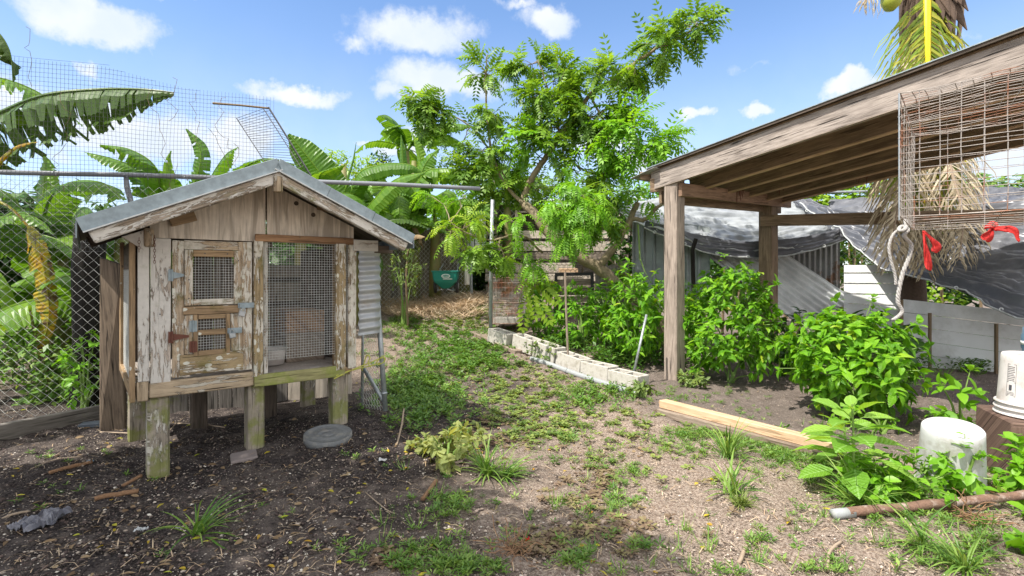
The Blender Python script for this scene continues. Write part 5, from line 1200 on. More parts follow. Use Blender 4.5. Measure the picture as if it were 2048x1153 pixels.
def build_palm():
    D = 6.9; hub = at(1850, 20, D); b = onG(Vector((hub.x+.15, hub.y+.4, 0)))
    th = thing('coconut_palm', b, 'coconut palm with a bright yellow leaf stalk and hanging dead fronds behind the shed roof', 'palm tree')
    MB().tube([b-UP*.1, b+UP*1.5, b+UP*3.2, hub+Vector((.05, .25, -.1)), hub+UP*.5], [.20, .13, .12, .17, .28], 14).build('trunk', M['sheath'], th, smooth=True)
    hb_ = MB()
    for k in range(60):
        a = random.uniform(0, 6.28); e = Vector((math.cos(a), math.sin(a)-.4, 0)); p = hub+Vector((e.x*.2, e.y*.2, random.uniform(-.25, .5)))
        hb_.poly([p+Vector((-.07, -.03, .2)), p+Vector((.07, -.03, .2)), p+e*.08+Vector((.05, 0, -.12)), p+e*.12+Vector((random.uniform(-.05, .05), 0, -.32)), p+e*.06+Vector((-.06, 0, -.1))], .01, (e.x, e.y-.5, .2))
    hb_.build('fibre_sheath', M['sheath'], th)
    A2 = lambda *p: [at(x, y, d) for x, y, d in p]
    frond(A2((1852, -40, D-.3), (1853, 60, D-.4), (1854, 145, D-.4), (1856, 220, D-.3), (1850, 330, D-.2), (1846, 440, D-.1)), 1.15, 120, 1.1, 'frond_green', th, 'rachis', .055, .75, wd=.03)
    frond(A2((1860, 20, D-.1), (1880, 160, D+.1), (1890, 300, D), (1880, 420, D), (1870, 510, D)), 1.1, 100, .8, 'frond_dead', th, 'stick', .035, 1.0, .85, wd=.028)
    frond(A2((1840, 20, D), (1815, 160, D+.2), (1800, 320, D+.1), (1800, 430, D), (1812, 520, D-.1)), 1.0, 100, .8, 'frond_dead', th, 'stick', .035, 1.0, .85, wd=.028)
    frond(A2((1850, 20, D), (1850, 200, D+.2), (1870, 330, D+.1), (1860, 450, D-.2), (1850, 540, D-.2)), 1.0, 90, .9, 'frond_dead', th, 'stick', .03, 1.0, .8, wd=.028)
    frond(A2((1920, -60, D), (1922, 20, D), (1916, 80, D), (1908, 108, D)), .1, 8, .4, 'frond_dead', th, 'stick', .045, 1.0, .5)
    frond(A2((1830, -10, D), (1790, -40, D-.1), (1750, -25, D-.2), (1725, 10, D-.3)), .5, 26, .5, 'frond_dead', th, 'stick', .02, 1.0, .7)
    for k, (x0, x1, x2) in enumerate(((1880, 1900, 1925), (1830, 1815, 1790))):
        frond(A2((1850, 20, D+.1), (x0, 180, D-.1), (x1, 330, D-.35), (x2, 430+k*12, D-.5), (x2-8, 520+k*8, D-.55)), .95, 95, .9, 'frond_dead', th, 'stick', .03, .9, .85, wd=.026)
    for az, e, s in ((.3, 60, 1), (1.3, 65, 2), (2.2, 62, 3)):
        d = Vector((math.cos(az), math.sin(az), 0)); P = []; p = hub+UP*.6; e2 = R(e)
        for k in range(7): P.append(p.copy()); p = p+(d*math.cos(e2)+UP*math.sin(e2))*.5; e2 -= R(17)
        frond(P, .6, 34, .9, 'leaf_tree', th, 'stemgreen', .03, .6)
    for (px, py) in ((1783, 0), (1802, -22), (1768, -26)):
        c = at(px, py, D-.5); MB().lathe([(.0, -.14), (.055, -.125), (.10, -.06), (.115, 0), (.10, .07), (.06, .115), (0, .13)], c, 20, (.2, 0, 1)).build('coconut', M['coconut'], th, smooth=True)
build_palm()

# ------------------------------------------------------------------ sheet metal, tarps and siding at the right
def quad_fn(a, b, c, d):
    """a bottom-left, b bottom-right, c top-right, d top-left"""
    a, b, c, d = map(Vector, (a, b, c, d)); return lambda u, v: (a.lerp(b, u)).lerp(d.lerp(c, u), v)
def ribbed(q, nrm, n, amp, mat, name, label, cat, box=False, along='u', solid=.003):
    nrm = Vector(nrm).normalized(); mb = MB(); N = n*(10 if not box else 12)
    def f(u, v):
        x = u if along == 'u' else v; ph = (x*n) % 1
        if box: z = amp*(1 if ph < .14 else (0 if ph > .22 else 1-(ph-.14)/.08)) if ph < .5 else (0 if ph < .92 else amp*(ph-.92)/.08)
        else: z = amp*math.sin(x*n*2*math.pi)
        return q(u, v)+nrm*z
    if along == 'u': mb.sheet(f, N, 4)
    else: mb.sheet(f, 4, N)
    o = mb.build(name, M[mat], None, smooth=not box, solid=solid); tag(o, label, cat); return o
M['greypanel'] = metal('grey_ribbed_panel', (.34, .37, .38), .5, .25, None, 6)
M['rusttin'] = metal('rusty_tin', (.36, .35, .34), .6, .2, (.22, .11, .06), 5, .35)
M['tinbright'] = metal('bright_tin', (.74, .75, .75), .5, .1, (.45, .42, .38), 4, .35)
M['siding'] = plain('siding', (.85, .86, .87), .45, 4, .1, 0, .04, (.52, .52, .50))
ribbed(quad_fn(at(1264, 600, 8.6), at(1420, 600, 7.9), at(1420, 455, 7.9), at(1266, 432, 8.6)), (-.4, -1, 0), 7, .03, 'greypanel', 'ribbed_wall', 'upright grey ribbed metal wall with narrow seams behind the front shed post', 'metal wall', True)
ribbed(quad_fn(at(1395, 498, 8.1), at(1600, 652, 7.8), at(1712, 600, 8.2), at(1545, 490, 8.5)), (-.3, -1, .4), 9, .026, 'tinbright', 'corrugated_sheet', 'bright corrugated sheet leaning diagonally between the shed posts and the white siding', 'metal sheet', along='v')
ribbed(quad_fn(at(1560, 600, 8.8), at(1680, 590, 8.6), at(1680, 476, 8.6), at(1562, 498, 8.8)), (-.1, -1, 0), 11, .014, 'rusttin', 'corrugated_wall', 'upright grey corrugated sheet with rusty nail holes under the tarp edge', 'metal wall')
ribbed(quad_fn(at(1880, 255, 14), at(2300, 265, 13), at(2300, 255, 13.2), at(1880, 250, 14.1)), (0, -1, .3), 30, .02, 'tin', 'far_shed_roof', 'far pale tin roof glimpsed behind the wire cage', 'roof') if False else None
def siding(pa, pb, z0, z1, bh, label, slope=0, thickv=.03):
    """horizontal boards between two ground points"""
    pa, pb = Vector(pa), Vector(pb); th = thing('siding_panel', onG((pa+pb)/2), label, 'siding'); z = z0; k = 0
    nrm = (pb-pa).cross(UP).normalized(); nrm = nrm if nrm.y < 0 else -nrm
    while z < z1-.02:
        h = min(bh, z1-z)
        mb = MB(); a0, b0 = pa+UP*z, pb+UP*(z+slope)
        pts = [a0, b0, b0+UP*(h-.006), a0+UP*(h-.006)]
        mb.add([pts[0]+nrm*.014, pts[1]+nrm*.014, pts[2], pts[3], pts[0]-nrm*.01, pts[1]-nrm*.01, pts[2]-nrm*.01, pts[3]-nrm*.01], [(0, 1, 2, 3), (7, 6, 5, 4), (0, 4, 5, 1), (3, 2, 6, 7), (0, 3, 7, 4), (1, 5, 6, 2)])
        mb.build('board', M['siding'], th); z += bh; k += 1
    return th, nrm
s1a, s1b = at(1688, 600, 7.9), at(1800, 600, 7.5)
t1, n1_ = siding((s1a.x, s1a.y, 0), (s1b.x, s1b.y, 0), .2, 1.40, .155, 'upright white siding panel of horizontal boards left of the hanging rope', 0)
s2a, s2b = at(1806, 640, 7.2), at(2330, 640, 5.9)
t2, n2_ = siding((s2a.x, s2a.y, 0), (s2b.x, s2b.y, 0), .02, .93, .18, 'long white board siding low behind the buckets and under the dark tarp', -.25)
for (px, y0, y1, d) in ((1856, 705, 626, 6.95), (1988, 725, 648, 6.6), (1800, 720, 600, 7.1)):
    p = at(px, y0, d); o = MB().box((p.x, p.y-.03, (gz(p.x, p.y)-.05+at(px, y1, d).z)/2), (.028, 0, 0), (0, .03, 0), (0, 0, at(px, y1, d).z-gz(p.x, p.y)+.05)).build('fence_stake', M['stembrown'], None)
    tag(o, {1856: 'thin dark metal stake standing against the long white siding, left of the other one', 1988: 'thin dark stake in front of the long white siding beside the blue jug', 1800: 'dark stake at the left end of the long white siding beside the rope end'}[px], 'stake')
def tarp(name, top, bot, mat, label, folds=.05, seed=0, nu=70, nv=30, hem=True, sag=0.0):
    """top, bot: lists of (px,py,d) from left to right"""
    Tp = smooth_path([at(*p) for p in top], 8); Bp = smooth_path([at(*p) for p in bot], 8); mb = MB()
    def f(u, v):
        a, _ = path_at(Tp, min(.9999, u)); b, _ = path_at(Bp, min(.9999, u)); p = a.lerp(b, v)
        n = mn.noise(Vector((u*4+seed, v*11, 0)))*.9+mn.noise(Vector((u*9+v*8+seed, v*26, 3)))*.55+mn.noise(Vector((u*26+v*20, v*44-u*16+seed, 5)))*.36-abs(mn.noise(Vector((u*14+v*9, v*16+seed, 9))))*.3
        ed = math.sin(math.pi*min(1, max(0, v)))**.4 if True else 1
        return p+Vector((n*.3*folds, -n*folds, n*folds*.8-sag*math.sin(math.pi*v)))
    mb.sheet(f, nu*2, nv*2); o = mb.build(name, M[mat], None, smooth=True, solid=.003); tag(o, label, 'tarp')
    hm = MB().tube([f(i/60, .995)+UP*-.004 for i in range(61)], .011, 6).build('hem', M['lip'], o)
    for i in range(3, 60, 8):
        q = f(i/60, .965); MB().lathe([(.012, 0), (.024, 0), (.024, .006), (.012, .006)], q+Vector((-.01, -.03, 0)), 14, (-.2, -1, .2)).build('eyelet', M['lip'], o)
    return o
tarp('silver_tarp', [(1238, 418, 8.8), (1290, 398, 9.2), (1400, 392, 9.6), (1500, 398, 9.6), (1590, 402, 9.4), (1705, 440, 9.0)], [(1238, 422, 8.2), (1290, 450, 7.9), (1390, 482, 7.6), (1500, 502, 7.6), (1600, 494, 7.8), (1690, 468, 8.2)], 'tarp', 'creased silver tarp draped over the tin sheets behind the shed posts', .07, 1)
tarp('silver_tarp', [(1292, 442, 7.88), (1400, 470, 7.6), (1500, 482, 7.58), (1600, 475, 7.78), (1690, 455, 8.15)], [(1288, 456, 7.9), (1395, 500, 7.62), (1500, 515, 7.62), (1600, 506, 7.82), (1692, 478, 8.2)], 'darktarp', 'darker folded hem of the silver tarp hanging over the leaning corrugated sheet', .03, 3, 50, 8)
tarp('dark_tarp', [(1590, 398, 9.2), (1680, 425, 8.4), (1780, 428, 7.8), (1900, 424, 7.0), (2100, 385, 6.2), (2400, 360, 5.6)], [(1600, 405, 9.0), (1690, 470, 8.0), (1790, 535, 7.2), (1920, 588, 6.4), (2060, 640, 5.6), (2400, 720, 4.9)], 'darktarp', 'large dark grey tarp sloping down to the lower right behind the wire cage', .10, 5, 110, 60)
tarp('dark_tarp', [(1660, 400, 9.6), (1800, 395, 9.2), (1950, 378, 9.0), (2300, 360, 8.6)], [(1660, 440, 8.9), (1800, 442, 8.3), (1950, 432, 8.0), (2300, 420, 7.6)], 'darktarp', 'crumpled upper strip of grey tarp lying over the hedge behind the palm fronds', .10, 8, 60, 10)
def tarp_pole():
    o = MB().tube([at(1560, 388, 9.4), at(1690, 384, 9.4), at(1735, 383, 9.4)], .02, 8).build('pale_pole', M['pipe'], None); tag(o, 'pale thin horizontal pole in front of the hedge above the silver tarp', 'pole')
    th = thing('garden_fence', onG(at(1690, 640, 8.9)), 'chain link fence piece between the rusty tin wall and the white siding', 'fence')
    a, b = at(1675, 640, 8.8), at(1800, 640, 8.3); a.z = b.z = 0; L = (b-a).length
    chainlink(lambda x, z, o: a.lerp(b, x/L)+UP*(gz(a.x, a.y)+z)+Vector((0, o, 0)), L, 1.75, .10, .0028, .02).build('wire_mesh', M['wire'], th)
    o = MB().tube([at(1388, 620, 7.5), at(1385, 500, 7.5), at(1392, 478, 7.5)], .03, 7).build('black_stump', M['black'], None); tag(o, 'slim black post behind the large bush, right of the front shed post', 'post')
    o = MB().tube([at(1276, 450, 7.35), at(1279, 500, 7.35), at(1280, 518, 7.35)]+[at(1290, 545, 7.3), at(1303, 568, 7.3)], [.012, .012, .01, .006, .005], 6).build('hanging_branch', M['stemgreen'], None); tag(o, 'pale green bare branch hanging in front of the grey ribbed wall', 'branch')
tarp_pole()
# ------------------------------------------------------------------ coop in the middle distance
def build_coop():
    th = thing('old_coop', onG(at(1080, 600, 11)), 'old chicken coop of pale planks with a dark wire window, behind the leaning tree', 'coop')
    D = 11.0; k = D/F
    def bx(x0, x1, y0, y1, d, mat, name, dep=.03): 
        p, q = at(x0, y0, d), at(x1, y1, d); c = (p+q)/2; return MB().box((c.x, d+dep/2, c.z), ((q.x-p.x), 0, 0), (0, dep, 0), (0, 0, p.z-q.z), .003).build(name, M[mat], th, bevel=.003)
    for i, (x0, x1) in enumerate(((935, 948), (950, 960), (961, 971))): bx(x0, x1, 412, 520, D-.5+.02*i, 'whitepaint', 'side_panel', .02)
    for x in (943.0, 957.5): bx(x-1, x+1.2, 410, 475, D-.56, 'darkwood', 'batten', .03)
    bx(926, 932, 390, 470, D-.3, 'oldplank', 'post', .06); bx(973, 980, 412, 462, D-.02, 'fencewood', 'post', .06); bx(988, 994, 415, 462, D-.02, 'oldplank', 'post', .06); bx(1030, 1036, 412, 462, D-.02, 'oldplank', 'post', .06)
    bx(1036, 1060, 422, 426, D-.02, 'oldplank', 'rail', .04); bx(972, 1075, 405, 412, D-.06, 'fencewood', 'rail', .06)
    bx(968, 1280, 411, 640, D+1.6, 'fencewood', 'back_wall', .03)
    MB().poly([at(974, 408, D-.2), at(1290, 400, D-.2), at(1290, 394, D+1.7), at(974, 402, D+1.7)], .02, UP).build('roof', M['tin'], th)
    y = 462
    for i in range(8):
        xa, xb = 971, (1275 if i != 3 else 1150); bx(xa+random.uniform(-2, 2), xb, y, y+(15 if i % 2 == 0 else 19), D, ('oldplank', 'oldplank', 'fencewood')[i % 3] if i < 7 else 'fencewood', 'plank', .025); y += 21.5
    bx(1118, 1156, 537, 545, D-.1, 'newwood', 'plank', .03)
    fn = lambda a, b, o: at(972, 600, D-.12)+Vector((a, 0, b+(0)))
    hexmesh(lambda a, b, o: Vector((at(972, 0, D-.1).x+a, D-.1, at(0, 600, D).z+b)), 3.1, 1.35, .10, .0035).build('hex_wire', M['darkwire'], th)
    chainlink(lambda a, b, o: Vector((at(994, 0, D-.04).x+a, D-.04+o, at(0, 462, D).z+b)), .38, .5, .12, .005).build('window_wire', M['wire'], th)
    for (px, py) in ((1225, 440), (1235, 455)): pass
    bx(1228, 1240, 430, 540, D-.6, 'oldplank', 'post', .08)
build_coop()
def mid_things():
    th = thing('grey_board', onG(at(1225, 600, 8.2)), 'grey slanting board covered with chicken wire under the leaning tree trunk', 'board')
    q = (at(1195, 655, 8.2), at(1262, 655, 8.1), at(1256, 520, 8.5), at(1190, 540, 8.5)); MB().poly(q, .02, (0, -1, .2)).build('panel', M['greytimber'], th)
    f = quad_fn(*q); hexmesh(lambda a, b, o: f(a/.5, b/1.0)+Vector((0, -.03, 0)), .5, 1.0, .07, .0025).build('hex_wire', M['darkwire'], th)
    # dark frame box
    th = thing('wire_pen', onG(at(1150, 600, 8.9)), 'low dark metal-framed pen with slatted top edge behind the thin brown stake', 'pen')
    MB().beam(at(1110, 550, 8.6), at(1186, 548, 8.5), .05, .05).build('rail', M['blackp'], th); MB().beam(at(1184, 548, 8.5), at(1186, 650, 8.4), .05, .04, (0, 1, 0)).build('post', M['blackp'], th); MB().beam(at(1112, 552, 8.6), at(1110, 650, 8.5), .05, .04, (0, 1, 0)).build('post', M['blackp'], th)
    for k in range(5): MB().beam(at(1112, 566+k*17, 8.62), at(1184, 564+k*17, 8.52), .02, .1).build('slat', M['fencewood'], th)
    # rusty crate
    c = onG(at(1010, 650, 7.8)); th = thing('wire_crate', c, 'rusty upright wire crate between the galvanised pole and the small bush', 'wire crate')
    A_, B_ = at(977, 648, 7.75), at(1040, 648, 7.75); W_ = (B_-A_).length; Hh = (650-558)/F*7.75; dep = Vector((.12, .45, 0))
    def gridf(o, X, nx, nz, name):
        mb = MB()
        for i in range(nx+1): mb.tube([o+X*(i/nx), o+X*(i/nx)+UP*Hh], .0032, 4, False)
        for j in range(nz+1): mb.tube([o+UP*(Hh*j/nz), o+X+UP*(Hh*j/nz)], .0028, 4, False)
        mb.build(name, M['rustwire'], th)
    gridf(A_, B_-A_, 22, 9, 'front_mesh'); gridf(A_+dep, B_-A_, 22, 9, 'back_mesh'); gridf(A_, dep, 14, 9, 'side_mesh'); gridf(B_, dep, 14, 9, 'side_mesh')
    for z in (0, Hh*.45, Hh): MB().tube([A_+UP*z, B_+UP*z, B_+dep+UP*z, A_+dep+UP*z, A_+UP*z], .008, 5).build('hoop', M['rusty'], th)
    MB().box(A_.lerp(B_, .5)+dep*.5+UP*.03, (B_-A_), dep, (0, 0, .08)).build('tray', M['concrete'], th)
    # far chain link fence and board fence behind it
    a, b = Vector((at(735, 0, 9.3).x, 9.3, 0)), Vector((at(945, 0, 10.4).x, 10.4, 0)); L = (b-a).length
    th = thing('far_chain_link_fence', onG((a+b)/2), 'chain link fence in the middle distance right of the hutch roof, with one galvanised post', 'wire fence')
    top = lambda x: lerp(at(735, 449, 9.3).z, at(945, 449, 10.4).z, x/L)
    chainlink(lambda x, z, o: a.lerp(b, x/L)+UP*(top(x)-1.7+z)+Vector((0, o, 0)), L, 1.72, .085, .0042, .02).build('wire_mesh', M['wire'], th)
    for px, d in ((863, 9.9), (940, 10.3)): MB().tube([at(px+3, 600, d), at(px, 450, d), at(px, 446, d)], .03, 10).build('post', M['pipe'], th)
    th = thing('far_board_fence', onG(a+Vector((1, .5, 0))), 'dark brown upright board fence behind the far chain link', 'fence')
    for i in range(15):
        x0 = 742+i*13.5; d = lerp(9.9, 11.0, i/15); p = at(x0+6, 620, d); top_ = at(0, 455+random.uniform(-4, 8), d).z; bot = p.z-.3
        MB().box((p.x, d, (top_+bot)/2), (13.5/F*d*.93, .05, 0), (0, .02, 0), (0, 0, top_-bot), .006).build('board', M['fencewood' if i % 3 else 'greytimber'], th)
    o = MB().box(at(917, 432, 10.8), (.55, .1, 0), (0, .02, 0), (0, 0, .26)).build('rusty_sheet', M['rusty'], None); tag(o, 'small rusty brown metal sheet above the far board fence', 'metal sheet')
    # stumps of grey timber right of the spreader
    o = MB().tube([at(934, 570, 9.3), at(934, 520, 9.3)], [.05, .04], 8).build('lichen_post', M['hutchpale'], None); tag(o, 'pale lichen-covered post stub right of the teal spreader', 'post')
mid_things()
def spreader():
    D = 9.2; c = at(892, 585, D); g0 = c.z
    th = thing('lawn_spreader', c, 'teal lawn spreader with a white oval emblem, parked in straw by the far fence', 'spreader')
    zt = at(0, 544, D).z; k = D/F
    def ring(w_, d_, z, xo=0): return [Vector((c.x+xo+sx_*w_/2, c.y+sy_*d_/2, z)) for sx_, sy_ in ((-1, -1), (1, -1), (1, 1), (-1, 1))]
    R0, R1, R2 = ring(.44, .36, zt), ring(.40, .33, zt-.17), ring(.12, .12, zt-.30)
    mb = MB(); mb.add(R0+R1+R2, [(i, (i+1) % 4, (i+1) % 4+4, i+4) for i in range(4)]+[(i+4, (i+1) % 4+4, (i+1) % 4+8, i+8) for i in range(4)]+[(8, 9, 10, 11)])
    hp = mb.build('hopper', M['teal'], th, bevel=.02)
    rim = MB(); q = R0+[R0[0]]
    for i in range(4): rim.beam(q[i]+UP*.008, q[i+1]+UP*.008, .03, .02)
    rim.build('rim', M['teal'], hp, bevel=.004)
    fy = c.y-.182
    cap = MB(); cap.lathe([(.0, .004), (.075, .004), (.075, 0), (0, 0)], (0, 0, 0), 28, (0, -1, 0)); cap.v = [(x*1.0+c.x+.02, y+fy-.0045, z*.48+zt-.075) for x, y, z in cap.v]; cap.build('emblem', M['white'], hp)
    cap = MB(); cap.lathe([(.0, .004), (.062, .004), (.062, 0), (0, 0)], (0, 0, 0), 28, (0, -1, 0)); cap.v = [(x+c.x+.02, y+fy-.0075, z*.42+zt-.075) for x, y, z in cap.v]; cap.build('emblem', M['teal'], hp)
    tc = bpy.data.curves.new('lettering', 'FONT'); tc.body = 'Scotts'; tc.size = .046; tc.align_x = 'CENTER'; tc.align_y = 'CENTER'; tc.extrude = .001
    tmp = bpy.data.objects.new('lettering', tc); COL.objects.link(tmp); bpy.context.view_layer.update(); me = bpy.data.meshes.new_from_object(tmp.evaluated_get(bpy.context.evaluated_depsgraph_get())); bpy.data.objects.remove(tmp)
    o = bpy.data.objects.new('lettering', me); COL.objects.link(o); me.materials.clear(); me.materials.append(M['white']); o.rotation_euler = (R(90), 0, 0); o.location = (c.x+.02, fy-.0115, zt-.075)
    o.parent = hp
    MB().box((c.x+.05, fy+.001, zt-.125), (.16, 0, 0), (0, .006, 0), (0, 0, .012)).build('printed_line', M['white'], hp)
    ax = g0+.11
    for sx_ in (-1, 1):
        wl = MB().lathe([(.0, -.02), (.10, -.025), (.125, -.02), (.125, .02), (.10, .025), (0, .02)], (c.x+sx_*.19, c.y+.05, ax), 20, (1, 0, 0)).build('wheel', M['blackp'], th, smooth=True)
        MB().lathe([(.0, -.03), (.05, -.03), (.05, .03), (0, .03)], (c.x+sx_*.19, c.y+.05, ax), 14, (1, 0, 0)).build('hub', M['tin'], wl)
    fr = MB(); fr.tube([(c.x-.19, c.y+.05, ax), (c.x+.19, c.y+.05, ax)], .012, 6)
    for sx_ in (-1, 1): fr.tube([(c.x+sx_*.05, c.y-.2, zt-.30), (c.x+sx_*.13, c.y-.1, ax-.08), (c.x+sx_*.16, c.y+.4, ax+.3), (c.x+sx_*.14, c.y+.75, zt+.15)], .012, 6)
    fr.build('frame', M['pipe'], th)
spreader()
# ------------------------------------------------------------------ buckets
def bucket(c, rt, rb, h, mat, label, tilt=(0, 0, 1), rims=1, prints=False, name='bucket'):
    """upside-down bucket: closed narrow end up"""
    c = Vector(c); th = thing(name, c, label, 'bucket'); ax = Vector(tilt).normalized(); q = UP.rotation_difference(ax)
    pf = [(rb-.004, 0), (rb, .0), (rb, .012)]
    pf += [(lerp(rb, rt, t), .012+(h-.02)*t) for t in (0.01, .3, .6, .9)]
    pf += [(rt, h-.008), (rt-.006, h), (rt-.012, h-.001), (rt-.018, h-.012), (rt*.35, h-.012), (rt*.34, h-.008), (rt*.30, h-.008), (rt*.29, h-.012), (0, h-.012)]
    MB().lathe(pf, c, 56, ax).build('body', M[mat], th, smooth=True)
    for k in range(rims):
        z = .0+k*.034; r_ = lerp(rb, rt, z/h); MB().lathe([(r_, z), (r_+.012, z), (r_+.015, z+.003), (r_+.012, z+.010), (r_, z+.012)], c, 56, ax).build('rim', M[mat], th, smooth=True)
    MB().lathe([(rt*.52, h-.0115), (rt*.55, h-.0085), (rt*.58, h-.0115)], c, 40, ax).build('base_ring', M['dirtywhite'], th)
    if prints:
        az = math.atan2(-c.y, -c.x)-.62; mb = MB()
        def rect(a0, a1, z0, z1):
            v = []
            for a, z in ((a0, z0), (a1, z0), (a1, z1), (a0, z1)):
                r_ = lerp(rb, rt, z/h)+.0012; v.append(c+q @ Vector((r_*math.cos(a), r_*math.sin(a), z)))
            mb.add(v, [(0, 1, 2, 3)])
        a0, a1 = az-.16, az+.16
        for z in (.12, .315): rect(a0, a1, z, z+.0025)
        for a in (a0, a1): rect(a-.006, a+.006, .12, .3175)
        rect(a0, a1, .205, .2075)
        for k in range(9): rect(a0+.02, a1-random.uniform(.02, .09), .215+k*.0105, .219+k*.0105)
        for k in range(3): rect(a0+.03, a1-.05, .126+k*.008, .129+k*.008)
        for s_ in range(5): rect(az-.07+s_*.012, az-.045+s_*.020, .155+.004*(s_ % 3), .19-.004*(s_ % 2))
        mb.build('printed_label', M['printed'], th)
    return th
BK = at(1900, 976, 3.06); BK = onG(BK)
bucket(BK, .143, .162, .37, 'offwhite', 'clean white plastic bucket standing upside down on the ground among weeds', (-.10, -.17, 1))
S0 = onG(Vector((3.24, 3.26, 0)))
def stump():
    c = S0; th = thing('wooden_stump', c, 'reddish brown square wooden stump under the dirty stacked buckets', 'stump'); X = Vector((.36, -.12, 0)); Y = Vector((.12, .36, 0))
    MB().box(c+UP*.17, X*1.12, Y*1.1, UP*.42, .008).build('block', M['stump'], th, bevel=.012)
    for k in range(3): MB().box(c+X*(-.40+k*.36)-Y*.56+UP*(.16+.01*k), X*.30, Y*.03, UP*(.38-.03*k), .006).build('bark_strip', M['stump'], th, bevel=.006)
stump()
bucket(S0+UP*.385+Vector((-.02, .0, 0)), .142, .162, .375, 'dirtywhite', 'dirty stacked buckets with a printed warning label, upside down on the stump', (.0, -.02, 1), 3, True, 'stacked_buckets')
def jug():
    c = onG(Vector((4.05, 3.98, 0)), .0); th = thing('blue_jug', c, 'translucent blue water jug standing behind the stacked buckets at the right edge', 'water jug')
    MB().lathe([(.13, .55), (.14, .56), (.14, .64), (.132, .66), (.14, .68), (.14, .77), (.132, .79), (.13, .83), (.10, .87), (.05, .89), (0, .89)], c, 32).build('body', M['bluep'], th, smooth=True)
    MB().lathe([(.1402, .70), (.1412, .70), (.1412, .73), (.1402, .73)], c, 32).build('label_band', M['white'], th, smooth=True)
    MB().box(c+UP*.27, (.35, 0, 0), (0, .35, 0), (0, 0, .54), .006).build('stand', M['darkwood'], th, bevel=.01)
jug()
def rusty_pipe():
    a = onG(Vector((1.70, 2.66, 0)), .028); b = at(2048, 990, 2.78); d = (b-a); P = [a+d*t+rv(.002) for t in np.linspace(0, 1.7, 16)]
    th = thing('rusty_pole', a, 'thick rusty flaking pipe lying across the weeds at the lower right', 'pipe')
    MB().tube(P, [.023+.0015*math.sin(i*2.1) for i in range(16)], 12).build('pipe', M['rusty'], th, smooth=True)
    MB().tube([a-d*.08, a+d*.03], .0255, 14).build('grey_sleeve', M['pvc'], th, smooth=True)
rusty_pipe()
# ------------------------------------------------------------------ foreground plants
def amaranth(b, h, label, ls=.17, seed=4, mat='leaf_amar', name='amaranth_plant', tilt=(0, 0)):
    rs = random.Random(seed); b = onG(b); th = thing(name, b, label, 'plant'); st = MB(); lb = LB(T_FOLD); top = b+Vector((tilt[0], tilt[1], h))
    P = smooth_path([b-UP*.02, b.lerp(top, .5)+Vector((.01, 0, 0)), top], 6); st.tube(P, [lerp(.010, .004, i/(len(P)-1)) for i in range(len(P))], 8)
    n = int(h/.018)
    for i in range(n):
        t = .12+.88*i/n; p, _ = path_at(P, t); a = i*2.4+rs.uniform(-.3, .3); e = R(lerp(5, 55, t**2)+rs.uniform(-12, 12)); d = Vector((math.cos(a)*math.cos(e), math.sin(a)*math.cos(e), math.sin(e)))
        s = (.6+.6*math.sin(math.pi*min(1, t*.85+.1)))*(1 if t < .9 else .7); pl = ls*.55*s*(1.1-t*.6); q = p+d*pl; st.tube([p, q], [.003, .002], 4, False)
        d2 = (d-UP*.35).normalized(); lb.add(q, d2, UP+d*.2+Vector((rs.gauss(0, .2), rs.gauss(0, .2), 0)), ls*s, ls*s*.62, rs.random())
        if rs.random() < .35: lb.add(p+d*pl*.3, d, UP, ls*.5*s, ls*.26*s, rs.random())
    st.build('stem', M['stemgreen'], th); lb.build('foliage', M[mat], th, smooth=True); return th
amaranth(Vector((1.93, 2.98, 0)), .50, 'tall bright green broad-leaved weed at the right end of the yellow timber', .185, 4)
amaranth(Vector((2.10, 3.32, 0)), .30, 'shorter broad-leaved weed behind the tall one, beside the timber end', .15, 6)
def weed(p, rx, h, n, label, mat='leaf_bright', leaf=(.07, .038), seed=1, name='leafy_weed', ry=None, stems=8):
    return bush(p, rx, ry or rx, h, n, label, mat, leaf, None, stems, seed, .01, name, 'plant', tm=T_FOLD, whorl=5)
weed(Vector((2.50, 2.90, 0)), .14, .36, 190, 'leafy weed right in front of the upturned white bucket', seed=7)
weed(Vector((2.24, 2.90, 0)), .16, .26, 180, 'leafy weed between the tall broad-leaved weed and the white bucket', seed=8, leaf=(.065, .034))
weed(Vector((2.84, 2.92, 0)), .14, .32, 200, 'leafy weed at the right side of the white bucket', seed=9, leaf=(.08, .045))
weed(Vector((2.03, 2.92, 0)), .22, .22, 200, 'low leafy growth around the stem of the tall broad-leaved weed', seed=19, leaf=(.08, .04))
weed(Vector((3.45, 4.05, 0)), .20, .50, 90, 'young weed with pale oval leaves growing behind the stump', leaf=(.12, .06), seed=10)
weed(Vector((3.0, 4.25, 0)), .14, .20, 50, 'small low weed behind the upturned bucket', leaf=(.08, .04), seed=20)
weed(Vector((2.95, 2.93, 0)), .13, .34, 110, 'small weed with brownish stems in front of the wooden stump', leaf=(.09, .045), seed=11)
weed(Vector((2.36, 2.22, 0)), .20, .16, 110, 'low round-leaved vine in the bottom right corner', leaf=(.08, .07), seed=12, name='vine_plant')
weed(Vector((2.66, 2.45, 0)), .20, .16, 90, 'round-leaved vine below the rusty pipe at the right edge', leaf=(.09, .07), seed=13, name='vine_plant')
weed(Vector((-.42, 3.42, 0)), .17, .24, 230, 'pale yellow-green weed with crumpled leaves in the centre of the yard', 'leaf_pale', (.075, .045), 14, 'pale_weed')
weed(Vector((-.60, 3.62, 0)), .13, .13, 110, 'smaller pale weed just left of the crumpled pale weed', 'leaf_pale', (.06, .035), 15, 'pale_weed')
weed(Vector((-.34, 3.80, 0)), .15, .18, 150, 'pale green weed behind the crumpled pale weed', 'leaf_pale', (.06, .035), 16, 'pale_weed')
weed(G(1385, 775), .17, .20, 170, 'clump of pale leaves at the foot of the front shed post', 'leaf_weed', (.06, .032), 17, 'pale_weed')
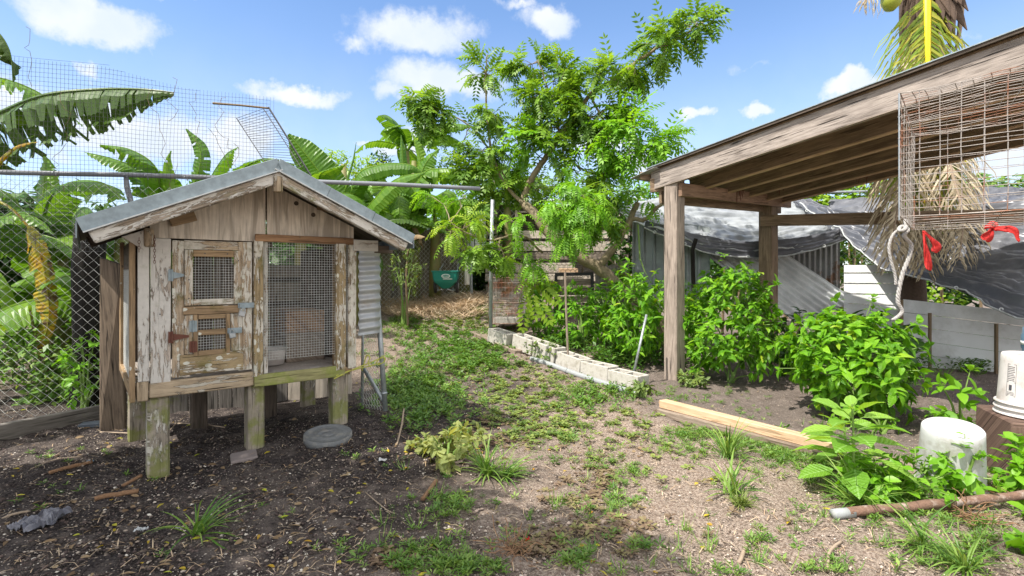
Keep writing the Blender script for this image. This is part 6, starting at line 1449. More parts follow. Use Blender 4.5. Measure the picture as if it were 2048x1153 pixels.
weed(G(1285, 795), .15, .17, 150, 'pale leafy clump against the end of the nearest concrete block', 'leaf_weed', (.06, .032), 18, 'pale_weed')
weed(Vector((.42, 6.40, 0)), .22, .26, 160, 'dry drooping weeds growing over the dark-streaked concrete block', 'leaf_weed', (.06, .03), 28, 'dry_weed')
weed(G(1560, 880), .12, .12, 90, 'low narrow-leaved weed against the middle of the yellow timber', 'leaf_grass', (.06, .016), 29, 'low_weed')
def tuft(p, n, L, w_, label, spread=.9, seed=1, mat='leaf_grass', name='grass_tuft', bias=(0, 0), curl=(20, 45)):
    rs = random.Random(seed); p = onG(p, -.01); mb_v, mb_f, rn = [], [], []
    for i in range(n):
        a = rs.uniform(0, 6.28); e = R(rs.uniform(90-spread*75, 88)); d = Vector((math.cos(a)*math.cos(e)+bias[0], math.sin(a)*math.cos(e)+bias[1], math.sin(e))).normalized(); l = L*rs.uniform(.5, 1.1); q = p+Vector((rs.gauss(0, .012), rs.gauss(0, .012), 0)); s = Vector((-math.sin(a), math.cos(a), 0)); c = rs.random(); cu = R(rs.uniform(*curl)); K = 7
        b0 = len(mb_v)
        for k in range(K+1):
            t = k/K; ww = w_*rs.uniform(.9, 1.1)*(1-t**2.2)*(.7+.6*t if t < .4 else 1)
            m = s.cross(d).normalized()
            mb_v += [q-s*ww/2+m*ww*.2, q+Vector((0, 0, 0)), q+s*ww/2+m*ww*.2]; rn += [c]*3
            q = q+d*(l/K); ax = d.cross(Vector((0, 0, -1))); 
            if ax.length > .01: d = (Matrix.Rotation(cu/K*2, 3, ax.normalized()) @ d)
            if q.z < gz(q.x, q.y)+.004: q.z = gz(q.x, q.y)+.004
            if k:
                a0 = b0+(k-1)*3; mb_f += [(a0, a0+1, a0+4, a0+3), (a0+1, a0+2, a0+5, a0+4)]
    me = bpy.data.meshes.new(name); me.from_pydata([tuple(v) for v in mb_v], [], mb_f); at_ = me.attributes.new('rnd', 'FLOAT', 'POINT'); at_.data.foreach_set('value', rn)
    o = link(name, me, M[mat], None, smooth=True); tag(o, label, 'grass'); return o
tuft(G(395, 1070), 34, .33, .014, 'coarse bright green grass clump alone on the dark mulch at the lower left', .9, 1, 'leaf_grass', bias=(.25, .0))
tuft(G(975, 950), 80, .33, .011, 'large arching grass clump between the pale weed and the bark stick', .95, 2)
tuft(G(1010, 955), 50, .3, .011, 'grass clump leaning to the right in the centre of the yard', .95, 3, bias=(.5, 0))
tuft(G(1455, 915), 60, .34, .012, 'tall grass clump growing in front of the grey lower timber', .8, 4)
tuft(G(1465, 990), 22, .32, .018, 'sparse wide-bladed grass clump left of the tall broad-leaved weed', .9, 5)
tuft(G(1482, 1010), 130, .12, .005, 'fine half-dry grass clump just below the wide-bladed one', .95, 6, 'leaf_weed')
tuft(G(1715, 1010), 70, .34, .011, 'long-bladed grass clump around the grey end of the rusty pipe', .9, 7, bias=(-.2, 0))
tuft(G(1790, 1000), 70, .32, .011, 'dense grass clump behind the rusty pipe under the leafy weeds', .8, 8)
tuft(G(1850, 1090), 44, .30, .011, 'grass clump below the rusty pipe with blades pointing left', .95, 9, bias=(-.5, -.2))
tuft(G(1930, 1140), 50, .28, .011, 'grass clump at the bottom edge near the right corner', .95, 10, bias=(-.3, 0))
tuft(G(1075, 720), 26, .22, .007, 'upright grass clump in front of the weedy concrete block', .7, 11)
tuft(G(1000, 700), 30, .20, .007, 'grass clump beside the furthest concrete block', .7, 12)
tuft(G(1620, 965), 20, .22, .009, 'tiny single-stemmed grass clump on the sand right of the wide-bladed one', .7, 13)
tuft(G(1920, 650), 36, .45, .012, 'long grass leaning before the white siding', .8, 15, bias=(-.6, 0)) if False else None
tuft(G(330, 1110), 8, .16, .009, 'few thin grass blades left of the coarse clump', .8, 16) if False else None
tuft(G(1890, 760), 60, .30, .008, 'long dark grass behind the upturned bucket, spreading left', .95, 17, bias=(-.5, 0))
def palette_blob(lst, x, y):
    """density at world points from ellipses given as ground pixels"""
    return 0

# ------------------------------------------------------------------ low ground plants, straw, debris
def gpts(px, py, rx, ry, n, rs):
    out = []
    for _ in range(n):
        a = rs.uniform(0, 6.28); r = rs.random()**.6*(1 if rs.random() < .7 else 1.7); x = px+rx*r*math.cos(a); y = py+ry*r*math.sin(a)
        if y < 592: continue
        out.append((x, y))
    return out
_gc = {}
def Gq(x, y):
    """ground point for a photo position, through a coarse table"""
    return G(x, y)
def rosette(lb, p, r, nl, w_, rs, up=.35, c=None, tall=0):
    c = rs.random() if c is None else c; a0 = rs.uniform(0, 6.28); sp = rs.uniform(.7, 1.2)
    ax = Vector((rs.gauss(0, .15), rs.gauss(0, .15), 1))
    for i in range(nl):
        a = a0+i*2.4; l = r*rs.uniform(.6, 1.15); d = Vector((math.cos(a), math.sin(a), rs.uniform(0, up)+.1)); q = p+UP*(tall*(i/nl)+.004)+Vector((math.cos(a), math.sin(a), 0))*r*.12
        lb.add(q, d, ax+Vector((rs.gauss(0, .2), rs.gauss(0, .2), 0)), l, l*w_, min(1, max(0, c+rs.uniform(-.25, .25))))
def ground_plants():
    rs = random.Random(5); W1, W2, W3, W4 = LB(T_DIAMOND), LB(T_FOLD), LB(T_FOLD), LB(T_DIAMOND)
    # (px,py,rx,ry,count,kind)
    Z = [(850, 800, 80, 45, 330, 'g'), (900, 700, 110, 40, 300, 'd'), (820, 655, 60, 22, 130, 'g'), (900, 640, 110, 30, 420, 'y'), (830, 760, 60, 40, 190, 'g'), (960, 615, 50, 22, 200, 'y'), (935, 590, 40, 14, 120, 'y'), (960, 690, 80, 30, 160, 'd'),
         (1000, 760, 130, 50, 260, 'y'), (1100, 790, 120, 40, 150, 'y'), (1180, 800, 60, 25, 80, 'g'), (1050, 830, 100, 30, 120, 'y'), (1250, 780, 40, 20, 60, 'g'), (1000, 870, 90, 30, 60, 'r'), (1080, 870, 70, 22, 70, 'y'),
         (1130, 875, 40, 16, 40, 'n'), (1200, 925, 50, 22, 60, 'n'), (1260, 945, 34, 14, 44, 'n'), (1240, 1003, 36, 20, 60, 'n'), (1140, 1000, 60, 20, 26, 'r'), (1160, 1010, 22, 30, 26, 'n'), (1180, 960, 60, 26, 30, 'r'),
         (1350, 880, 50, 20, 110, 'n'), (1420, 868, 60, 12, 160, 'n'), (1500, 890, 60, 12, 160, 'n'), (1580, 915, 60, 14, 200, 'n'), (1390, 905, 40, 20, 40, 'n'), (1600, 905, 90, 22, 150, 'n'), (1560, 895, 60, 18, 60, 'n'), (1650, 935, 40, 14, 60, 'n'), (1240, 1060, 90, 34, 46, 'r'), (1290, 1100, 40, 12, 26, 'n'), (1150, 1120, 30, 26, 40, 'n'),
         (900, 1015, 55, 20, 100, 'n'), (860, 1120, 90, 30, 150, 'n'), (930, 1140, 70, 20, 90, 'n'), (1080, 1090, 50, 30, 30, 'r'), (800, 1120, 50, 22, 16, 'r'), (1520, 1090, 24, 34, 40, 'n'), (1650, 1140, 40, 12, 30, 'n'), (1450, 1150, 50, 10, 20, 'n'),
         (640, 1100, 14, 8, 5, 'n'), (700, 1105, 26, 14, 16, 'n'), (560, 1030, 60, 40, 5, 'n'), (720, 920, 40, 18, 8, 'n'), (1400, 800, 60, 14, 40, 'n'), (1500, 830, 40, 12, 20, 'n'), (1480, 790, 80, 20, 24, 'n'),
         (1900, 700, 120, 16, 420, 'D'), (1960, 730, 80, 18, 260, 'D'), (1840, 690, 60, 14, 200, 'D'), (1790, 720, 40, 14, 100, 'D'), (1800, 780, 80, 30, 20, 'n'), (1880, 1000, 90, 30, 120, 'n'), (1960, 960, 60, 30, 90, 'n'), (1800, 1040, 110, 30, 90, 'n'), (1980, 1080, 60, 40, 90, 'n'), (1900, 1120, 90, 26, 70, 'n'), (1700, 970, 60, 26, 60, 'n'),
         (140, 905, 90, 24, 16, 'n'), (120, 960, 90, 40, 10, 'n'), (300, 1060, 220, 60, 12, 'n'), (1130, 690, 60, 20, 120, 'D'), (1240, 720, 50, 20, 120, 'D'), (1290, 690, 60, 30, 120, 'D'), (1340, 790, 30, 12, 60, 'n'), (1600, 700, 80, 30, 140, 'D'),
         (1330, 700, 80, 40, 80, 'D'), (1120, 760, 60, 20, 60, 'n'), (960, 730, 50, 20, 100, 'g'), (1500, 930, 120, 40, 30, 'n'), (1300, 900, 130, 50, 40, 'y'), (1220, 850, 100, 30, 60, 'y')]
    for (px, py, rx, ry, n, kd) in Z:
        for x, y in gpts(px, py, rx, ry, int(n*(1.0 if kd == 'y' else 1.3)), rs):
            p = Gq(x, y)
            if kd == 'g': rosette(W1, p, .05, rs.randint(6, 10), .42, rs, .8, rs.uniform(.0, .7), .05)
            elif kd == 'd': rosette(W1, p, .06, rs.randint(5, 9), .5, rs, .7, rs.uniform(0, .45), .04)
            elif kd == 'y': rosette(W2, p, .045, rs.randint(5, 9), .5, rs, .5, None, .02)
            elif kd == 'n':
                if rs.random() < .5: rosette(W4, p, rs.uniform(.022, .045), rs.randint(7, 12), .24, rs, .9, rs.uniform(.1, .8), .02)
            elif kd == 'D': rosette(W1, p, .07, rs.randint(6, 10), .5, rs, .8, rs.uniform(0, .3), .16)
            elif kd == 'r': rosette(W3, p, .040, rs.randint(6, 9), .42, rs, .3, None, .01)
    for _ in range(900):
        x, y = rs.uniform(760, 2040), rs.uniform(790, 1150)
        if mn.noise(Vector((x/90, y/45, 3))) < .02: continue
        p = Gq(x, y); rosette((W4, W2, W3, W1)[rs.choice((0, 0, 0, 1, 1, 2, 3))], p, rs.uniform(.015, .04), rs.randint(4, 9), .34, rs, .8, rs.random(), .015)
    GB = LB(T_BLADE)
    for _ in range(330):
        x, y = rs.uniform(760, 2040), rs.uniform(760, 1150)
        if x > 1330 and y < 830: continue
        if mn.noise(Vector((x/120, y/50, 8))) < 0: continue
        p = Gq(x, y); L_ = rs.uniform(.03, .13)
        for _k in range(rs.randint(5, 16)):
            a = rs.uniform(0, 6.28); e = rs.uniform(.3, 1.4); GB.add(p+Vector((rs.gauss(0, .01), rs.gauss(0, .01), 0)), (math.cos(a)*math.cos(e), math.sin(a)*math.cos(e), math.sin(e)), (math.cos(a), math.sin(a), -.2), L_*rs.uniform(.5, 1.2), rs.uniform(.003, .006), rs.random())
    o = GB.build('sparse_grass', M['leaf_grass'], None); tag(o, 'sparse short grass sprouting all over the yard', kind='stuff')
    def out(lb, name, mat, lab): o = lb.build(name, M[mat], None); tag(o, lab, None, None, 'stuff')
    out(W1, 'leafy_ground_cover', 'leaf_grass', 'green small-leaved ground cover over the path and along the siding'); out(W2, 'pale_ground_cover', 'leaf_weed', 'yellowish low weeds spreading over the middle of the yard')
    out(W3, 'wilted_ground_cover', 'leaf_red', 'wilted brownish red weeds flat on the soil'); out(W4, 'narrow_leaf_ground_cover', 'leaf_grass', 'narrow-leaved green weeds in patches on the sandy soil')
    # straw
    S = LB(T_BLADE)
    for (px, py, rx, ry, n) in ((860, 608, 105, 18, 5200), (800, 620, 45, 14, 1500), (930, 604, 50, 12, 1600), (880, 630, 90, 12, 900), (800, 590, 60, 10, 900)):
        for _ in range(n):
            a = rs.uniform(0, 6.28); r = math.sqrt(rs.random()); x = px+rx*r*math.cos(a); y = max(585, py+ry*r*math.sin(a)); p = Gq(x, y)+UP*rs.uniform(0, .05); b = rs.uniform(0, 6.28)
            if 862 < x < 920 and y < 602 and rs.random() < .8: continue
            S.add(p, (math.cos(b), math.sin(b), rs.uniform(-.05, .7)), (rs.gauss(0, .5), rs.gauss(0, .5), 1), rs.uniform(.10, .30), rs.uniform(.006, .012), rs.random())
    # litter of stems over the yard
    for _ in range(2600):
        x, y = rs.uniform(0, 2048), rs.uniform(640, 1153)**1; p = Gq(x, y)+UP*.004
        if x > 1300 and y < 760: continue
        b = rs.uniform(0, 6.28); S.add(p, (math.cos(b), math.sin(b), rs.uniform(0, .12)), (0, 0, 1), rs.uniform(.02, .10), rs.uniform(.002, .005), rs.random()*.7)
    o = S.build('dry_straw', M['straw'], None); tag(o, 'heap of dry pinkish straw before the far fence and loose bits over the yard', kind='stuff')
    Y = LB(T_FOLD)
    for _ in range(240):
        x, y = rs.uniform(20, 1700), rs.uniform(640, 1150); p = Gq(x, y)+UP*.006; b = rs.uniform(0, 6.28)
        if rs.random() < .5 and x > 1000: continue
        Y.add(p, (math.cos(b), math.sin(b), .1), (rs.gauss(0, .3), rs.gauss(0, .3), 1), rs.uniform(.025, .055), rs.uniform(.010, .022), rs.random())
    o = Y.build('fallen_leaves', M['yellowleaf'], None); tag(o, 'scattered small yellow fallen leaves', kind='stuff')
    Dd = LB(T_FOLD)
    for k_ in range(1300):
        x, y = (rs.uniform(0, 760), rs.uniform(820, 1150)) if k_ < 300 else (rs.uniform(780, 1320), rs.uniform(640, 930)); p = Gq(x, y)+UP*.006; b = rs.uniform(0, 6.28)
        Dd.add(p, (math.cos(b), math.sin(b), .15), (rs.gauss(0, .4), rs.gauss(0, .4), 1), rs.uniform(.015, .06), rs.uniform(.008, .025), rs.random())
    o = Dd.build('dead_leaf_litter', M['leaf_dead'], None); tag(o, 'small dead brown leaf scraps on the mulch and among the weeds', kind='stuff')
ground_plants()
def pebbles(name, n, s0, s1, stops, lab, ysp=.75):
    rs = RNG; PX = rs.uniform(-60, 2100, n); PY = 640+(1160-640)*rs.random(n)**ysp
    ico = [(0, 0, 1)]+[(math.cos(a)*.9, math.sin(a)*.9, .25) for a in np.linspace(0, 2*math.pi, 6)[:-1]]+[(math.cos(a+.6)*.9, math.sin(a+.6)*.9, -.4) for a in np.linspace(0, 2*math.pi, 6)[:-1]]
    fs = [(0, 1+i, 1+(i+1) % 5) for i in range(5)]+[(1+i, 6+i, 1+(i+1) % 5) for i in range(5)]+[(1+(i+1) % 5, 6+i, 6+(i+1) % 5) for i in range(5)]
    t = np.array(ico); k = len(t)
    k_ = (PX-CX)/F; s_ = (PY-CY)/F; d = H/s_
    for _ in range(6): d = (H-ground_z(k_*d, d))/s_
    X, Y = k_*d, d; Z = ground_z(X, Y); sz = s0+s1*rs.random(n)**3.2; sz *= np.where(X < .3, 1.15, .8)
    V = np.zeros((n, k, 3)); ang = rs.uniform(0, 6.28, n); el = rs.uniform(.6, 1.6, n)
    tt = t[None]*(1+rs.normal(0, .16, (n, k, 1))); xx = tt[..., 0]*el[:, None]; yy = tt[..., 1]; c, s = np.cos(ang)[:, None], np.sin(ang)[:, None]
    V[..., 0] = X[:, None]+(xx*c-yy*s)*sz[:, None]; V[..., 1] = Y[:, None]+(xx*s+yy*c)*sz[:, None]; V[..., 2] = Z[:, None]+(tt[..., 2]*.6+.25)*sz[:, None]+.002
    me = bpy.data.meshes.new(name); me.vertices.add(n*k); me.vertices.foreach_set('co', V.reshape(-1)); f = np.array(fs); li = (f[None]+(np.arange(n)*k)[:, None, None]).reshape(-1)
    me.loops.add(len(li)); me.loops.foreach_set('vertex_index', li); m = n*len(fs); me.polygons.add(m); me.polygons.foreach_set('loop_start', np.arange(m)*3); me.polygons.foreach_set('loop_total', np.full(m, 3)); me.update(calc_edges=True)
    a = me.attributes.new('rnd', 'FLOAT', 'POINT'); a.data.foreach_set('value', np.repeat(rs.random(n), k))
    mt, T, b, _ = new_mat('pebble'); r = T.new('ShaderNodeAttribute', attribute_name='rnd').outputs['Fac']
    cc = T.ramp(r, stops)
    if 'crumb' in name:
        P = T.new('ShaderNodeNewGeometry').outputs['Position']; s = T.new('ShaderNodeSeparateXYZ', inputs={0: P})
        e = T.math('ADD', T.math('ADD', s.outputs[0], T.math('MULTIPLY', s.outputs[1], -.18)), T.math('MULTIPLY', T.math('SUBTRACT', T.noise(P, 1.3, 5, .6), .5), 2.2))
        cc = T.mix(T.step(e, -1.3, .1), T.mix(1, cc, (.22, .19, .20), 'MULTIPLY'), cc)
    setb(T, b, col=cc, rough=.9)
    o = link(name, me, mt); tag(o, lab, kind='stuff')
pebbles('pebbles', 12000, .0022, .0060, [(0, (.10, .075, .06)), (.45, (.24, .19, .15)), (.8, (.42, .35, .29)), (1, (.62, .57, .50))], 'small pale pebbles, shells and wood chips strewn over the soil')
pebbles('soil_crumbs', 17000, .003, .0065, [(0, (.10, .08, .065)), (.5, (.26, .20, .165)), (1, (.46, .37, .31))], 'crumbs and small clods of soil over the yard')
def debris():
    def stick(pts, r, lab, mat='stick', name='stick', cat='stick', n=7):
        P = [onG(G(*p), r*.9+dz) for *p, dz in [(a, b, c) for a, b, c in pts]]; P = smooth_path(P, 4)
        o = MB().tube([p+rv(r*.12) for p in P], [r*(1+.15*mn.noise(Vector((i*1.3, r*50, 0)))) for i in range(len(P))], n).build(name, M[mat], None, smooth=True); tag(o, lab, cat)
    stick([(846, 1003, 0), (872, 967, 0)], .013, 'thick brown stick on the soil left of the large arching grass clump', 'cob')
    stick([(190, 1003, 0), (235, 993, 0), (278, 986, 0)], .014, 'rough brown cob-like piece of bark left of the front hutch leg', 'cob', 'bark_piece', 'bark')
    stick([(245, 975, 0), (282, 958, .01)], .010, 'small brown bark piece close to the front hutch leg', 'cob', 'bark_piece', 'bark')
    stick([(98, 950, 0), (140, 938, 0), (185, 928, 0)], .012, 'long brown bark piece on the mulch below the left edging timber', 'cob', 'bark_piece', 'bark')
    stick([(0, 1043, 0), (25, 1035, .01), (60, 1025, .0)], .006, 'pale twig at the left edge beside the grey plastic bag')
    stick([(200, 869, .01), (260, 871, .01), (300, 872, .0)], .006, 'pale thin twig under the left side of the hutch')
    stick([(340, 850, .01), (400, 855, .02), (450, 857, .0)], .006, 'long thin twig under the hutch between the legs')
    stick([(60, 940, .0), (110, 926, .02), (165, 915, .0)], .003, 'thin curved twig on the mulch below the edging timber')
    stick([(330, 873, 0), (352, 856, .03), (372, 848, .06)], .004, 'upturned twig behind the front hutch leg')
    stick([(794, 890, 0), (802, 868, .03), (808, 842, .09)], .007, 'pale brown stick poking out of the weeds right of the concrete lid')
    stick([(1478, 1130, 0), (1486, 1112, 0), (1494, 1095, 0)], .009, 'short grey-brown stick on the sand at the bottom, right of centre')
    stick([(1655, 1145, 0), (1660, 1110, .01), (1684, 1086, .0)], .007, 'crooked twig at the bottom edge right of the short stick')
    stick([(1328, 1095, 0), (1334, 1085, .0), (1337, 1076, .0)], .008, 'small dark stick beside the wilted weeds')
    stick([(1245, 1132, 0), (1300, 1145, 0), (1350, 1140, 0)], .003, 'thin long twig along the bottom edge')
    stick([(730, 985, 0), (775, 1022, .0), (800, 1028, .0), (822, 1012, 0)], .003, 'thin curling twig in the dark soil')
    # plastic bag scrap
    c = G(82, 1050); mb = MB()
    def f(u, v):
        p = c+Vector(((u-.5)*.13+(v-.5)*.05, (v-.5)*.20-(u-.5)*.03, 0)); n = 1.2*mn.noise(Vector((u*5, v*5, 2)))+1.1*abs(mn.noise(Vector((u*11, v*9, 4))))
        p.x += .03*mn.noise(Vector((u*3, v*3, 8))); p.y += .04*mn.noise(Vector((u*3, v*3, 18))); p.z = gz(p.x, p.y)+.022+.035*n*(1 if 0 < u < 1 else .6); p.z = max(p.z, gz(p.x, p.y)+.006); return p
    mb.sheet(f, 30, 30); o = mb.build('plastic_bag', M['bagblack'], None, solid=.0015); tag(o, 'crumpled torn grey plastic bag on the dark mulch at the lower left', 'plastic bag')
    def scrap(px, py, r, mat, lab, name='plastic_scrap', cat='scrap'):
        c = G(px, py); mb = MB(); s0 = random.random()*9
        mb.sheet(lambda u, v: Vector((c.x+(u-.5)*r*(1+.5*mn.noise(Vector((v*3, s0, 1)))), c.y+(v-.5)*r*.8*(1+.6*mn.noise(Vector((u*3, s0, 5)))), gz(c.x, c.y)+.012+.016*abs(mn.noise(Vector((u*4, v*4, s0))))*1.4)), 9, 9)
        o = mb.build(name, M[mat], None, solid=.001); tag(o, lab, cat)
    scrap(765, 925, .045, 'offwhite', 'small white plastic scrap on dark soil left of the pale weeds'); scrap(855, 903, .09, 'offwhite', 'larger white plastic scrap under the pale weed'); scrap(282, 1065, .05, 'tin', 'grey-white scrap on the mulch right of the plastic bag')
    scrap(180, 928, .03, 'bluep', 'tiny bluish scrap beside the long bark piece'); scrap(985, 1108, .03, 'red', 'small red scrap among the dead roots at the bottom', 'red_scrap'); scrap(1055, 1086, .02, 'red', 'tiny red scrap right of the dead roots', 'red_scrap')
    scrap(357, 1062, .02, 'offwhite', 'short white plastic scrap beside the coarse grass clump'); scrap(1690, 1035, .03, 'offwhite', 'pale scrap at the left end of the rusty pipe') if False else None
    for (px, py, s, lab) in ((1023, 1110, .15, 'tangle of dead brown roots near the bottom centre'), (1960, 985, .16, 'dead dry weed tangle below the stump'), (1935, 1040, .16, 'dry brown weed tangle under the rusty pipe')):
        mb = MB(); c = G(px, py); rs = random.Random(px)
        for _ in range(46):
            p = c+Vector((rs.gauss(0, s*.3), rs.gauss(0, s*.25), rs.uniform(.0, .05))); P = [p]; d = Vector((rs.gauss(0, 1), rs.gauss(0, 1), rs.gauss(0, .35))).normalized()
            for k in range(5):
                d = (d+Vector((rs.gauss(0, .5), rs.gauss(0, .5), rs.gauss(0, .25)))).normalized(); q = P[-1]+d*s*.17; q.z = max(q.z, gz(q.x, q.y)+.003); P.append(q)
            mb.tube(P, .0022, 4, False)
        o = mb.build('root_tangle', M['cob'], None); tag(o, lab, 'roots')
debris()
# ------------------------------------------------------------------ undergrowth behind the fence, hedges, far woods
def cloud_leaves(boxes, tm, L, w_, seed, cbias=None):
    rs = random.Random(seed); lb = LB(tm)
    for (c, r, n) in boxes:
        for _ in range(n):
            u = Vector((rs.gauss(0, 1), rs.gauss(0, 1), rs.gauss(0, 1))).normalized()*(rs.random()**.35); p = Vector(c)+Vector((u.x*r[0], u.y*r[1], u.z*r[2]))
            if mn.noise(p*1.9) < -.22: continue
            p.z = max(p.z, gz(p.x, p.y)+.02)
            d = Vector((rs.gauss(0, 1), rs.gauss(0, 1)-.3, rs.gauss(0, .6)-.15)); s = rs.uniform(.6, 1.3)
            lb.add(p, d, Vector((u.x*.5, u.y*.5-.2, .9)), L*s, L*w_*s, min(1, max(0, rs.gauss(.45, .28))))
    return lb
def massif(name, label, cat, boxes, mat, L, w_=.5, tm=T_DIAMOND, seed=1, kind=None, stems=0):
    c = Vector(boxes[0][0]); lb = cloud_leaves(boxes, tm, L, w_, seed)
    if kind == 'stuff': o = lb.build(name, M[mat], None); tag(o, label, None, None, 'stuff'); return
    th = thing(name, onG(c), label, cat); lb.build('foliage', M[mat], th)
    if stems:
        st = MB(); rs = random.Random(seed)
        for _ in range(stems):
            b = rs.choice(boxes); p = Vector(b[0])+Vector((rs.uniform(-.6, .6)*b[1][0], rs.uniform(-.5, .5)*b[1][1], 0)); q = onG(p, -.05); q.x += rs.uniform(-.2, .2); t = p+Vector((rs.uniform(-.2, .2), 0, b[1][2]*rs.uniform(.2, .8)))
            st.tube([q, q.lerp(t, .5)+Vector((rs.uniform(-.08, .08), 0, 0)), t], [.03, .02, .008], 6, False)
        st.build('stems', M['stembrown'], th)
def backdrop():
    rs = random.Random(3)
    # undergrowth left
    bx = [((rs.uniform(-8.5, -3.6), rs.uniform(5.6, 8.0), rs.uniform(.15, .7)), (.5, .4, .35), 260) for _ in range(34)]
    massif('undergrowth', 'sunlit small-leaved undergrowth behind the left chain link fence', None, bx, 'leaf_bright', .075, .5, seed=2, kind='stuff')
    bx = [((rs.uniform(-5.4, -3.9), rs.uniform(4.85, 5.5), rs.uniform(.1, .5)), (.35, .25, .35), 190) for _ in range(12)]
    massif('undergrowth', 'darker leafy undergrowth close behind the left chain link fence', None, bx, 'leaf_grass', .08, .5, seed=21, kind='stuff')
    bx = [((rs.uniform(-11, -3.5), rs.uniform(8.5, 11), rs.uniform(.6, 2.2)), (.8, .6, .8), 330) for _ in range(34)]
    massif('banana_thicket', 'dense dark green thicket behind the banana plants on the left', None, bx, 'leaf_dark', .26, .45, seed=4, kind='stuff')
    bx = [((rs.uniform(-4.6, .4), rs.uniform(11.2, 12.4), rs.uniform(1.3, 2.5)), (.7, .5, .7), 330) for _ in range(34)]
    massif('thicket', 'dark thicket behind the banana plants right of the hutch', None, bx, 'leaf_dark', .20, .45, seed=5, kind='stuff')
    # yellow-green small tree behind the banana row
    b = [((at(660, 318, 14)), (.55, .4, .32), 420), (at(735, 335, 14), (.6, .4, .35), 300), (at(690, 350, 14), (.9, .5, .3), 420), (at(640, 330, 14), (.3, .3, .3), 140)]
    massif('small_tree', 'yellowish small-leaved tree showing above the banana leaves right of the hutch ridge', 'tree', b, 'leaf_lime', .13, .45, seed=6, stems=4)
    b = [(at(760, 320, 16), (.4, .3, .3), 200), (at(900, 330, 16), (.6, .4, .35), 260)]
    massif('small_tree', 'dull green distant treetop between the banana spears and the leaning tree', 'tree', b, 'leaf_dark', .16, .4, seed=7, stems=3)
    # vines on the coop and behind the tree
    b = [(at(1250, 500, 9.2), (.35, .3, .55), 420), (at(1245, 420, 9.4), (.3, .3, .35), 220), (at(1235, 580, 8.8), (.3, .3, .4), 200)]
    massif('climbing_vine', 'dark climbing vine between the leaning tree and the grey ribbed wall', 'vine', b, 'leaf_dark', .11, .6, T_FOLD, 8, stems=4)
    b = [(at(1090, 375, 11.3), (.7, .5, .22), 360), (at(1160, 375, 11.3), (.8, .5, .25), 400), (at(1240, 385, 11.0), (.7, .5, .25), 340)]
    massif('overgrown_creeper', 'dark leafy creeper piled on the roof of the old coop', 'creeper', b, 'leaf_tree', .12, .5, T_DIAMOND, 9, stems=3)
    # hedge behind the tarps
    b = [(at(1600, 375, 10.8), (.8, .5, .5), 900), (at(1690, 385, 10.6), (.8, .5, .55), 1000), (at(1760, 400, 10.4), (.7, .5, .5), 900), (at(1840, 415, 10.2), (.7, .5, .5), 800), (at(1500, 385, 11), (.7, .5, .3), 500), (at(1420, 385, 11), (.6, .5, .25), 300), (at(1650, 440, 10.2), (1.4, .4, .5), 900)]
    massif('leafy_hedge', 'bright round-leaved hedge of vines behind the silver tarp under the shed roof', 'hedge', b, 'leaf_lime', .11, .75, T_FOLD, 10, stems=8)
    b = [(at(1940, 400, 9.9), (.9, .5, .5), 1000), (at(2060, 400, 9.6), (1.0, .5, .5), 1000), (at(1980, 385, 10), (1.2, .4, .25), 500)]
    massif('leafy_hedge', 'dark green hedge behind the wire cage at the right edge', 'hedge', b, 'leaf_grass', .12, .6, T_FOLD, 11, stems=5)
    b = [(at(1700, 560, 9.3), (.5, .3, .7), 700), (at(1790, 580, 9.0), (.6, .3, .5), 600), (at(1860, 610, 8.6), (.6, .3, .4), 500)]
    massif('fence_vines', 'green vines on the chain link behind the white siding panels', 'vine', b, 'leaf_lime', .08, .7, T_FOLD, 12, stems=5)
    b = [(at(1295, 395, 9.8), (.4, .4, .35), 260), (at(1310, 380, 9.8), (.35, .3, .3), 160)]
    massif('small_tree', 'light green treetop at the left corner of the shed roof', 'tree', b, 'leaf_bright', .12, .45, T_DIAMOND, 13, stems=3)
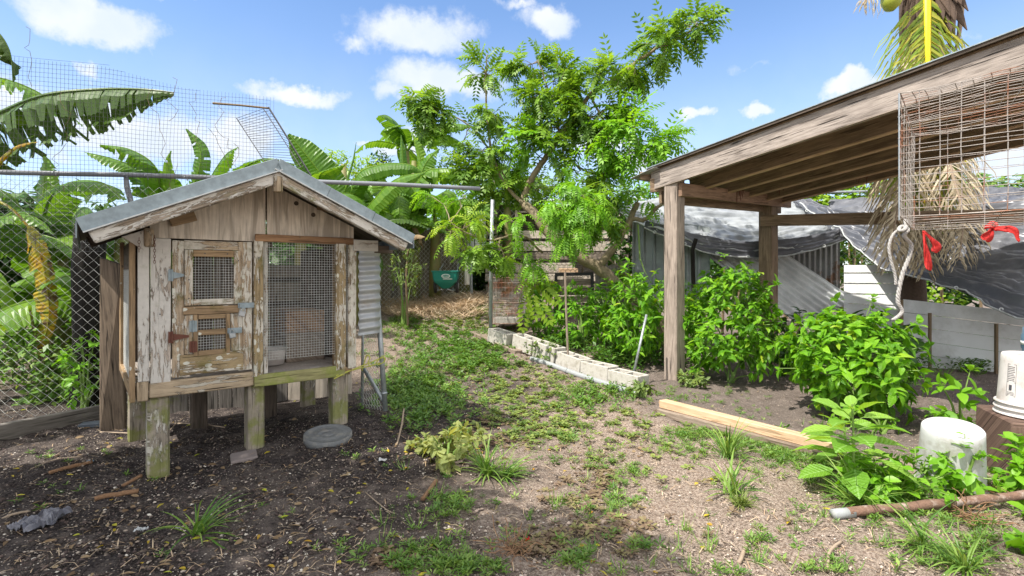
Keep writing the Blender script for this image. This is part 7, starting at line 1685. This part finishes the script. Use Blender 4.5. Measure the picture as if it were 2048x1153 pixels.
    for px, py, r, n, k in ((1700, 205, .5, 150, 0), (1640, 232, .35, 70, 1), (1580, 242, .25, 40, 2)):
        massif('distant_tree', ('thin distant treetop showing over the shed roof, nearest the palm', 'small distant twiggy treetop over the middle of the shed roof', 'tiny distant sprig over the left part of the shed roof')[k], 'tree', [(at(px, py+10, 15), (r, .3, r*.5), n), (at(px, py+60, 15), (r*1.6, .3, r), n*3)], 'leaf_dark', .16, .4, T_DIAMOND, 14+k, stems=3)
    # far woods ring
    bx = []
    for i in range(70):
        a = R(-72+i*2.05); D = rs.uniform(19, 25); bx.append(((D*math.sin(a), D*math.cos(a), rs.uniform(1.2, 2.6)), (1.5, 1.0, 1.5), 420))
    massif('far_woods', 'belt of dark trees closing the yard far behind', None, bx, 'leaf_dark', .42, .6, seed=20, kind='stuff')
    bx = [((rs.uniform(-3.0, 6.5), rs.uniform(12.6, 14.0), rs.uniform(.6, 2.0)), (.9, .6, .8), 300) for _ in range(30)]
    massif('thicket', 'dark green thicket filling the gaps behind the coop and tarps', None, bx, 'leaf_dark', .22, .5, seed=22, kind='stuff')
    # trees to the left of the view: their shade lies over the mulch
backdrop()
def shade_tree(base, h, r, n, label, seed):
    rs = random.Random(seed); base = onG(base); th = thing('shade_tree', base, label, 'tree'); tk = MB(); top = base+UP*h
    tk.tube([base-UP*.1, base+UP*h*.3, base+UP*h*.6], [.13, .11, .08], 10); bx = []
    for i in range(9):
        a = i*.7+rs.random(); q = top+Vector((math.cos(a)*r[0]*.6, math.sin(a)*r[1]*.6, rs.uniform(-.5, .5)*r[2])); tk.tube([base+UP*h*rs.uniform(.4, .6), q.lerp(top, .4), q], [.06, .04, .015], 6); bx.append((q, (r[0]*.5, r[1]*.5, r[2]*.5), n))
    tk.build('trunk', M['bark'], th, smooth=True); cloud_leaves(bx, T_DIAMOND, .22, .45, seed).build('crown', M['leaf_tree'], th)
shade_tree(Vector((-4.3, .9, 0)), 3.6, (1.25, 1.5, 1.3), 600, 'leafy tree left of the view that shades the mulch', 31)
shade_tree(Vector((-3.35, .75, 0)), 3.9, (1.9, 1.1, .8), 480, 'leafy tree left of the viewer whose crown stands above the picture', 32)
